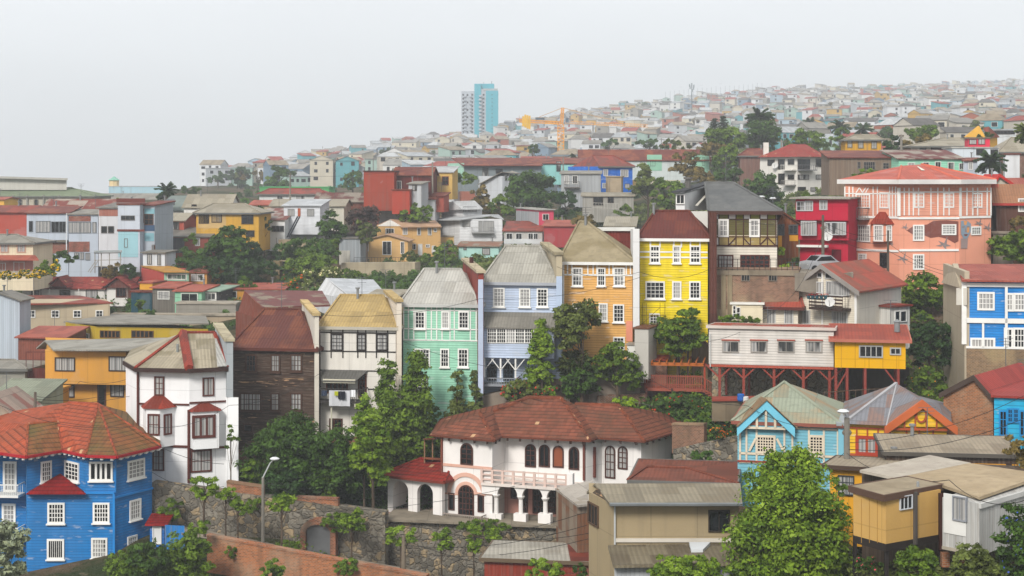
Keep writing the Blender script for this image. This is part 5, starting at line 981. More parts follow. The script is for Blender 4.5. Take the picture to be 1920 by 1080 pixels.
# small lamps on the crown of the slope
for px, py in ((1428, 369), (1449, 372)): pole(('lower' if py > 370 else 'upper') + ' white lamp behind the dark slate roof', px, py + 6, py + 40, 160, .05, lamp=(0, -6, 0, 0), name='street_lamp')
# ---------------------------------------------------------------- lower middle sheds
EM = mat('stuc', '9c8c6e', .5); h = House('concrete_house', 'unfinished beige rendered house with corrugated roof in front of the villa', [(1104, 87.5), (1151, 84), (1385, 84)], 947, 1100, EM, back=[(1385, 89), (1104, 90)], ref=1); h.walls(); CM = mat('corr', 'a39881', '8d8068')
h.plate([P(1143, 943, 83.4), P(1392, 943, 83.4), P(1388, 906, 88.5), P(1115, 907, 88.5)], CM); h.plate([P(1115, 906.5, 88.5), P(1388, 906, 88.5), P(1388, 915, 91), P(1100, 922, 91)], CM); g = MB(); g.bar(P(1143, 946, 83.2), P(1392, 946, 83.2), .1, 6); h.part(g, 'gutter', mat('metal', '7c8082')); gt = MB(); gt.prism([P(1106, 928, 87.4), P(1150, 945, 84.1), P(1120, 916, 87)], V((.1, 0, 0))); flipfix(h.part(gt, 'gable_boarding', mat('wood', '55493c')))
h.win(0, 1105, 947, 1122, 982, fr='5a4636', nx=3, ny=1, g=0, t=.08); h.win(1, 1330, 958, 1366, 995, fr='3a322a', nx=2, ny=1, g=0, t=.06); h.strips(1, [(1151, 942, 1154, 1020)], 'b5b7b6', 'downpipe', .15); h.strips(1, [(1154, 1009, 1385, 1016)], 'cfc8bc', 'flashing', .1)
h.plate([P(1150, 1060, 79.5), P(1372, 1056, 79.5), P(1372, 1019, 83.9), P(1140, 1022, 83.9)], mat('corr', '8e836c', '6f6350'), name='lean_to_roof'); x = MB(); x.hexa([P(1152, 1110, 80), P(1375, 1110, 80), P(1375, 1110, 83.8), P(1152, 1110, 83.8), P(1152, 1062, 80), P(1375, 1060, 80), P(1375, 1026, 83.8), P(1152, 1028, 83.8)]); h.part(x, 'lean_to_wall', mat('vert', 'b4b8bb', .3))
sk = MB(); sk.prism([P(1296, 1036, 82), P(1318, 1036, 82), P(1332, 1022, 83.5), P(1292, 1022, 83.5)], V((0, 0, .16))); h.part(sk, 'translucent_sheet', plain('d2d6d9'))
h = House('shed', 'rusty roofed shed with pale hip end behind the beige rendered house', [(1190, 101), (1372, 100)], 904, 940, mat('vert', '6a4a3a'), dp=7); h.hip((1212, 1290, 877), mat('rust', '8c4c38', '6d3c2c'), .4); h.walls(); h = House('shed', 'rusty tin clad shed with sloping pale roof beside the villa arcade', [(1043, 104.4), (1082, 99), (1112, 99.4)], 948, 1030, mat('rust', 'a0907e', '8a5636'), ref=1); h.plate([P(1041, 915, 104.7), P(1083, 947, 98.6), P(1114, 944, 99), P(1112, 900, 103.5)], mat('corr', 'c3baae', 'aa9f8e')); h.walls()
h = House('shed', 'low red board shed with pale corrugated roof at the bottom edge', [(908, 98), (1106, 97)], 1056, 1100, mat('vert', '8c3a2c', .4), dp=4.5); h.shed(1021, mat('corr', 'c2bcae', 'a79f90'), .25, fascia=plain('6a5a48')); h.walls(); x = MB(); x.prism([P(1070, 1055, 97), P(1108, 1055, 97), P(1108, 1027, 101), P(1064, 1024, 101)], V((0, 0, .12))); h.part(x, 'rusty_sheet', mat('rust', '8c3f2e', '6a3226'))
# deck with pergola
t = thing('timber_deck', 'dark red timber deck with balustrade and orange pergola', 'deck', P(1265, 740, 130)); RD = plain('96503f'); Wd = Wall(G(1208, 130.4), G(1320, 129.6)); u0, u1, z0, z1 = Wd.rect(1208, 702, 1318, 728); q = MB(); Wd.slab(q, u0, u1, z0 - .25, z0, -4, 0); q.build('deck_floor', RD, t); q = MB()
for zz in (.35, 1.0): Wd.slab(q, u0, u1, z0 + zz - .06, z0 + zz, -.05, .02)
k = int((u1 - u0) / .14)
for i in range(k): u = u0 + (u1 - u0) * i / k; Wd.slab(q, u, u + .07, z0, z0 + 1.08, -.03, 0)
q.build('balustrade', RD, t); q = MB(); zt = Wd.z(1260, 680)
for px in (1208, 1317):
    for o_ in (-.1, -3.8): u = Wd.u(px) + .1; Wd.slab(q, u, u + .14, z0, zt, o_ - .1, o_)
q.build('pergola_post', plain('a8442e'), t); q = MB(); Wd.slab(q, u0 - .1, u1 + .1, zt - .25, zt, -.15, .05); Wd.slab(q, u0 - .1, u1 + .1, zt - .25, zt, -4, -3.8)
for i in range(9): u = u0 + (u1 - u0) * i / 8; Wd.slab(q, u, u + .1, zt, zt + .16, -4.1, .3)
q.build('pergola_beam', plain('b0622a'), t)
for px in (1212, 1260, 1314): q = MB(); q.bar(P(px, 770, 130), P(px, 728, 130), .1, 4); q.build('post', plain('4a2c26'), t)
s = MB(); 
for i in range(8): a = P(1319 + i * 5, 728 + i * 3.4, 129.4); s.box((a.x, a.y, a.z - .25), .28, 1.3, .08)
s.tube([P(1319, 708, 128.8), P(1358, 733, 128.8)], .05, 4); s.tube([P(1319, 730, 128.8), P(1358, 752, 128.8)], .08, 4)
for i in range(12): a = P(1320 + i * 3.2, 732 + i * 2, 128.8); s.bar(a, a + V((0, 0, .95)), .03, 4)
s.build('stairs', RD, t); um = thing('parasol', 'folded grey parasol standing on the dark red deck', 'parasol', P(1230, 705, 132)); q = MB(); q.bar(P(1230, 712, 132), P(1230, 681, 132), .03, 5); q.build('pole', plain('777777'), um); q = MB(); q.lathe(P(1230, 703, 132), [(.3, 0), (.2, .5), (.06, .95)], 8); q.build('folded_canopy', plain('a9b2b2'), um)
h = House('garden_hut', 'small brown plank hut with gable roof beside the pale stilt house', [(1297, 133.2), (1327, 132.8)], 647, 676, mat('vert', '7d6a4c', .5), dp=2.5); h.gable(634, mat('shin', '6a4c3c'), .15, True, 1313); h.walls(); h = House('hut', 'small hut with rusty orange roof behind the deck trees', [(1180, 131.9), (1250, 131.5)], 676, 700, mat('brick', '8a5a44'), dp=3); h.shed(664, mat('rust', 'b0452a', '8c3a28'), .2); h.walls(); h = House('shed', 'white rendered outhouse between mustard and yellow houses', [(1190, 130), (1216, 129.6)], 617, 665, mat('stuc', 'b8b4ac', .6), dp=2.5); h.flat(mat('rust', '8c5a40'), .1, .12); h.walls(); h = House('shed', 'low white shed base under the mustard house corner', [(1176, 130.9), (1212, 130.5)], 648, 672, mat('stuc', 'dcdad4', .3), dp=2.5); h.flat(mat('conc', '9c9286'), .1, .12); h.walls()
wallthing('retaining_wall', 'low garden wall with brick coping below the red deck', (1260, 121, 797, 850), (1320, 119.5, 798, 850), mat('brick', '8a5f48', '6a6048'), .5, coping=mat('conc', '9c8268')); wallthing('stone_wall', 'stone garden wall beside the villa right end', (1262, 120.5, 842, 930), (1385, 117, 815, 930), ST, .6); wallthing('retaining_wall', 'brown stone and brick wall behind the red deck', (1195, 134.6, 640, 770), (1338, 134.2, 640, 770), mat('brick', '6f4c3c', '5a4a38'), 1); wallthing('retaining_wall', 'brown garden terrace wall behind the villa roof', (1120, 130, 742, 790), (1212, 130, 738, 790), mat('brick', '6a4434', '5a4a38'), .5)
railing('grey metal path railing on the slope behind the villa roof', [P(1052, 738, 129.8), P(1145, 762, 129.2), P(1260, 788, 128.5)], .8, '66665f', None, r=.015); railing('timber fence under the yellow stilt house', [P(1545, 756, 116), P(1640, 750, 116), P(1700, 748, 116)], .8, '5c4c40', None)
for k, (px, c, l) in enumerate(((1389, '2a62b0', 'blue plastic drum on the ledge below the stilts'), (1397, 'd8d6d0', 'white bucket beside the blue drum'))): q = MB(); q.lathe(P(px, 752 if k == 0 else 753, 117), [(.2, 0), (.26, .1), (.26, .5 - k * .15), (.22, .52 - k * .15)], 10); tag(q.build('plastic_drum' if k == 0 else 'bucket', plain(c)), l, 'drum' if k == 0 else 'bucket')
wallthing('retaining_wall', 'narrow ledge wall with red rail under the pale stilt house', (1335, 117.6, 752, 790), (1480, 117, 750, 790), mat('conc', '7a6c58'), 1.2, coping=plain('8a4034'))
# silver car on the street before the crimson house
def car(label, cx, cy, D, L_, paint, ang):
    p = P(cx, cy, D); t = thing('parked_car', label, 'car', p); ca, sa = math.cos(ang), math.sin(ang)
    def X(x, y, z): return V((p.x + x * ca - y * sa, p.y + x * sa + y * ca, p.z + z))
    k = L_ / 4.0; prof = [(-2, .3), (-2, .75), (-1.9, .9), (-1.1, 1.0), (-.45, 1.42), (.9, 1.47), (1.75, 1.0), (2, .92), (2.02, .3)]; b = MB()
    for y0, y1, dz in ((-.85, .85, 0),): b.prism([X(x * k, y0, z) for x, z in prof], X(0, y1, 0) - X(0, y0, 0))
    o = b.build('body', mat('metal', paint), t); flipfix(o); g = MB()
    for y in (-.86, .84): g.prism([X(x * k, y, z) for x, z in ((-1.0, 1.0), (-.42, 1.36), (.85, 1.4), (1.5, 1.02))], X(0, .02, 0) - X(0, 0, 0))
    g.prism([X(-1.08 * k, -.72, 1.03), X(-1.08 * k, .72, 1.03), X(-.5 * k, .66, 1.4), X(-.5 * k, -.66, 1.4)], V((0, 0, .03))); g.build('window', GL[0], t)
    for x in (-1.25, 1.3):
        for y in (-.88, .7): w_ = MB(); w_.bar(X(x * k, y, .32), X(x * k, y + .18, .32), .33, 14); w_.build('wheel', plain('17181a'), t)
    for y in (-.7, .55): l = MB(); l.prism([X(-2.02 * k, y, .68), X(-2.02 * k, y + .2, .68), X(-1.93 * k, y + .2, .85), X(-1.93 * k, y, .85)], X(.03, 0, 0) - X(0, 0, 0)); l.build('headlight', plain('e8e8e6'), t)
car('silver white hatchback parked before the crimson house', 1536, 510, 139, 3.0, 'b4b8bc', .35); car('small white car under the white hillside house', 958, 451, 268, 3.6, 'd5d8da', .1)
wallthing('street', 'street', (1490, 132.9, 512, 545), (1600, 132, 512, 560), mat('conc', '8a8276'), 14)['kind'] = 'structure'
# ---------------------------------------------------------------- buildings of the middle distance
def gw(h, xs, y0, y1, w_, f=0, **k): return h.ws(f, [(x, y0, x + w_, y1) for x in xs], **k)
RU, RU2, GR, GR2, RD2, TN = mat('rust', '7c3a2e', 'a05a3c'), mat('rust', 'a34a38', '7c4436'), mat('corr', 'a39e92', '8b857a'), mat('corr', '8f8a80', '75706a'), mat('corr', 'bc6450', 'a05040'), mat('corr', 'b3aa96', '9c927c')
def Q(label, x0, x1, D, ye, yb, wall, roof='hip', r=None, rm=None, dp=8, yaw=.5, name='house', cat='house', back=None, C=None, **k):
    wm = mat(*wall) if isinstance(wall, tuple) else mat('stuc', wall, .4); h = House(name, label, C or [(x0, D), (x1, D - yaw)], ye, yb, wm, dp=dp, cat=cat, back=back, ref=(1 if C and len(C) == 3 else 0), **k); rm = rm or GR; wd = x1 - x0
    if roof == 'hip': h.hip(r if isinstance(r, tuple) else (x0 + wd * .28, x1 - wd * .28, r), rm, .4)
    elif roof == 'gable': h.gable(r, rm, .35)
    elif roof == 'front': h.gable(r[1], rm, .35, True, r[0])
    elif roof == 'shed': h.shed(r, rm, .3)
    elif roof == 'flat': h.flat(rm, .15, .2)
    return h.walls()
BW = dict(fr='4a4038', nx=2, ny=1, t=.07); WW = dict(fr='dedcd6', nx=2, ny=1, t=.09)
# left: orange block and its neighbours
OM = mat('stuc', 'c99240', .25); h = House('apartment_block', 'orange rendered block with rounded upper floor and long grey corrugated roof', [(90, 152), (102, 149), (245, 148)], 655, 800, OM, back=[(330, 156), (85, 160)], ref=1); h.walls(); W = h.W[1]; u = MB(); z0, z1 = W.z(150, 717), h.zE; uu = W.u(245)
u.prism([W.L(-.9, z0, 0), W.L(-.5, z0, .9), W.L(.3, z0, 1.2), W.L(uu, z0, 1.2), W.L(uu, z0, 0)], V((0, 0, z1 - z0 - .02))); up = h.part(u, 'upper_floor', OM); flipfix(up); Wu = Wall(W.L(0, 0, 1.2), W.L(uu, 0, 1.2))
for q in ((105, 672, 139, 694), (206, 670, 240, 694)): h.winu(Wu, *Wu.rect(*q), fr='3f332c', nx=3, ny=1, t=.1, g=1, par=up)
h.ws(1, [(106, 723, 138, 743), (209, 722, 231, 742)], fr='3f332c', nx=3, ny=1, g=1, t=.1); h.win(1, 185, 722, 197, 759, fr='5a3a28', nx=1, ny=1, g=0, name='door'); r = [P(82, 640, 158), P(100, 655, 146.4), P(272, 655, 145.6), P(335, 632, 155), P(84, 638, 158.1)]
h.plate([P(100, 655.5, 146.6), P(278, 655.5, 145.6), P(322, 633, 153), P(84, 638, 154)], mat('corr', 'b0aca0', '928c80')); h.plate([P(84, 637.6, 154.1), P(322, 632.6, 153.1), P(322, 645, 160), P(68, 652, 160)], mat('corr', 'b0aca0', '928c80')); g = MB(); g.prism([P(92, 655, 151), P(103, 655, 148.9), P(86, 640, 154.4)], V((.1, .1, 0))); h.part(g, 'gable_wall', OM)
g = MB(); g.hexa([P(49, 715, 150), P(92, 715, 150), P(92, 715, 153), P(49, 715, 153), P(49, 710, 150), P(92, 710, 150), P(92, 710, 153), P(49, 710, 153)]); b = h.part(g, 'balcony', plain('6a3028')); g = MB()
for a_, b_ in ((49, 91),): g.hexa([P(49, 710, 150), P(91, 710, 150), P(91, 710, 150.1), P(49, 710, 150.1), P(49, 690, 150), P(91, 690, 150), P(91, 690, 150.1), P(49, 690, 150.1)])
for px in (49, 62, 77, 91): g.bar(P(px, 690, 150), P(px, 662, 150), .04, 4)
g.bar(P(49, 660, 150), P(91, 660, 150), .06, 4); g.build('railing', mat('rust', '6e342c', '5a2c26'), b)
h = Q('orange walled terrace annex at the foot of the orange block', 26, 94, 143, 736, 800, 'd19224', 'flat', None, OM, dp=4); h.ws(0, [(46, 764, 66, 786)], **BW)
h = Q('olive yellow long building with flat corrugated roof', 123, 390, 172, 612, 680, 'b09528', None, C=[(123, 176), (178, 171), (390, 168)]); h.plate([P(119, 603, 176.5), P(178, 606, 170.5), P(392, 606, 167.3), P(386, 592, 183), P(210, 589, 187)], GR); h.ws(1, [(189, 621, 224, 632, dict(nx=5)), (248, 621, 287, 632, dict(nx=5))], fr='6a4a28', nx=2, ny=1, g=0, t=.08, bars=.14); h.ws(0, [(123, 614, 128, 634), (139, 624, 150, 634), (156, 626, 167, 634)], **WW)
h = Q('grey beige rendered house with rusty red roof and small white windows', 38, 205, 186, 568, 650, 'b0a188', None, C=[(36, 190), (39, 184), (206, 184)], dp=9); h.plate([P(36, 570, 183), P(212, 567, 184), P(150, 554, 196), P(25, 553, 196)], RU2); h.plate([P(25, 553, 196), P(150, 554, 196), P(212, 567, 204), P(20, 567, 204)], RU2); h.ws(1, [(54, 583, 65, 594), (98, 583, 110, 594), (139, 583, 151, 594), (181, 583, 192, 594)], fr='e5e3dd', nx=2, ny=2, g=0, t=.1)
h = Q('tall pale grey metal clad gable wall at the frame edge', -60, 37, 170, 562, 700, ('vert', 'b5bfc9', .15), 'front', (-2, 549), GR2, dp=3); h = Q('rusty red tin roofed shed between grey wall and olive building', 34, 122, 166, 633, 690, ('rust', '8a5040', 'a05a48'), 'shed', 614, RD2, dp=6)
h = Q('grey roofed low house in front of the grey gable wall', -20, 47, 150, 690, 720, '8c8a80', 'hip', 675, GR, dp=6); h.ws(0, [(5, 696, 40, 708)], fr='777', nx=4, ny=1, g=0) if 0 else None; h = Q('pale green yard wall shed below the orange balcony', -20, 76, 138, 748, 790, 'a8a88c', 'shed', 714, mat('corr', '9aa08a', '8a8c78'), dp=5); h = Q('tan gabled roof corner behind the blue house', -60, 58, 126, 800, 830, 'a39684', 'front', (-20, 742), mat('corr', 'b5a090', '9a5a4c'), dp=5)
# red roofed bungalows
h = Q('white bungalow with red tiled roof and projecting gables', 42, 245, 212, 540, 572, 'd9d6d0', 'gable', 520, mat('tile', 'b5493f', 'c46a58'), dp=7, skirt=4); h.ws(0, [(113, 545, 131, 556), (162, 544, 182, 560), (60, 545, 72, 556), (197, 544, 204, 558)], **BW); W = h.W[0]
for (a, ax, b, ya, yb_, c) in ((44, 57, 72, 518, 535, '6a3a34'), (99, 117, 128, 520, 536, '7a3a34'), (206, 229, 251, 519, 538, '6a3a32')):
    g = MB(); o_ = 1.5 if a != 206 else 2.2; g.prism([W.L(W.u(a), W.z(a, yb_), o_), W.L(W.u(b), W.z(b, yb_), o_), W.L(W.u(ax), W.z(ax, ya), o_)], W.n * -3.5); flipfix(h.part(g, 'gable_wall', mat('vert', c))); g = MB()
    for e in (a, b): q0 = W.L(W.u(ax), W.z(ax, ya - 1), o_ + .4); q1 = W.L(W.u(e) + (.5 if e == b else -.5), W.z(e, yb_ + 2), o_ + .4); g.prism([q0, q1, q1 - W.n * 4.2, q0 - W.n * 4.2], V((0, 0, .14)))
    flipfix(h.part(g, 'gable_roof', mat('tile', 'a8423a', '8f4238')))
g = MB(); W.slab(g, W.u(208), W.u(246), W.z(227, 572), W.z(227, 538), 0, 1.9); h.part(g, 'bay', mat('stuc', 'd9d6d0', .2)); Wb = Wall(W.L(W.u(208), 0, 1.9), W.L(W.u(246), 0, 1.9)); h.winu(Wb, *Wb.rect(219, 540, 236, 556), fr='5a3228', nx=3, ny=1, g=0); W.slab(g := MB(), W.u(42), W.u(206), W.z(120, 570), W.z(120, 558), 1.4, 1.5); h.part(g, 'veranda_railing', mat('vert', '6c5a4a')); g = MB()
for px in (100, 154, 202): g.bar(W.L(W.u(px), h.zB, 1.5), W.L(W.u(px), h.zE, 1.5), .07, 4)
h.part(g, 'veranda_post', plain('d9d6d0'))
h = Q('red sided house with mustard lean to roof', 265, 354, 208, 510, 545, 'a84840', None, C=[(265, 214), (308, 207), (354, 206)], back=[(352, 216), (268, 222)]); h.plate([P(307, 509, 206), P(355, 509, 205.6), P(322, 498.5, 217), P(264, 498, 217)], mat('corr', 'd29a38', 'c08a34')); h.strips(1, [(308, 510, 354, 527)], '8fb59a', 'green_panel', .03); h.ws(1, [(315, 515, 349, 523)], fr='e0ddd4', nx=4, ny=1, g=2, t=.1)
h = Q('small ochre walled house with rusty roof beside the mustard roof', 354, 388, 208, 511, 540, 'c08a48', 'shed', 500, RU, dp=6); h.ws(0, [(360, 515, 382, 526)], **WW); h = Q('mint green box house with square window', 328, 378, 198, 546, 588, '86bd9c', 'shed', 535, RD2, dp=6); h.ws(0, [(341, 551, 370, 565)], fr='c4d0c4', nx=2, ny=1, g=0, t=.12)
h = Q('black boarded house with white framed window', 378, 411, 199, 546, 585, ('clap', '2e2e2e', .2), 'shed', 536, mat('corr', 'a5bda9', '8ca494'), dp=6); h.ws(0, [(381, 550, 404, 561)], fr='e8e6e0', nx=3, ny=1, g=2, t=.14); h = Q('grey timber framed shack with red roof', 286, 329, 200, 540, 574, ('vert', '6f6a62', .4), 'shed', 531, RD2, dp=5); h.ws(0, [(297, 547, 317, 560)], **WW)
h = Q('yellow panel shack with dark blue netting below', 262, 286, 204, 531, 546, 'd09a30', 'flat', None, RD2, dp=4); h = Q('dark blue green netted enclosure beside the bungalow', 246, 285, 202, 548, 578, ('stuc', '1d4450', .3), 'flat', None, RU, dp=4); h = Q('ochre bungalow with long red roof', 410, 532, 203, 542, 575, 'bb8430', 'shed', 532, RD2, dp=6); h.ws(0, [(427, 547, 443, 558)], **WW)
h = Q('low grey block garage under the mint green house', 330, 442, 195, 570, 592, '8d887e', 'flat', None, mat('conc', 'a0988a'), dp=3); h = Q('long pale retaining block wall below the coloured houses', 208, 442, 192, 592, 615, 'a2917a', 'flat', None, mat('conc', '9a9080'), dp=2, name='retaining_wall', cat='wall')
h = Q('rusty red tin gable shed with patchwork roof', 441, 492, 160, 600, 640, ('vert', '7a3c2c', .5), 'x', C=[(442, 166), (492, 156), (608, 160)], skirt=3); h.plate([P(493, 576, 156), P(620, 572, 158), P(604, 545, 170), P(458, 544, 168)], mat('corr', '7d3f38', 'a39880')); g = MB(); g.prism([P(442, 600, 166), P(492, 600, 156), P(492, 577, 156.1), P(458, 546, 165)], V((.1, .1, 0))); flipfix(h.part(g, 'gable_wall', mat('vert', '7a3c2c', .5)))
h = Q('white metal gable workshop behind the cream house', 586, 722, 182, 560, 600, ('vert', 'c9cacb', .1), 'x', C=[(586, 190), (652, 180), (722, 183)], skirt=4); h.plate([P(650, 552, 180), P(722, 549, 180), P(700, 524, 194), P(612, 521, 192)], mat('corr', 'd5d9dd', 'c8cccf')); g = MB(); g.prism([P(586, 560, 190), P(652, 560, 180), P(650, 551, 180.2), P(611, 521, 190)], V((.1, .1, 0))); flipfix(h.part(g, 'gable_wall', mat('vert', 'c9cacb', .1)))
h = Q('brown gravelly roof corner between white workshop and green house', 690, 745, 150, 556, 600, '9c8c78', 'shed', 545, TN, dp=4)
# bluish three storey buildings on the left
BG = 'b4bdc8'; h = Q('red plastered side house with rust roof at the upper edge', -40, 52, 238, 398, 440, 'ab4d40', 'gable', 386, RU2, dp=9, skirt=5)
h = Q('long blue grey gallery building with rust red roof and ribbon windows', 50, 128, 226, 400, 500, BG, 'shed', 388, RU, dp=8, yaw=-.3); h.ws(0, [(55, 415, 61, 434, dict(nx=1)), (68, 415, 94, 435, dict(nx=4, g=1)), (97, 416, 110, 435), (112, 416, 123, 435)], fr='6f7478', nx=2, ny=1, g=0, t=.06); h.strips(0, [(66, 450, 128, 454)], '6c675e', 'floor_ledge', .5); h.strips(0, [(68, 455, 128, 475)], mat('brick', '8d4a3e'), 'brick_band', .1)
h = Q('blue grey building with red fascia and grey roof beside the drainpipe', 129, 184, 225.6, 402, 500, BG, 'shed', 394, GR, dp=8, yaw=-.3); h.ws(0, [(129, 417, 149, 436, dict(nx=3)), (151, 417, 170, 436, dict(nx=3)), (174, 417, 180, 436, dict(nx=1)), (140, 474, 147, 485), (150, 474, 157, 486), (161, 475, 168, 487)], fr='6f7478', nx=2, ny=1, g=1, t=.06); h.strips(0, [(129, 405, 170, 415), (129, 453, 168, 472)], mat('brick', '94463a'), 'brick_band', .06); h.strips(0, [(124.5, 400, 126, 490)], 'd9dde0', 'downpipe', .3)
h = Q('white panelled tall block with two small square windows', 185, 221, 225, 390, 472, 'c6c7ca', 'shed', 380, GR2, dp=7); h.ws(0, [(191, 425, 200, 436), (204, 425, 213, 436)], fr='5c5852', nx=1, ny=1, g=0, t=.08); h.strips(0, [(186, 392, 221, 405)], mat('vert', 'a36a5c', .6), 'loggia_panel', .05)
h = Q('tall slim house of pale grey and aqua panels with brown trims', 221, 262, 222, 384, 483, 'b9c0c9', 'flat', None, RU, dp=7); h.strips(0, [(222, 434, 259, 482)], mat('stuc', '93bcc4', .3), 'aqua_panel', .04); h.strips(0, [(220, 430, 271, 434), (219, 372, 272, 380)], '6a352e', 'brown_trim', .12); h.ws(0, [(228, 405, 252, 412, dict(nx=3)), (234, 448, 239, 463, dict(nx=1))], fr='6f6a64', nx=2, ny=1, g=0, t=.07)
h = Q('narrow glazed stair tower in blue and brown', 262, 290, 223, 385, 497, 'a3abb3', 'shed', 378, RU, dp=6); h.ws(0, [(262, 392, 269, 417), (272, 402, 287, 421), (261, 457, 267, 468), (286, 460, 290, 470)], fr='6a4a3c', nx=2, ny=2, g=0, t=.08); h.strips(0, [(271, 391, 290, 401), (271, 437, 289, 452)], '7fabb5', 'blue_panel', .04); h.strips(0, [(271, 422, 290, 433)], '3c5470', 'lattice_panel', .05)
h = Q('small white glazed annex under the stair tower', 268, 309, 217, 474, 497, 'ccd2d8', 'shed', 470, GR2, dp=4); h.ws(0, [(277, 477, 284, 495), (296, 478, 301, 496)], fr='555', nx=2, ny=1, g=1) if 0 else h.ws(0, [(277, 477, 284, 495), (296, 478, 301, 496)], fr='5a5a5a', nx=2, ny=1, g=1, t=.07)
h = Q('rusty sheet loft with open sides on the ridge', 80, 215, 250, 392, 420, ('rust', '8c4a3c', 'b09a80'), 'gable', 374, mat('rust', '8c4236', 'c2b8a8'), dp=8); h = Q('cream house with pink ground floor and grey roof, behind yellow hedge', -40, 62, 205, 455, 515, 'd8ccb0', 'hip', 440, GR, dp=7); h.ws(0, [(2, 459, 15, 472), (33, 459, 47, 472)], fr='c49a84', nx=2, ny=1, g=1, t=.1); h.strips(0, [(-40, 487, 62, 508)], 'c08478', 'pink_base', .04); h.ws(0, [(0, 494, 10, 506), (27, 492, 45, 508)], **WW)
g = MB(); W = h.W[0]; g.prism([W.L(0, W.z(0, 487), 2), W.L(W.len + 1.5, W.z(60, 487), 2), W.L(W.len + .3, W.z(60, 480), 0), W.L(0, W.z(0, 480), 0)], V((0, 0, .12))); h.part(g, 'canopy', RD2)
h = Q('dark grey steep roofed house with dormer beside the palm', 294, 348, 262, 395, 425, 'c9cac8', 'shed', 369, mat('shin', '8f9a94', '7d8880'), dp=8, name='house'); g = MB(); g.hexa([P(312, 385, 258), P(328, 385, 258), P(328, 385, 262), P(312, 385, 262), P(312, 376, 258), P(328, 376, 258), P(328, 373, 262), P(312, 373, 262)]); h.part(g, 'dormer', plain('55585a'))
h = Q('red brick coloured house with grey gabled roof', 290, 345, 240, 413, 433, 'a35040', 'gable', 400, TN, dp=7); h.ws(0, [(318, 417, 335, 430)], fr='4a3a30', nx=3, ny=1, g=2, t=.1); h = Q('brown house with long grey roof below the red gable house', 290, 392, 234, 444, 480, ('stuc', '8d4a3e', .3), 'shed', 428, GR2, dp=8); h.strips(0, [(290, 446, 346, 474)], mat('vert', '55565a', .3), 'grey_cladding', .05); h.ws(0, [(367, 447, 374, 460)], **WW)
h = Q('white house with brown half timber and double gable roof', 345, 430, 258, 388, 412, 'dcdad4', 'gable', 365, TN, dp=7); h.ws(0, [(360, 384, 368, 391)], **BW); h = Q('mustard two storey house with grey hipped roof and bay windows', 368, 485, 236, 399, 446, 'c89a3a', 'hip', (400, 460, 382), TN, dp=9); h.ws(0, [(374, 403, 391, 418, dict(g=0)), (398, 403, 415, 416, dict(g=1)), (454, 404, 474, 419, dict(g=0)), (462, 433, 476, 443)], fr='4a3a28', nx=2, ny=1, t=.1); h.strips(0, [(371, 401, 424, 428)], 'c9a870', 'tan_panel', .03)
# church on the left skyline
h = Q('long beige church nave with green roof and arched windows', -60, 175, 340, 368, 392, ('stuc', 'b3ab9a', .2), 'x', dp=14, name='church', cat='church'); h.hip((-40, 135, 352), mat('shin', '8d9a7c', '7d8a70'), .5); h.ws(0, [(35, 373, 41, 386), (65, 374, 71, 387), (95, 375, 101, 388)], fr='8a8578', nx=1, ny=2, g=0, t=.2, arch=True); h.strips(0, [(x, 366, x + 3, 390) for x in (23, 50, 81, 110)], '8a877e', 'buttress', .4)
cl = MB(); cl.hexa([P(-60, 356, 344), P(125, 356, 344), P(125, 356, 354), P(-60, 356, 354), P(-60, 330, 344), P(125, 335, 344), P(125, 335, 354), P(-60, 330, 354)]); c_ = h.part(cl, 'clerestory', mat('stuc', 'bdbab2', .25)); cp = MB(); cp.hexa([P(-60, 333, 343), P(127, 338, 343), P(127, 338, 355), P(-60, 333, 355), P(-60, 329, 343), P(127, 334, 343), P(127, 334, 355), P(-60, 329, 355)]); cp.build('parapet', plain('a8a69e'), c_)
Q('ochre roofed small house beside the church', -30, 8, 300, 374, 392, 'd9a848', 'gable', 370, RD2, dp=6)
# tan ridge behind
for q in (('blue and white factory hall with green stripe on the skyline', 204, 308, 520, 350, 372, '9fc0cc', 'flat', None, mat('corr', 'd5dadd', 'c0c8cc')), ('low grey roofs hall beneath the blue factory', 180, 300, 430, 374, 384, 'a8a59c', 'gable', 363, GR)): h = Q(*q, dp=12)
g = MB(); g.lathe(P(214, 348, 522), [(1.6, -1), (1.6, 1.8)], 8); t = thing('water_tower', 'small round tower with green cone roof above the blue factory', 'tower', P(214, 352, 522)); g.build('drum', mat('stuc', 'd8c090', .1), t); g = MB(); g.lathe(P(214, 348, 522), [(2.0, 1.75), (.1, 3.0)], 8); g.build('roof', plain('7fb4a0'), t)
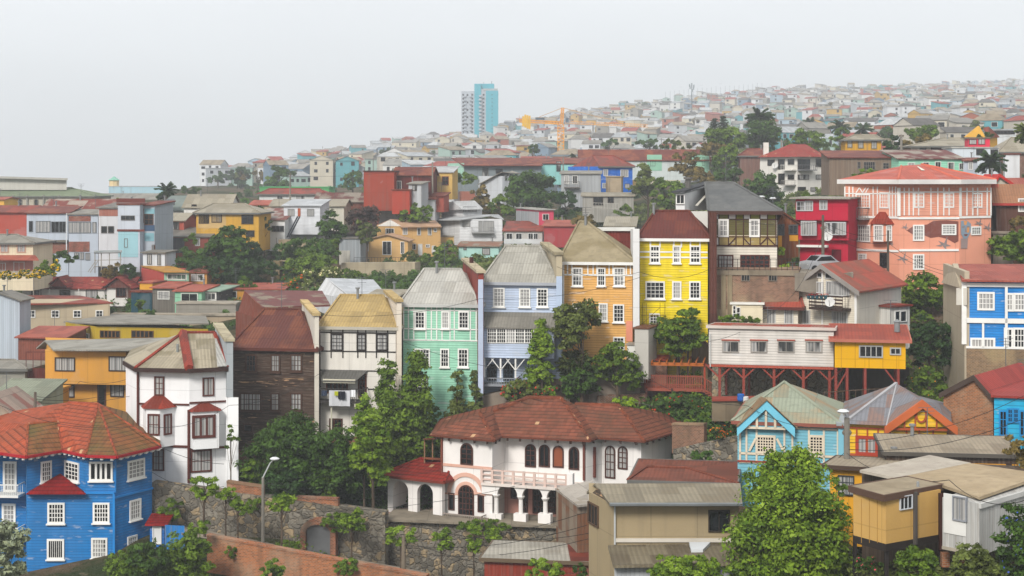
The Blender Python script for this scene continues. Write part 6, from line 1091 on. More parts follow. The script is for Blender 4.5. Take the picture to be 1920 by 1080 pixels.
# middle: white, tan, rust red houses
h = Q('white house on stilts with outside black stair', 532, 600, 246, 386, 415, ('clap', 'd8dade', .2), 'shed', 375, mat('corr', 'd6dadd', 'c4c8ca'), dp=7); h.ws(0, [(541, 393, 551, 404), (577, 393, 588, 404)], fr='8a8a88', nx=2, ny=1, g=1, t=.1); h.win(0, 559, 391, 563, 405, fr='b0562c', nx=1, ny=1, g=plain('b0562c'), name='door', t=.04); g = MB(); g.tube([P(558, 406, 243), P(538, 445, 242)], .12, 4); g.tube([P(562, 406, 243), P(542, 445, 242)], .12, 4); h.part(g, 'stair', plain('2e3238'))
h = Q('grey white lower storey under the stilt house', 545, 598, 248, 418, 450, 'c3c7cc', 'flat', None, GR2, dp=4); h.ws(0, [(562, 424, 566, 436), (582, 427, 586, 436)], **BW); h = Q('white garage house with rust patched roof', 480, 534, 244, 412, 446, 'd2d3d2', 'shed', 392, mat('rust', '8a4a40', 'c0b8ac'), dp=8); h.ws(0, [(487, 421, 495, 434), (510, 424, 532, 434)], fr='777777', nx=3, ny=1, g=0, t=.06); h = Q('cream house with tan roof behind the stilt house', 508, 645, 262, 386, 410, 'c9c4b4', 'gable', 374, TN, dp=8); h.ws(0, [(601, 391, 611, 399)], **WW); h = Q('orange red roofed low house behind the garage', 470, 515, 270, 384, 400, 'b8a48c', 'gable', 376, RD2, dp=6)
wallthing('retaining_wall', 'concrete slab wall with red posts under the stilt house', (522, 240, 449, 490), (600, 239, 450, 490), mat('conc', 'a8987e'), 1); wallthing('retaining_wall', 'long concrete retaining wall below the tan house', (640, 232, 493, 545), (778, 228, 492, 545), mat('conc', 'a89c84'), 2); wallthing('rock_face', 'bare ochre rock patch in the green slope', (474, 222, 487, 530), (524, 221, 490, 530), mat('stone', 'a08a62', '5a4c30'), 1, cat='rock face')
h = Q('low house with red brown roof and green band behind', 486, 610, 300, 364, 385, 'c8cac8', 'hip', (505, 600, 354), RU2, dp=9); h.ws(0, [(520, 368, 530, 376), (555, 367, 571, 375)], **WW); Q('long green painted parapet building', 487, 617, 318, 352, 365, '58a468', 'flat', None, plain('4f9a60'), dp=8)
h = Q('rusty brown roofed shed row behind the purple tree', 590, 745, 275, 378, 400, ('rust', '7a3c30', '8c5a48'), 'gable', 362, mat('rust', '6f362c', 'a8a090'), dp=9); h = Q('grey roofed shed with white wall beside the purple tree', 710, 800, 268, 394, 412, 'bcbfc2', 'gable', 382, mat('corr', 'a39a8a', '8a5a4c'), dp=7)
h = Q('tall blank rust red house above the tan house', 682, 739, 262, 322, 372, ('stuc', '96402f', .8), 'flat', None, mat('rust', '6a3a30'), dp=8); h = Q('dark rust red house with sheet roof beside the red cube', 738, 808, 264, 328, 378, ('rust', '7d3028', '5f2a26'), 'gable', 314, RU, dp=8); h.ws(0, [(745, 340, 752, 356)], **WW)
h = Q('white box with window in front of the rust red house', 766, 790, 258, 345, 366, ('vert', 'b9bcbf', .3), 'shed', 341, GR, dp=4); h.ws(0, [(774, 348, 781, 357)], **BW); h = Q('small red and grey sheds below the rust red house', 800, 832, 263, 368, 392, '984a3c', 'shed', 362, RU, dp=4, skirt=.5); h.ws(0, [(813, 384, 817, 392)], **WW); Q('rust red lower wing under the white box', 735, 768, 257, 357, 378, ('stuc', 'a5402f', .3), 'flat', None, RU, dp=4); Q('white shed with red gable behind the round green trees', 768, 815, 262, 373, 395, 'c4c6c8', 'gable', 366, RU, dp=5)
h = Q('pale yellow house with white flat roof and brown windows', 783, 848, 272, 323, 352, 'c9a55e', 'shed', 313, mat('corr', 'd3d5d6', 'c4c4c2'), dp=8); h.ws(0, [(811, 332, 818, 345), (830, 332, 840, 346)], fr='6e3a30', nx=2, ny=2, g=0, t=.12)
h = Q('tan two storey house with pale peach gabled roof', 707, 826, 256, 424, 476, ('stuc', 'cda46a', .1), 'x', C=[(707, 258), (752, 252), (826, 254)], back=[(826, 262), (726, 266)]); h.plate([P(752, 425, 251.3), P(828, 424.5, 253.5), P(816, 413, 260), P(732, 411, 258)], mat('corr', 'd8b090', 'c9a078')); h.plate([P(732, 411, 258), P(816, 413, 260), P(828, 424, 266), P(704, 423, 262)], mat('corr', 'd8b090', 'c9a078')); g = MB(); g.prism([P(707, 424, 257.9), P(752, 424, 251.9), P(731, 412, 255)], V((.05, .2, 0))); flipfix(h.part(g, 'gable_wall', plain('e0dcd4')))
h.ws(0, [(724, 429, 739, 438, dict(nx=3))], **WW); h.ws(1, [(756, 427, 763, 439), (783, 428, 788, 440), (803, 428, 808, 440), (814, 429, 818, 434), (770, 458, 779, 467), (799, 459, 805, 463)], **WW); h.ws(1, [(784, 458, 791, 478), (810, 461, 816, 474)], fr='e4e2dc', nx=1, ny=1, g=plain('d9d8d4'), name='door', t=.06)
h = Q('small tan bungalow wing with white gable front', 678, 765, 247, 451, 480, ('stuc', 'cfa66c', .1), 'front', (726, 440), mat('corr', 'd8b090', 'c9a078'), dp=5); h.ws(0, [(682, 454, 690, 470), (718, 453, 733, 477), (752, 454, 757, 475)], **WW); railing('black iron railing on the terrace before the tan bungalow', [P(664, 494, 238), P(758, 494, 236)], .9, '33302e', None)
Q('grey metal clad shed beside the tan bungalow', 636, 676, 243, 448, 478, ('vert', '9aa0a4', .3), 'flat', None, GR2, dp=4); Q('pale tan block wing between tan and white houses', 826, 862, 262, 444, 475, ('stuc', 'd0aa66', .1), 'flat', None, TN, dp=4); wallthing('retaining_wall', 'pale block wall at the end of the terrace railing', (636, 240, 470, 496), (656, 240, 470, 496), mat('conc', 'b0aca2'), .5)
WHM = ('clap', 'dadbdc', .25); h = Q('white weatherboard house with wide balcony doors on the slope', 822, 943, 262, 411, 437, WHM, 'x', C=[(822, 266), (862, 260), (942, 260)]); h.plate([P(818, 412, 264), P(862, 412, 258.5), P(920, 404, 262), P(945, 411, 259.5), P(935, 402, 270), P(845, 402, 270)][::1], mat('corr', 'c9cccd', 'b8babb')); h.ws(1, [(868, 415, 881, 424), (898, 415, 904, 434), (907, 415, 925, 435)], fr='8d8d8b', nx=2, ny=1, g=1, t=.08); h.rail(1, 884, 425, 926, 435, 1.0, '9a9a98', n=14)
h = Q('white upper storey with gabled roof on the weatherboard house', 828, 905, 266, 393, 408, WHM, 'x', C=[(828, 270), (868, 264), (904, 265)]); h.plate([P(866, 392, 263), P(906, 391, 264), P(890, 376, 268), P(848, 377, 268)], mat('corr', 'd4d6d6', 'c0c2c2')); h.plate([P(826, 394, 270), P(866, 392, 263), P(848, 377, 268)], mat('corr', 'd4d6d6', 'c0c2c2')); h.ws(1, [(869, 388, 877, 397), (879, 388, 893, 397)], fr='777777', nx=2, ny=1, g=1, t=.07)
h = Q('ground floor with garage under the white weatherboard house', 862, 938, 262, 438, 456, '7d7c7a', 'flat', None, GR, dp=5); h.ws(0, [(864, 440, 879, 450)], **WW); h.win(0, 881, 441, 888, 452, fr='9a5a38', nx=1, ny=1, g=plain('a35c38'), name='door', t=.04); h = Q('pale aqua shack with rust patched flat roof', 860, 935, 246, 462, 482, ('stuc', 'a9cfc6', .3), 'shed', 454, mat('rust', '9a6a50', 'a39a88'), dp=5); h.ws(0, [(870, 461, 874, 468), (905, 466, 918, 477)], **BW)
h = Q('white bungalow with faded red roof and glazed porch', 945, 1017, 256, 433, 456, 'b8b4ae', 'shed', 416, RU2, dp=8); h.ws(0, [(950, 438, 960, 452), (968, 438, 978, 452), (991, 438, 999, 448), (1001, 438, 1008, 448)], fr='d8d8d6', nx=2, ny=1, g=0, t=.09); h.strips(0, [(945, 448, 1016, 457)], 'cfd2d3', 'white_base', .06); h = Q('metal clad box house with bright pink front', 968, 1038, 262, 394, 426, 'd04864', 'shed', 390, mat('corr', 'c0bdb4', 'a8a498'), C=[(968, 270), (1010, 260), (1038, 261)], dp=5); h.strips(0, [(968, 396, 1010, 428)], mat('vert', 'a9adb0', .3), 'metal_cladding', .05); h.ws(1, [(1018, 402, 1028, 412)], **WW); Q('red roofed shed behind the steep mossy roof', 1020, 1076, 252, 424, 440, 'a03c40', 'shed', 414, RD2, dp=6); Q('tan sheet roofed hut among trees', 1135, 1190, 225, 424, 440, 'b5b4b0', 'shed', 408, TN, dp=6)
h = Q('white ruin like house with broken side wall', 897, 975, 300, 330, 368, 'c3c6ca', 'x', C=[(897, 304), (942, 297), (975, 300)]); h.ws(1, [(947, 328, 950, 338), (955, 326, 970, 350)], fr='7a7a78', nx=3, ny=2, g=0, t=.08); h.plate([P(895, 346, 303), P(940, 322, 296.5), P(975, 325, 300), P(960, 320, 306)], mat('corr', 'a8a294', '8c7a68'))
h = Q('mint half timbered house with rust brown roof on the ridge', 838, 1015, 322, 309, 340, '7b8487', 'x', C=[(838, 328), (870, 320), (1015, 322)]); h.plate([P(868, 310, 319), P(1018, 310, 321), P(1010, 296, 330), P(846, 296, 328)], RU); h.strips(0, [(840, 306, 870, 336)], 'a3cdb8', 'mint_panel', .05); h.ws(1, [(930, 317, 942, 325), (905, 315, 915, 330)], **BW)
h = Q('long row of aqua and blue houses under a low rust roof', 990, 1088, 330, 307, 328, '8cc4c0', 'x', C=[(990, 332), (1088, 328)], dp=8); h.shed(297, RU, .3); h.ws(0, [(1044, 303, 1051, 321), (1000, 310, 1015, 316)], **BW); h = Q('white and mint houses under long brown roof above the trees', 1088, 1330, 340, 300, 320, 'c0c8c6', 'x', dp=10); h.gable(281, RU, .4); h.strips(0, [(1213, 290, 1241, 320)], '8fc0a6', 'mint_panel', .06); h.strips(0, [(1296, 290, 1330, 330)], '8fc0a6', 'mint_panel', .06); h.ws(0, [(1220, 301, 1228, 311), (1317, 296, 1321, 310)], **BW)
h = Q('royal blue house with red brown hipped roof among trees', 1065, 1188, 300, 312, 350, ('clap', '1468c8', .25), 'hip', (1110, 1150, 292), RU2, dp=11, C=[(1065, 304), (1128, 297), (1186, 299)], back=[(1186, 309), (1075, 314)]); h.ws(1, [(1132, 318, 1139, 329), (1164, 319, 1177, 331, dict(nx=3)), (1130, 344, 1137, 352)], **WW)
h = Q('grey corrugated shack with small balcony under the blue house', 1052, 1126, 286, 326, 368, ('vert', 'a7aaac', .3), 'shed', 321, GR, dp=6); h.ws(0, [(1059, 330, 1066, 344), (1074, 330, 1082, 344)], **WW); h.rail(0, 1058, 340, 1087, 351, 1.0, '5c5650', n=8); Q('bare concrete slab wall beside the blue house', 1136, 1165, 288, 332, 366, ('conc', 'a8977e'), 'flat', None, mat('conc', 'a8977e'), dp=3); h = Q('grey plank shacks on the slope under the blue house', 1092, 1188, 276, 368, 395, ('vert', '9c9a92', .6), 'shed', 362, TN, dp=6); h.ws(0, [(1113, 370, 1130, 384), (1140, 370, 1150, 380), (1172, 345, 1180, 352)], **BW); railing('pale picket fence before the plank shacks', [P(1112, 390, 274), P(1160, 392, 273)], .9, 'b8b4aa', None)
h = Q('rusty brown roofed timber house with mint panels', 1388, 1440, 300, 292, 330, ('vert', '7a5a50', .6), 'hip', (1402, 1430, 279), RU, dp=8)
h = Q('white modern house with red hipped roof and balconies', 1425, 1545, 286, 294, 360, ('stuc', 'dedad2', .1), 'x', C=[(1425, 292), (1495, 284), (1544, 288)], back=[(1544, 298), (1440, 303)]); zt = h.zE; E = [V((*G(x, d).xy, zt)) for x, d in ((1420, 291.5), (1495, 282.8), (1552, 287), (1548, 299), (1436, 304))]; A, B_ = P(1482, 270, 292), P(1510, 270, 293); r = MB()
for f in ((E[0], E[1], A), (E[1], E[2], B_, A), (E[2], E[3], B_), (E[3], E[4], A, B_), (E[4], E[0], A)): r.poly(f)
o = h.part(r, 'roof', mat('tile', 'b5463c', 'a85448')); flipfix(o); h.ws(0, [(1440, 300, 1452, 310), (1460, 299, 1471, 317, dict(g=0)), (1478, 299, 1489, 309)], **BW); h.ws(1, [(1496, 299, 1518, 317, dict(nx=3, g=0)), (1530, 298, 1541, 312), (1496, 328, 1516, 336, dict(nx=3)), (1530, 328, 1540, 336), (1496, 351, 1510, 361), (1520, 352, 1528, 358)], **BW); h.ws(0, [(1478, 328, 1489, 336), (1460, 326, 1471, 345)], **BW); h.rail(0, 1472, 309, 1494, 318, 1.2, 'dedad2', n=8); h.rail(1, 1495, 309, 1523, 318, 1.2, '77777a', n=8); h.rail(0, 1473, 338, 1493, 346, 1.2, '9a9690', n=8); g = MB(); q = P(1436, 290, 292); g.box((q.x, q.y, q.z), .9, .9, 2.2); h.part(g, 'chimney', plain('dedad2'))
h = Q('yellow ochre lookout house with grey roof on the hill', 1585, 1652, 250, 262, 284, ('vert', 'd09c30', .3), 'hip', (1602, 1640, 253), TN, dp=6); h.ws(0, [(1590, 262, 1597, 276), (1610, 265, 1618, 277), (1635, 266, 1643, 278)], fr='7a6a4a', nx=2, ny=2, g=1, t=.12)
h = Q('long brown plank building with rust roof behind the salmon roof', 1555, 1690, 226, 296, 340, ('vert', '7d6a5a', .7), 'shed', 284, RU, dp=8); h.ws(0, [(1608, 304, 1613, 315), (1620, 304, 1640, 318, dict(nx=5)), (1656, 306, 1666, 316)], fr='8a8078', nx=2, ny=2, g=0, t=.07)
h = Q('mint green terrace houses with rusty patched roof', 1685, 1806, 222, 298, 345, ('clap', '93d4b6', .25), 'shed', 283, mat('rust', '7a3a32', 'b8b0a0'), dp=8, yaw=-.5); h.ws(0, [(1703, 306, 1714, 312), (1731, 305, 1741, 312), (1754, 304, 1763, 315), (1778, 305, 1788, 318), (1799, 307, 1805, 317)], **WW); h = Q('lilac grey narrow house beside the mint terrace', 1807, 1832, 220, 302, 345, 'aeb3bd', 'shed', 297, RU, dp=6); h.ws(0, [(1817, 305, 1823, 317)], **WW)
h = Q('wide bungalow with brown red eaves and grey hip roof', 1708, 1850, 252, 274, 292, 'b0a898', 'hip', (1768, 1800, 259), TN, dp=11); h.ws(0, [(1725, 278, 1736, 284), (1746, 277, 1772, 286, dict(nx=4, g=0))], **BW); h = Q('white block house with crimson upper room and roof garden', 1785, 1872, 236, 278, 310, 'c9d0d6', 'flat', None, mat('conc', 'b0aca4'), dp=7); h.ws(0, [(1831, 280, 1844, 290), (1858, 281, 1870, 292)], **BW); h = Q('crimson roof room with brown windows', 1816, 1856, 238, 260, 277, ('stuc', 'd0304a', .1), 'flat', None, plain('7a6a5a'), dp=5); h.ws(0, [(1818, 262, 1830, 270), (1835, 261, 1846, 270)], fr='5a3a38', nx=2, ny=1, g=1, t=.08)
h = Q('yellow gable house with pink corrugated roof on the skyline', 1812, 1850, 262, 256, 264, 'dba742', 'x', C=[(1812, 262), (1846, 258), (1870, 262)]); h.plate([P(1844, 240, 260), P(1854, 237, 258), P(1874, 256, 262), P(1852, 256, 258)][::1], RD2); g = MB(); g.prism([P(1810, 257, 262), P(1848, 257, 258), P(1836, 236, 260)], V((0, 1, 0))); flipfix(h.part(g, 'gable_wall', plain('dba742')))
h = Q('white flat roofed house with dark ribbon windows', 1856, 1905, 275, 244, 262, 'cccfd0', 'flat', None, mat('corr', 'c8cccf'), dp=8); h.ws(0, [(1862, 246, 1902, 251, dict(nx=6))], **BW); h = Q('white rendered block beside the palm at the frame edge', 1884, 1912, 222, 290, 318, 'd3d4d6', 'flat', None, RU, dp=5); Q('grey roof and rusty brick house at the frame edge', 1875, 1990, 238, 285, 345, ('brick', '7d5044'), 'hip', (1895, 1990, 258), TN, dp=9, skirt=8); h = Q('low red roofed house between salmon roof and frame edge', 1868, 1980, 175, 352, 385, 'a87868', 'gable', 335, RD2, dp=7, skirt=8); Q('concrete yard wall at the salmon house side', 1862, 1900, 152, 438, 478, ('conc', '8a8074'), 'flat', None, mat('conc', '8a8074'), dp=1.5, name='garden_wall', cat='wall')
# ---------------------------------------------------------------- tower block, crane, mast
t = thing('tower_block', 'tall turquoise and white tower block rising above the hillside', 'tower block', P(900, 290, 1150)); D = 1150; TQ = mat('stuc', '2f9fb0', .05); WT = mat('stuc', 'a9b0b8', .1)
def tbox(name, x0, x1, yt, D0, D1, m, yb=300, par=None): b = MB(); a, c = P(x0, yb, D0), P(x1, yb, D0); zt = Z(yt, D0); b.hexa([V((a.x, D0, a.z)), V((c.x, D0, a.z)), V((c.x, D1, a.z)), V((a.x, D1, a.z)), V((a.x, D0, zt)), V((c.x, D0, zt)), V((c.x, D1, zt)), V((a.x, D1, zt))]); return b.build(name, m, par or t)
tbox('white_wing', 865, 889.5, 171, D, D + 16, WT); tbox('turquoise_core', 889.5, 902, 157, D - 1, D + 14, TQ); tbox('core_top', 902, 926.5, 157, D + 3, D + 14, TQ); tbox('white_bay', 902, 911, 167, D - .5, D + 14, WT); tbox('turquoise_wing', 911, 934, 170, D - 2, D + 15, TQ); tbox('roof_room', 906, 933, 166, D - 1, D + 10, plain('a5a7a8'), yb=170)
for k in range(17):
    y = 176 + k * 7.0
    for x0 in (867, 875, 884):
        if k % 2 == 0 or x0 != 875: q = tbox('window', x0, x0 + 3.0, y, D - .25, D, GL[0], yb=y + 3.5)
    q = tbox('balcony', 898 - (k % 2) * .5, 903, y + 2, D - 3.2, D - .9, WT, yb=y + 5.2); tbox('window', 905, 908, y, D - .8, D - .5, GL[0], yb=y + 3.5); tbox('window', 922, 923.3, y + 1, D - 2.3, D - 2, GL[0], yb=y + 2.6)
    q = tbox('balcony', 869, 874, y + 3.6, D - 1.6, D, WT, yb=y + 5.6); q = tbox('balcony', 880, 884, y + 3.6, D - 1.6, D, WT, yb=y + 5.6)
b = MB(); b.bar(P(922, 157, D + 5), P(922, 152, D + 5), .3, 4); b.bar(P(907, 157, D + 5), P(907, 154, D + 5), .2, 4); b.build('antenna', plain('6a7074'), t)
D = 620; t = thing('tower_crane', 'yellow tower crane over the hillside houses', 'crane', P(1052, 300, D)); YC = plain('eea008')
def lattice(name, a, b, w_, n, r, m=YC, tri=False):
    mb = MB(); a, b = V(a), V(b); d = (b - a).normalized(); u = V((0, 1, 0)); v = d.cross(u).normalized(); cs = [(-1, -1), (1, -1), (1, 1), (-1, 1)] if not tri else [(-1, -1), (1, -1), (0, 1)]
    cc = [u * (x * w_ / 2) + v * (y * w_ / 2) for x, y in cs]
    for c in cc: mb.bar(a + c, b + c, r, 4)
    for i in range(n):
        p, q = a.lerp(b, i / n), a.lerp(b, (i + 1) / n)
        for j in range(len(cc)): k = (j + 1) % len(cc); mb.bar(p + cc[j], q + cc[k], r * .6, 3); mb.bar(p + cc[j], p + cc[k], r * .6, 3)
    return mb.build(name, m, t)
lattice('mast', P(1051.5, 300, D), P(1051.5, 233, D), 2.3, 10, .19); lattice('tower_head', P(1053, 232, D), P(1055, 202, D), 1.0, 6, .2); lattice('jib', P(1060, 229, D), P(1215, 236, D - 6), 1.1, 36, .07, tri=True); lattice('counter_jib', P(974, 226.5, D), P(1052, 230.5, D), 1.0, 14, .2)
b = MB()
for k, (x, yt, yb) in enumerate(((981, 218, 237), (985, 215, 239), (989, 216, 241), (993, 217, 242))): a = P(x, yb, D); b.box((a.x, a.y, a.z), .75, 1.6, (yb - yt) * D / F)
b.build('counterweight', plain('e0ad14'), t); b = MB(); b.bar(P(1055, 202, D), P(1012, 219, D), .12, 4); b.bar(P(1012, 219, D), P(1005, 227, D), .12, 4); b.bar(P(1055, 202, D), P(1120, 219, D), .12, 4); b.bar(P(1120, 219, D), P(1170, 228, D - 3), .12, 4); b.build('tie_bar', plain('c0893a'), t)
b = MB(); a = P(1063, 229, D); b.box((a.x, a.y - 1.4, a.z), 1.2, 1.2, 1.5); b.build('cab', plain('50606c'), t); b = MB(); b.bar(P(973.5, 226, D), P(973.5, 216, D), .08, 4); b.bar(P(973.5, 220, D), P(1045, 221, D), .07, 4); b.build('guard_rail', plain('b08a50'), t)
b = MB(); a = P(1004, 224.5, D - .8); c = P(1021, 225, D - .8); b.hexa([a, c, c + V((0, .1, 0)), a + V((0, .1, 0)), a + V((0, 0, .85)), c + V((0, 0, .85)), c + V((0, .1, .85)), a + V((0, .1, .85))]); b.build('sign_board', plain('4d5c66'), t); b = MB(); a = P(1067, 238, D); b.box((a.x, a.y, a.z), .5, .5, 1.0); b.bar(P(1067, 232, D), P(1067, 236, D), .05, 4); b.build('hook_block', plain('b03030'), t)
D = 1100; t = thing('cell_mast', 'tall grey telecom mast with antenna cluster on the hill', 'telecom mast', P(1297, 215, D)); b = MB(); b.bar(P(1297, 222, D), P(1297, 158, D), .42, 6, .3); b.build('pole', plain('5c666c'), t); b = MB()
for x, y in ((-4, 160), (4, 161), (-3, 164), (3.4, 165), (0, 158), (1, 169)): q = P(1297 + x, y + 3, D); b.box((q.x, q.y, q.z), .8, .8, 1.9)
b.bar(P(1292, 161, D), P(1302, 161, D), .15, 4); b.build('antenna', plain('8a949a'), t)
for k, (x, y) in enumerate(((1276, 163.5), (1315, 160), (1351, 157.5))):
    b = MB(); c = P(x, y, 700 + k * 30)
    for s_ in (-1, 1): b.add([c + V((0, -.18, 0)), c + V((s_ * .35, 0, .16)), c + V((s_ * .8, .1, .03)), c + V((s_ * .3, .18, .1))], [(0, 1, 2, 3)])
    b.bar(c + V((0, -.28, 0)), c + V((0, .32, 0)), .07, 5, .03); tag(b.build('bird', plain('9a9ea2')), 'small distant gull gliding in the grey sky near the mast', 'bird', 'gulls in the sky')
# ---------------------------------------------------------------- houses up the far hill
WC = [('white', 'd0d2d4'), ('white', 'cacac8'), ('cream', 'c4bca6'), ('cream', 'c0b8a6'), ('pale grey', 'a8acb0'), ('pale blue', '9fb2bf'), ('ochre', 'b8954e'), ('pale grey', 'b6babd'), ('white', 'c6c8ca'), ('brick red', '9c5c48'), ('turquoise', '5a9aa2'), ('mint', '98b0a6'), ('cream', 'bcb5a8'), ('stone grey', '8c8880'), ('white', 'd4d4d2'), ('white', 'cdcdca'), ('slate blue', '74889a')]
RC_ = [('grey', 'corr', 'a5a39c', '8c8880'), ('tan', 'corr', 'ab9c84', '8c7e68'), ('grey', 'corr', 'aaa59c', '948f88'), ('red', 'corr', 'a84a3c', 'b46050'), ('silver', 'corr', 'c4c9cc', 'b0b4b6'), ('dark', 'corr', '706c68', '5c5854'), ('white', 'corr', 'd5d8d9', 'c8c8c6'), ('grey', 'corr', '9c9890', '8a867e')]
def simple(X, Y, zb, w_, d_, h_, yaw, wc, rc, rt, label, parts, root=None):
    ca, sa = math.cos(yaw), math.sin(yaw); fp = [(X + x * ca - y * sa, Y + x * sa + y * ca) for x, y in ((-w_ / 2, -d_ / 2), (w_ / 2, -d_ / 2), (w_ / 2, d_ / 2), (-w_ / 2, d_ / 2))]
    L3 = [V((*p, zb - 2.5)) for p in fp]; T = [V((*p, zb + h_)) for p in fp]; wb, rb, nb = MB(), MB(), MB(); wb.hexa(L3 + T); ov = .25; ex = [V(((x + (ov if x > 0 else -ov)) * ca - (y + (ov if y > 0 else -ov)) * sa + X, (x + (ov if x > 0 else -ov)) * sa + (y + (ov if y > 0 else -ov)) * ca + Y, zb + h_)) for x, y in ((-w_ / 2, -d_ / 2), (w_ / 2, -d_ / 2), (w_ / 2, d_ / 2), (-w_ / 2, d_ / 2))]
    rh = d_ * .24; up = V((0, 0, rh)); m0, m1 = (ex[0] + ex[3]) / 2 + up, (ex[1] + ex[2]) / 2 + up
    if rt == 'hip': k = .28; a, b = m0.lerp(m1, k), m1.lerp(m0, k); [rb.poly(f) for f in ((ex[0], ex[1], b, a), (ex[1], ex[2], b), (ex[2], ex[3], a, b), (ex[3], ex[0], a), (ex[3], ex[2], ex[1], ex[0]))]
    elif rt == 'gable': [rb.poly(f) for f in ((ex[0], ex[1], m1, m0), (ex[2], ex[3], m0, m1), (ex[3], ex[2], ex[1], ex[0]))]; [wb.poly(f) for f in ((ex[1] + (ex[0] - ex[1]) * .03, ex[2] + (ex[3] - ex[2]) * .03, m1 + (m0 - m1) * .03), (ex[3] + (ex[2] - ex[3]) * .03, ex[0] + (ex[1] - ex[0]) * .03, m0 + (m1 - m0) * .03))]
    elif rt == 'front':
        rh = w_ * .2; up = V((0, 0, rh)); a, b = (ex[0] + ex[1]) / 2 + up, (ex[2] + ex[3]) / 2 + up; [rb.poly(f) for f in ((ex[1], ex[2], b, a), (ex[3], ex[0], a, b), (ex[3], ex[2], ex[1], ex[0]))]; k = (ex[3] - ex[0]) * .03; [wb.poly(f) for f in ((ex[0] + k, ex[1] + k, a + k), (ex[2] - k, ex[3] - k, b - k))]
    elif rt == 'shed': s_ = V((0, 0, rh * .8)); rb.hexa([ex[0], ex[1], ex[2] + s_, ex[3] + s_] + [q + V((0, 0, .2)) for q in (ex[0], ex[1], ex[2] + s_, ex[3] + s_)]); wb.hexa([T[0], T[1], T[2] + s_ * .01, T[3] + s_ * .01, T[0] + s_ * .01, T[1] + s_ * .01, T[2] + s_ * .9, T[3] + s_ * .9])
    else: rb.hexa(ex + [q + V((0, 0, .3)) for q in ex])
    W = Wall(fp[0], fp[1]); W2 = Wall(fp[3], fp[0]) if yaw < 0 else Wall(fp[1], fp[2]); fl = max(1, int(round(h_ / 2.7)))
    wl = []
    for Wk, ln in ((W, w_), (W2, d_)):
        n = max(1, int(ln / rnd.uniform(2.0, 3.2)))
        for j in range(fl):
            for i in range(n):
                if rnd.random() < .15: continue
                u = ln * (i + .5) / n; zz = zb + j * 2.7 + .9; ww = rnd.choice((.45, .6, .8)); hh = rnd.choice((1.1, 1.2, 1.5)); wl.append((Wk, u - ww, u + ww, zz, min(zz + hh, zb + h_ - .3)))
    wm = mat('stuc', wc[1], .25); rm = mat(*rc[1:])
    if root == 'stuff': return wb, rb, wl, wm, rm
    rt_ = thing(rnd.choice(('hillside_house',)), label, 'house', V((X, Y, zb)), 'houses up the far hillside')
    wb.build('wall', wm, rt_); rb.build('roof', rm, rt_)
    for (Wk, a, b, c, d) in wl:
        if parts:
            q = MB(); Wk.slab(q, a - .1, b + .1, c - .1, d + .1, -.02, .05); f = q.build('window', plain('c9c9c5'), rt_); q = MB(); Wk.slab(q, a, b, c, d, 0, .08); q.build('pane', GL[0], f)
        else: Wk.slab(nb, a, b, c, d, -.02, .08)
    if not parts and nb.v: nb.build('windows', GL[0], rt_)
LM = [(300, 'church side palm'), (450, 'dark trees on the skyline'), (520, 'tall skyline tree'), (606, 'bare mast'), (720, 'skyline conifer'), (860, 'tower block'), (940, 'turquoise tower wing'), (990, 'crane counterweight'), (1052, 'crane mast'), (1110, 'crane tie bars'), (1180, 'crane jib'), (1250, 'crane jib tip'), (1297, 'telecom mast'), (1350, 'araucaria tree'), (1420, 'hilltop palm'), (1500, 'palm grove'), (1570, 'pair of palms'), (1625, 'ochre lookout house'), (1700, 'street lamp on the hill'), (1760, 'wide bungalow'), (1815, 'crimson roof room'), (1860, 'yellow gable house'), (1900, 'frame edge palm')]
occ = [(855, 938, 1000, 1300)]
cand = []
D = 420.0
R2 = random.Random(11)
while D < 2250:
    x = 380 + R2.uniform(0, 20)
    while x < 2190:
        wpx = R2.uniform(7, 10.5) * F / D * (1 if D < 700 else .82); dd = D * R2.uniform(.965, 1.035)
        if dd < dmax(x) - 10 and not (855 < x + wpx / 2 < 938 and 1050 < dd < 1250) and not (D < 480 and 1290 < x < 1560) and not (x < 700 and dd < 560) and not (x < 490 and dd < 640): cand.append((x + wpx / 2, dd, wpx))
        x += wpx * R2.uniform(.9, 1.35)
    D *= 1.05 if D < 900 else 1.034
def visible(c):   # rough: nothing nearer covers it; just rank by apparent width
    return c[2]
cand.sort(key=lambda c: c[1] + (9000 if c[0] > 1925 else 0)); used = set(); things_, rest = cand[:262], cand[262:]
prev = None; info = []
for k, (px, D, wpx) in enumerate(cand):
    wc, rc = R2.choice(WC), R2.choice(RC_); rt = R2.choice(('hip', 'gable', 'gable', 'front', 'shed', 'shed', 'flat')); hh = R2.choice((2.8, 3.2, 5.4, 5.6, 5.6, 8.0)); info.append((wc, rc, rt, hh))
sb = {}
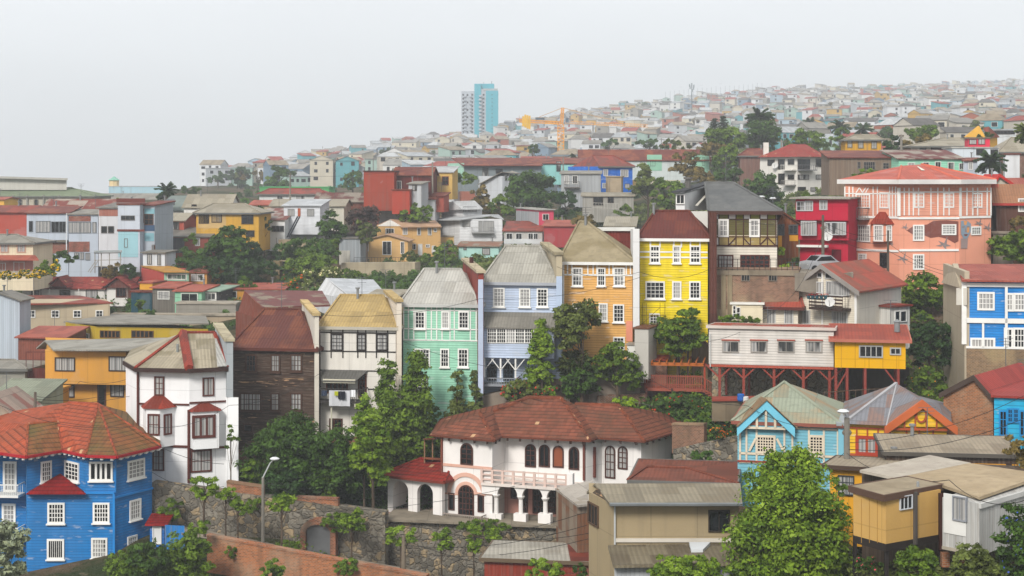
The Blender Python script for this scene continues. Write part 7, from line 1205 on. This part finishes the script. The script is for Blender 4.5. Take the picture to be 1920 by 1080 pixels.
for k, (px, D, wpx) in enumerate(cand):
    wc, rc, rt, hh = info[k]; w_ = wpx * D / F; yaw = R2.uniform(-.7, .7); p = gpt(px, D); dep = R2.uniform(6, 9); zb = p.z + (.5 if D > 500 else 0) + R2.uniform(-.3, 1.2)
    if k < 262:
        lm = min(LM, key=lambda q: abs(q[0] - px))[1]; st = {2.8: 'low', 3.2: 'low', 5.4: 'two storey', 5.6: 'two storey', 8.0: 'three storey'}[hh]; nb_ = info[k + 1][0][0] if k + 1 < len(info) else 'white'; pv = info[k - 1][0][0]
        ds = 'lower slope' if D < 520 else 'mid slope' if D < 800 else 'upper slope'
        lab = f"{st} {wc[0]} house, {rc[0]} {'gable' if rt in ('gable', 'front') else rt} roof, {ds} near {lm}"
        if lab in used: lab = f"{st} {wc[0]} house, {rc[0]} roof, between {pv} and {nb_}, {ds.split()[0]}, {lm}"
        used.add(lab); simple(p.x, D, zb, w_, dep, hh, yaw, wc, rc, rt, lab, D < 520)
    else:
        wb, rb, wl, wm, rm = simple(p.x, D, zb, w_, dep, hh, yaw, wc, rc, rt, '', 0, 'stuff')
        for m, mb in ((wm, wb), (rm, rb)): q = sb.setdefault(m.name, (m, MB()))[1]; b0 = len(q.v); q.v += mb.v; q.f += [[i + b0 for i in f] for f in mb.f]; q.m += mb.m
        q = sb.setdefault('g', (GL[0], MB()))[1]
        for (Wk, a, b, c, d) in wl[::2]: Wk.slab(q, a, b, c, d, -.02, .12)
big = MB(); mats_ = []
for k, (m, mb) in enumerate(sb.values()): b0 = len(big.v); big.v += mb.v; big.f += [[i + b0 for i in f] for f in mb.f]; big.m += [k] * len(mb.f); mats_.append(m)
tag(big.build('distant_houses', mats_), 'dense mass of tiny faded houses covering the farthest hilltop', 'houses', kind='stuff')
print('HOUSES', len(things_), len(rest))
# ---------------------------------------------------------------- vegetation
T = tree
T('dark green spreading tree below the dark board house', (452, 782, 640, 930), 121.5, leaf='dark'); T('tall bright green conifer like tree before the mint house', (690, 668, 762, 880), 126.5, 'cone', 'mid'); T('tallest green evergreen between cream and mint houses', (735, 660, 826, 880), 126.8, 'cone', 'mid'); T('yellow green tree below the cream balcony house', (650, 750, 745, 925), 119, leaf='bright', dep=.8); T('broad bushy evergreen filling the gap below the cream house', (680, 730, 800, 925), 126.4, 'bush', 'mid', trunk=2); T('dark bushy tree behind the lamp with curved arm', (560, 800, 690, 940), 120.5, 'bush', 'dark', trunk=2); T('dark evergreen mass before the mint wall base', (790, 745, 828, 870), 127.5, 'bush', 'dark', trunk=2); T('lime topped young tree against the brick base wall', (655, 745, 712, 800), 120.5, 'cone', 'bright')
T('rounded deep green shrub behind the red tiled wing', (715, 842, 795, 915), 127, leaf='dark'); T('slim dark conifer before the mint wall', (834, 690, 882, 815), 129.6, 'cone', 'olive'); T('narrow olive conifer beside the blue pilaster', (874, 692, 910, 790), 129.6, 'cone', 'olive'); T('small cypress above the arched gate', (598, 878, 635, 950), 119, 'cone', 'mid'); T('dark hedge trees along the stone wall top', (480, 880, 600, 950), 119.6, 'bush', 'deep'); T('deep green thicket beside the arcade wing', (630, 880, 724, 975), 122.5, 'bush', 'deep')
T('bright upright tree hiding the blue gallery', (983, 598, 1048, 745), 129, 'cone', 'bright'); T('dense olive round tree before the mustard house', (1036, 562, 1142, 675), 129.3, leaf='olive'); T('leafy dark tree beside the red deck', (1108, 638, 1205, 745), 129.4, leaf='mid'); T('lime green shrub behind the villa ridge', (1135, 742, 1200, 778), 129.2, 'bush', 'lime'); T('olive hedge behind the villa roof', (930, 712, 1060, 762), 129.5, 'bush', 'olive', fl=('c23a3a', 260)); T('green tree before the yellow house', (1216, 590, 1325, 672), 131.8, leaf='mid'); T('feathery top branch of the tree before the yellow house', (1262, 572, 1318, 625), 132, leaf='mid'); T('low shrub at the foot of the olive tree', (1040, 670, 1130, 760), 129.9, 'bush', 'dark')
palm('fan palm with yellowed skirt between bright tree and deck', 1074, 662, 745, 129.8, 62, 'olive', fan=True, n=60); T('hedge shrub above the pale stilt house', (1340, 590, 1425, 618), 131, 'bush', 'mid'); T('small bush beside the plank hut', (1378, 598, 1428, 616), 130.5, 'bush', 'olive')
T('flowering garden bank under the deck', (1205, 742, 1335, 805), 128.6, 'bush', 'dark', fl=('b8342c', 220)); T('orange flowered shrub below the stilts', (1335, 745, 1415, 785), 120, 'bush', 'mid', fl=('d88a2c', 90)); T('shrub on the stone bank beside the sky blue house', (1290, 845, 1345, 890), 116, 'bush', 'dark'); T('orange flowers and shrub on the garden wall', (1325, 790, 1372, 825), 118, 'bush', 'dark', fl=('d86c1c', 160)); T('pink flowering succulent on the rock wall', (1345, 770, 1372, 790), 118, 'bush', 'dark', fl=('c87a80', 90)); T('green bush above the gap by the yellow gable', (1695, 690, 1782, 752), 121, 'bush', 'mid', fl=('d88a2c', 50)); T('tall dark shrub between cream chalet and blue house', (1697, 580, 1790, 700), 127, leaf='deep'); T('bright green shrub bank below the salmon house', (1688, 515, 1775, 590), 141, 'bush', 'mid'); T('yellow green shrub by the rusty chalet roof', (1690, 522, 1745, 560), 139.5, 'bush', 'bright')
T('rounded green hedge at the salmon house corner', (1856, 432, 1990, 500), 148, 'bush', 'mid'); T('leafless looking grey bush above the hedge', (1880, 400, 1960, 440), 153, 'bush', 'rusty', n=900); T('large bright green tree in front of the sky blue house', (1372, 885, 1604, 1190), 80, 'bush', 'bright', size=.12, n=30000, trunk=2); T('leafy darker tree at the side of the large bright one', (1365, 975, 1450, 1130), 79, leaf='mid', size=.12); T('bright top branches of the large tree', (1392, 842, 1556, 1010), 81, leaf='bright', size=.11); T('thin twiggy shrub beside the concrete lamp pole', (1545, 890, 1600, 975), 84, leaf='mid', n=600)
T('silvery grey green bush at the lower edge corner', (-40, 962, 52, 1110), 95, 'bush', 'grey', size=.14); T('ivy bank below the blue house', (195, 1030, 320, 1110), 106, 'bush', 'mid'); T('dark bush in the ivy before the blue wall', (235, 1008, 315, 1110), 105, 'bush', 'dark'); T('leafy ivy mound beside the orange brick wall', (300, 992, 400, 1110), 107, 'bush', 'mid'); T('ivy clump over the brick wall head', (340, 975, 395, 1010), 109, 'bush', 'bright'); T('trailing ivy on the orange brick wall', (480, 1050, 545, 1090), 104, 'bush', 'mid')
for l, b, bs in (('pollarded street tree at the white house corner', (350, 890, 418, 938), 990), ('pollarded tree with twin heads by the stone wall', (400, 912, 446, 940), 1000), ('small pollard against the stone wall', (424, 932, 468, 966), 1008), ('round pollard beside the curved lamp', (496, 922, 558, 972), 1032), ('pollard tree beside the arched gate', (632, 953, 688, 1018), 1065), ('wide pollard before the villa terrace wall', (710, 983, 792, 1028), 1095), ('pollard under the villa steps', (802, 988, 852, 1044), 1100), ('pollard below the villa balcony', (868, 984, 908, 1040), 1100), ('last pollard near the arcade', (908, 990, 938, 1022), 1100)): T(l, b, 113.5 if b[0] < 700 else 112, leaf='bright', base=bs, n=1500)
T('airy plane tree branch against the white house', (418, 795, 448, 850), 120, leaf='mid', n=350); T('blue flowered creeper over the plank shed', (1868, 935, 1990, 1120), 70, 'bush', 'dark', fl=('4a62c8', 220), size=.11); T('grey green shrub before the ochre shed', (1678, 1022, 1765, 1110), 70, 'bush', 'mid', size=.1); T('wispy shrub before the plank shed', (1785, 1018, 1872, 1110), 69, 'bush', 'olive', size=.1); T('orange tipped tree at the frame edge', (1878, 812, 1950, 882), 82, leaf='rusty', base=960); T('rose bush with pink blooms under the ochre shed', (1603, 1040, 1660, 1080), 74, 'bush', 'dark', fl=('d8486a', 40), size=.09); T('vine along the bottom of the beige house', (1200, 1045, 1370, 1100), 78, 'bush', 'bright', fl=('6a4ab0', 20), size=.1); T('green shrub before the red board shed', (985, 1048, 1060, 1095), 92, 'bush', 'bright', size=.12); T('dark young tree at the end of the red board shed', (1068, 1042, 1102, 1100), 90, leaf='dark', size=.12)
# slope on the left middle
for l, b, D, k, lf in (('big round dark tree on the slope below the mustard house', (388, 415, 475, 535), 214, 'round', 'dark'), ('dark bush beside the grey clad house', (328, 460, 405, 530), 216, 'bush', 'dark'), ('dark tree next to the ochre rock patch', (440, 442, 505, 528), 219, 'round', 'deep'), ('dark thicket along the green slope', (330, 480, 520, 540), 212, 'bush', 'deep'), ('second dark thicket beside the rock patch', (520, 445, 640, 500), 232, 'bush', 'dark'), ('green bank of shrubs above the white workshop', (600, 505, 700, 540), 215, 'bush', 'mid'), ('narrow dark cypress on the slope', (507, 436, 530, 515), 228, 'cone', 'deep'), ('leafy slope shrub below the stilt house', (520, 470, 640, 535), 222, 'bush', 'mid'), ('white flowering shrub on the slope', (560, 500, 650, 560), 205, 'bush', 'olive'), ('orange flowering shrub on the slope', (525, 510, 580, 548), 206, 'bush', 'mid'), ('round dark tree beside the stilt house', (592, 395, 660, 465), 244, 'round', 'dark'), ('purple leaved tree behind the round dark tree', (640, 380, 718, 450), 250, 'round', 'purple'), ('olive tree in front of the purple tree', (664, 408, 712, 460), 242, 'round', 'olive'), ('round green trees above the tan house', (738, 382, 822, 420), 257, 'round', 'mid'), ('ivy column beside the block wall', (622, 445, 640, 500), 236, 'bush', 'mid'),
    ('green hedge along the retaining wall', (768, 474, 868, 505), 240, 'bush', 'mid'), ('garden shrub beside the tan bungalow', (740, 470, 790, 492), 240, 'bush', 'olive'), ('green bush left of the yellow hedge', (62, 485, 112, 520), 196, 'bush', 'mid'), ('dark bushes by the red sided house', (222, 496, 266, 530), 212, 'bush', 'deep'), ('dark shrub under the gallery building', (85, 470, 145, 500), 218, 'bush', 'dark'), ('shrub below the stair tower', (190, 490, 235, 530), 214, 'bush', 'rusty'), ('large dark tree right of the ruin', (940, 318, 1056, 400), 290, 'round', 'dark'), ('smaller rusty green tree below the ruin', (880, 348, 925, 385), 293, 'round', 'rusty'), ('green shrubs behind the pink fronted box', (905, 365, 975, 412), 284, 'round', 'mid'), ('dark tree above the steep mossy roof', (1030, 358, 1090, 415), 280, 'round', 'deep'), ('yellowish shrub behind the mossy roof', (1062, 402, 1128, 432), 245, 'bush', 'rusty'), ('shrubs around the plank shacks', (1150, 385, 1200, 425), 262, 'bush', 'mid'),
    ('broad olive tree behind the yellow house', (1183, 305, 1245, 400), 280, 'round', 'olive'), ('green tree behind the slate roof', (1215, 330, 1285, 400), 274, 'round', 'mid'), ('dark rusty tree before the mint block', (1258, 283, 1318, 345), 300, 'round', 'rusty'), ('brown tinged tree above the slate roof', (1290, 308, 1345, 362), 290, 'round', 'rusty'), ('bushy trees behind the dormer roof', (1330, 310, 1400, 360), 288, 'round', 'dark'), ('wide tree crown below the white red roofed house', (1385, 325, 1480, 400), 268, 'round', 'dark'), ('rounded tree before the brown timber house', (1340, 268, 1400, 330), 310, 'round', 'mid'), ('broad hilltop tree crown', (1320, 225, 1400, 300), 345, 'round', 'mid'), ('second broad hilltop crown under the palm', (1385, 222, 1480, 295), 350, 'round', 'dark'), ('hill thicket beside the red hipped roof', (1470, 240, 1560, 300), 352, 'round', 'mid'), ('low hill thicket over the brown roof', (1300, 262, 1390, 300), 335, 'bush', 'rusty'), ('long low crown on the ridge', (1235, 262, 1300, 282), 360, 'bush', 'olive'), ('dark tree mass beside the ochre lookout', (1650, 250, 1700, 300), 262, 'round', 'deep'), ('round rusty green tree on the hill', (1690, 245, 1750, 290), 262, 'round', 'rusty'), ('tall green trees behind the street lamp', (1680, 228, 1765, 268), 330, 'round', 'mid'), ('green thicket by the palm pair', (1555, 240, 1600, 275), 345, 'round', 'mid'), ('shrub clump before the brown plank building', (1595, 318, 1655, 345), 205, 'bush', 'mid'), ('roof garden shrub on the crimson room', (1822, 250, 1868, 262), 240, 'bush', 'dark'), ('green tree at the crimson house', (1495, 360, 1525, 385), 200, 'round', 'mid'), ('yellow flowering shrub by the half timbered house', (1456, 455, 1473, 482), 142, 'bush', 'lime'), ('yellow bush behind the railing', (1462, 494, 1483, 510), 139, 'bush', 'lime'), ('tree strip under the white red roofed house', (1395, 385, 1500, 425), 235, 'bush', 'dark'), ('hill shrubs behind the brown timber houses', (1400, 400, 1500, 440), 215, 'bush', 'olive'), ('dark shrubs below the ruin', (860, 370, 950, 412), 292, 'bush', 'rusty'),
    ('green shrubs on the bank below the ruin', (840, 322, 905, 352), 305, 'bush', 'mid')): T(l, b, D, k, lf, fl=(('ddd8b0', 260) if 'white flowering' in l else ('d8641c', 120) if 'orange flowering' in l else None))
t = T('yellow flowering hedge before the cream and pink house', (-20, 506, 110, 526), 192, 'bush', 'dark', n=5000, size=.14, fl=('e0b818', 1500)); T('yellow flowering climber at the hedge end', (92, 486, 112, 512), 193, 'bush', 'mid', fl=('e0b818', 120))
palm('dark palm behind the steep grey roof', 312, 345, 385, 300, 50, n=34); palm('hilltop palm above the big green crown', 1423, 203, 260, 360, 58, n=34); palm('palm standing beside the lilac narrow house', 1858, 286, 345, 214, 62, 'deep', n=44); palm('hazy palm beside the white flat houses', 1520, 222, 262, 520, 38, n=26); palm('hazy palm of the pair on the hill', 1575, 226, 262, 430, 42, n=26); palm('hazy palm next to the ochre lookout', 1618, 232, 262, 400, 40, n=26); palm('dark distant palm under the tower block', 858, 270, 296, 700, 26, n=26); palm('drooping palm at the frame edge', 1928, 232, 300, 190, 60, 'olive', n=40); palm('far skyline palm on the hilltop', 1817, 151, 170, 2150, 10, n=18); palm('small palm row plant behind the aqua houses', 1075, 287, 300, 380, 18, n=20)
for x, y in ((1340, 222), (1356, 218)):   # araucarias
    rt = thing('araucaria_tree', ('dark layered araucaria, the taller of two' if x > 1350 else 'dark layered araucaria, the shorter of two') + ' beside the pink house', 'tree', P(x, 262, 400)); a, b = P(x, 264, 400), P(x, y, 400); q = MB(); q.bar(a, b, .3, 6, .08); q.build('trunk', mat('bark', '4a4038'), rt); rs = np.random.RandomState(x); pp = []
    for k in range(9):
        c = b.lerp(a, (k + .3) / 9); L_ = .5 + k * .32
        for j in range(7): an = j * .9 + k; pp += [tuple(c + V((math.cos(an) * L_ * s_, math.sin(an) * L_ * s_, -.12 * s_))) for s_ in (.2, .4, .6, .8, 1.0)]
    pp = np.repeat(np.array(pp), 3, 0) + rs.normal(size=(len(pp) * 3, 3)) * .14; nn = rs.normal(size=pp.shape) * .4 + np.array([0, 0, 1]); nn /= np.linalg.norm(nn, axis=1)[:, None]; leafmesh('crown', pp, nn, .34, rs.rand(len(pp)) * .5, mat(*LEAF['deep']), rt)
R3 = random.Random(5)
LFT = ['dark', 'mid', 'olive', 'deep', 'rusty']
for l, b, D in (('round tree standing on the skyline, second from the church', (495, 298, 521, 320), 640), ('dark skyline tree mass beside white villa', (385, 322, 430, 350), 600), ('skyline tree behind the mast', (585, 300, 620, 318), 640), ('conifer shaped skyline tree', (709, 274, 731, 292), 760), ('dark shrubs by the church palm', (336, 345, 382, 366), 420), ('twin skyline tree at the tower foot', (846, 268, 864, 284), 900), ('small dark tree at the far hilltop', (1898, 150, 1908, 158), 2150), ('tiny tree beside the far hilltop palm', (1876, 151, 1884, 157), 2150)): T(l, b, D, leaf='dark', size=D * .0012)
k = 0
for D in (420, 460, 500, 580, 680, 800, 950, 1050, 1150, 1250, 1400, 1550, 1700, 1850, 2000):
    for j in range(17):
        px = R3.uniform(430, 1920)
        if D > dmax(px) - 40 or (D < 450 and px < 700): continue
        wd = R3.uniform(2.2, 6.0) * F / D; y = gpy(px, D) - R3.uniform(3.5, 5) * F / D; lm = min(LM, key=lambda q: abs(q[0] - px))[1]; hh = R3.uniform(.55, .8) * wd
        lf = R3.choice(LFT); T(f"{'wide' if hh < .65 * wd else 'rounded'} {dict(dark='dark green', mid='green', olive='olive', deep='blackish green', rusty='brownish green')[lf]} tree {R3.choice(('among', 'between', 'above', 'behind'))} houses near {lm}, {'lower' if D < 560 else 'middle' if D < 900 else 'upper'} hillside", (px - wd, y - hh, px + wd, y + hh), D, leaf=lf, size=max(.5, D * .0014), group='trees scattered up the far hillside'); k += 1
# undergrowth on the near slopes: nobody could count it
def scrub(label, x0, x1, D0, D1, n, leaf, sz, seed, fl=None):
    r = np.random.RandomState(seed); pts = []
    cl = [(r.uniform(x0, x1), r.uniform(D0, D1), r.uniform(.4, 1.2)) for _ in range(n // 60)]
    for (px, D, R_) in cl:
        c = gpt(px, D); d = r.normal(size=(60, 3)); d /= np.linalg.norm(d, axis=1)[:, None]; d[:, 2] = np.abs(d[:, 2]); pts.append(np.array(tuple(c)) + d * R_ * r.uniform(.4, 1, (60, 1)) + np.array([0, 0, -.1]))
    p = np.concatenate(pts); nn = r.normal(size=p.shape) * .5 + np.array([0, -.3, .7]); nn /= np.linalg.norm(nn, axis=1)[:, None]; ti = np.repeat(r.uniform(0, .7, len(cl)), 60) + r.uniform(0, .3, len(p))
    o = leafmesh('undergrowth', p, nn, sz, ti, mat(*LEAF[leaf]), None, seed=seed, loc=V(tuple(p.mean(0)))); tag(o, label, 'undergrowth', kind='stuff')
scrub('mixed undergrowth on the slope behind the villa', 900, 1400, 119, 130, 26000, 'dark', .16, 1); scrub('undergrowth between the terrace houses and the stone wall', 440, 900, 119.5, 129, 30000, 'dark', .16, 2); scrub('weeds on the slope behind the terrace', 330, 1100, 195, 280, 30000, 'dark', .3, 3); scrub('hillside scrub under the blue house', 850, 1700, 215, 340, 40000, 'olive', .36, 4); scrub('scrub filling the far hillside gaps', 430, 1900, 340, 900, 50000, 'dark', .8, 5); scrub('dark green scrub patches on the upper hillside', 900, 1920, 800, 2100, 30000, 'dark', 1.7, 15); scrub('scrub on the open slope beyond the last houses', 1900, 2300, 95, 420, 30000, 'olive', .4, 16); scrub('scrub at the lower right yard', 1600, 1900, 66, 92, 12000, 'olive', .11, 6); scrub('weeds along the street foot', 340, 720, 111, 117, 3600, 'mid', .12, 7); scrub('scrub under the left middle houses', -50, 450, 140, 235, 16000, 'dark', .26, 8); scrub('undergrowth beside the chalet and stilt houses', 1180, 1780, 118, 150, 26000, 'mid', .18, 9)
for l, b, D in (('ivy hanging down the stone wall under the villa wing', (600, 960, 690, 1000), 116.2), ('creeper over the brick parapet beside the curved lamp', (455, 930, 500, 965), 117.6), ('trailing shrub on the stone wall below the villa steps', (850, 975, 960, 1000), 115.8), ('creeper on the stone wall beside the blue gate', (300, 930, 345, 985), 117.6), ('vine hanging on the long brick wall', (620, 1048, 680, 1085), 106.2), ('small shrub rooted in the orange brick wall', (420, 1020, 445, 1050), 109.6), ('weeds below the grey lamp post', (505, 1015, 570, 1035), 114.5), ('dark shrub above the stone wall at the annex', (445, 860, 500, 915), 121.5)): T(l, b, D, 'bush', 'mid', size=.13)
for l, b, D, lf in (('green tree between orange block and olive building', (236, 626, 262, 660), 160, 'mid'), ('bush before the grey beige house', (60, 632, 110, 655), 178, 'dark'), ('shrub behind the bungalow gable', (250, 560, 275, 585), 195, 'mid'), ('big rounded tree between the ridge houses and rust red cube', (640, 318, 684, 360), 420, 'dark'), ('dark tree above the tan two storey house', (820, 330, 850, 362), 290, 'dark'), ('round tree on the mid slope before the crane', (985, 268, 1012, 290), 480, 'dark'), ('broad tree among aqua houses', (1120, 262, 1165, 284), 520, 'dark'), ('dark thicket tree above the mint block roof', (1195, 255, 1240, 284), 470, 'dark'), ('wide dark tree behind the ochre lookout', (1640, 236, 1690, 262), 430, 'dark'), ('dark tree in the slope over the wide bungalow', (1770, 236, 1812, 262), 460, 'dark'), ('green tree behind the crimson roof room', (1872, 226, 1912, 248), 520, 'dark'), ('tree beside the mustard house wall', (480, 398, 512, 440), 240, 'dark'), ('green clump under the white weatherboard house', (812, 452, 862, 490), 244, 'mid'), ('bush among the coloured houses below the thicket', (440, 520, 480, 548), 204, 'mid'), ('shrubby tree behind the grey roofed loft', (215, 372, 232, 392), 300, 'mid'), ('bush by the black boarded house', (268, 582, 290, 596), 190, 'dark'), ('round bush beside the white block with square windows', (345, 436, 372, 462), 226, 'mid'), ('low tree between grey gallery and cream house', (62, 462, 92, 492), 210, 'dark'), ('tree behind the white garage house', (470, 384, 500, 402), 262, 'mid'), ('tree beside the brown ridge house', (1000, 330, 1035, 352), 310, 'mid'), ('bush at the foot of the crimson house', (1476, 480, 1500, 508), 141, 'dark'), ('shrub beside the mint block terrace', (1330, 300, 1352, 325), 305, 'dark')): T(l, b, D, 'round' if 'tree' in l else 'bush', lf)
# ---------------------------------------------------------------- wires
def wire(label, pts, sag=.6, r=.018):
    q = MB(); A = [P(*p) for p in pts]
    for a, b in zip(A, A[1:]): q.tube([a.lerp(b, i / 10) - V((0, 0, sag * 4 * (i / 10) * (1 - i / 10))) for i in range(11)], r, 3)
    tag(q.build('power_cable', plain('2c2c2c')), label, 'cable')
for l, p in (('cable from the curved lamp down across the stone wall', [(493, 930, 115), (757, 1012, 110), (1100, 1075, 95)]), ('long cable across the stone wall to the beige house', [(493, 900, 115), (800, 990, 108), (1104, 1000, 92)]), ('cable rising past the villa wall to the beige house', [(757, 1010, 110), (1100, 960, 90)]), ('second cable rising to the beige house', [(757, 1022, 110), (1100, 985, 90)]), ('third cable rising to the beige house', [(757, 1035, 110), (1105, 1010, 90)]), ('cable from the villa wing roof to the stone wall', [(560, 960, 116), (1010, 900, 118)]), ('heavy cable from the concrete pole past the long shed roof', [(1588, 842, 92), (1920, 785, 80)]), ('thin cable above the long shed roof', [(1588, 830, 92), (1920, 742, 90)]), ('cable from the concrete pole to the sky blue house', [(1588, 845, 92), (1470, 880, 98)]), ('cable from the concrete pole down to the ochre house', [(1588, 872, 92), (1500, 912, 88)]), ('cable crossing the orange block to the wooden pole', [(66, 748, 128), (260, 720, 135)]), ('second cable crossing the orange block', [(66, 755, 128), (330, 718, 122)]), ('cable across the white house lower wall', [(285, 885, 118), (420, 912, 115)]), ('cable before the salmon house ground floor', [(1543, 430, 140), (1665, 470, 142), (1860, 530, 140)]), ('second cable before the salmon house', [(1543, 422, 140), (1665, 455, 142), (1800, 512, 138)]), ('slack cable across the mint and lilac facades', [(755, 640, 127), (1044, 700, 125), (1200, 690, 126)]), ('cable from the dark board house to the white annex', [(600, 700, 127), (430, 760, 119), (280, 800, 113)]), ('cable over the red bungalow roofs', [(63, 505, 200), (250, 540, 196), (440, 560, 190)]), ('cable across the tan house slope', [(544, 330, 255), (811, 312, 255), (1056, 298, 290)]), ('cable over the brown planks building', [(1465, 268, 240), (1690, 258, 228), (1930, 250, 210)]), ('cable in front of the cream chalet gable', [(1543, 440, 128), (1480, 560, 126), (1330, 640, 118)]), ('cable from the curved lamp across the dark tree', [(493, 905, 115), (640, 870, 119), (829, 880, 119)]), ('pair of cables over the blue house roof', [(0, 760, 112), (240, 800, 111), (420, 870, 114)]), ('cable past the orange block windows', [(66, 742, 128), (150, 715, 135), (285, 690, 122)]), ('cable before the mint and lilac upper floors', [(600, 590, 128), (900, 560, 127), (1200, 520, 129)]), ('cable running before the yellow facade', [(1044, 500, 129), (1200, 510, 129), (1330, 505, 130)]), ('cable before the crimson house front', [(1330, 400, 136), (1543, 415, 140), (1665, 440, 143)]), ('cable above the sky blue house', [(1200, 700, 118), (1400, 760, 105), (1588, 800, 92)]), ('twin cable over the ochre shed roof', [(1588, 850, 91), (1780, 900, 74), (1930, 935, 66)]), ('cable from the crimson house pole to the slate roof', [(1543, 412, 140), (1400, 380, 150)])): wire(l, p)
# ---------------------------------------------------------------- small roof fittings, poles, fence
R5 = random.Random(21)
for h in HOUSES:
    R_ = getattr(h, 'R', None); nm = h.root['label']
    if 'wall' in h.root.name or h.root['category'] in ('wall', 'pavilion'): continue
    q = h.quad(); top = None
    if R_: a, b = R_[0], R_[-1]; p = a.lerp(b, R5.uniform(.15, .85)); top = p.z
    elif hasattr(h, 'E'): p = h.E[3].lerp(h.E[2], R5.uniform(.2, .8)); top = p.z
    else: continue
    if R5.random() < .62:
        k = MB(); ht = R5.uniform(1.2, 2.6); k.bar((p.x, p.y, top - .3), (p.x, p.y, top + ht), .03, 4)
        for j in range(3): z = top + ht - j * .22; w_ = .55 - j * .1; k.bar((p.x - w_, p.y, z), (p.x + w_, p.y + .1, z), .018, 3)
        h.part(k, 'aerial', plain('5f6265'))
    if R5.random() < .4:
        k = MB(); x, y = p.x + R5.uniform(-1.2, 1.2), p.y - .5; k.bar((x, y, top - 1.2), (x, y, top + .6), .11, 7); k.bar((x, y, top + .6), (x, y, top + .72), .2, 7); h.part(k, 'flue', mat('metal', '8a8c8c'))
for k, (px, D) in enumerate(((700, 560), (790, 620), (880, 520), (965, 700), (1015, 480), (1125, 640), (1175, 860), (1240, 620), (1385, 700), (1455, 900), (1530, 1100), (1610, 760), (1665, 980), (1735, 640), (1790, 1250), (1850, 820), (640, 900), (745, 1000), (1330, 1350), (1480, 1550), (1550, 1600), (1420, 1500))):
    g = gpt(px, D); lm = min(LM, key=lambda q: abs(q[0] - px))[1]; t = thing('utility_pole', ('short' if D < 600 else 'slim' if D < 900 else 'hazy') + ' wooden pole rising among houses near ' + lm + (' on the lower slope' if D < 700 else ' on the upper slope'), 'utility pole', g, 'poles up the hillside'); q = MB(); q.bar(g, g + V((0, 0, 9.5)), .16 if D < 900 else .25, 5); q.build('pole', plain('6b665f'), t); q = MB(); q.bar(g + V((-1, 0, 8.9)), g + V((1, 0, 8.9)), .1, 4); q.build('crossarm', plain('6b665f'), t)
t = thing('net_fence', 'tall faint posts of a net fence along the hill crest', 'fence', P(1330, 175, 1380))
for k in range(22): px = 1248 + k * 8.6; g = P(px, 184 - k * .75, 1380); q = MB(); q.bar(g - V((0, 0, 4)), g + V((0, 0, 5.6 + (k % 3) * .3)), .14, 4); q.build('post', plain('7c8488'), t)
fr = thing('timber_frame_shack', 'open grey timber frame shack with ladder among the grey block houses', 'shack', P(200, 508, 216)); q = MB()
for px in (178, 190, 205, 226):
    for d in (214, 217): q.bar(P(px, 512, d), P(px, 474, d), .07, 4)
for py in (475, 488, 500): q.bar(P(176, py, 214), P(228, py - 1, 214), .06, 4)
q.bar(P(165, 510, 213.5), P(180, 488, 213.5), .06, 4); q.bar(P(169, 511, 213.5), P(184, 489, 213.5), .06, 4); q.build('frame', plain('9a968c'), fr); q = MB(); q.prism([P(176, 474, 213.5), P(229, 473, 213.5), P(229, 470, 218), P(176, 471, 218)], V((0, 0, .08))); q.build('roof', mat('corr', 'b0b4b2', '8a9494'), fr)
# ---------------------------------------------------------------- haze, last of all
hz = MB(); hz.hexa([(-1900, -40, -330), (1900, -40, -330), (1900, 2650, -330), (-1900, 2650, -330), (-1900, -40, 150), (1900, -40, 150), (1900, 2650, 150), (-1900, 2650, 150)])
hm = bpy.data.materials.new('haze'); hm.use_nodes = True; n = hm.node_tree; [n.nodes.remove(q) for q in list(n.nodes)]; oo = n.nodes.new('ShaderNodeOutputMaterial'); pv = n.nodes.new('ShaderNodeVolumePrincipled'); pv.inputs['Color'].default_value = (.92, .96, 1, 1); pv.inputs['Density'].default_value = .0004; pv.inputs['Anisotropy'].default_value = 0.0; n.links.new(pv.outputs[0], oo.inputs['Volume'])
tag(hz.build('haze', hm), 'thin grey sea haze fading the far hillside', 'haze', kind='stuff')
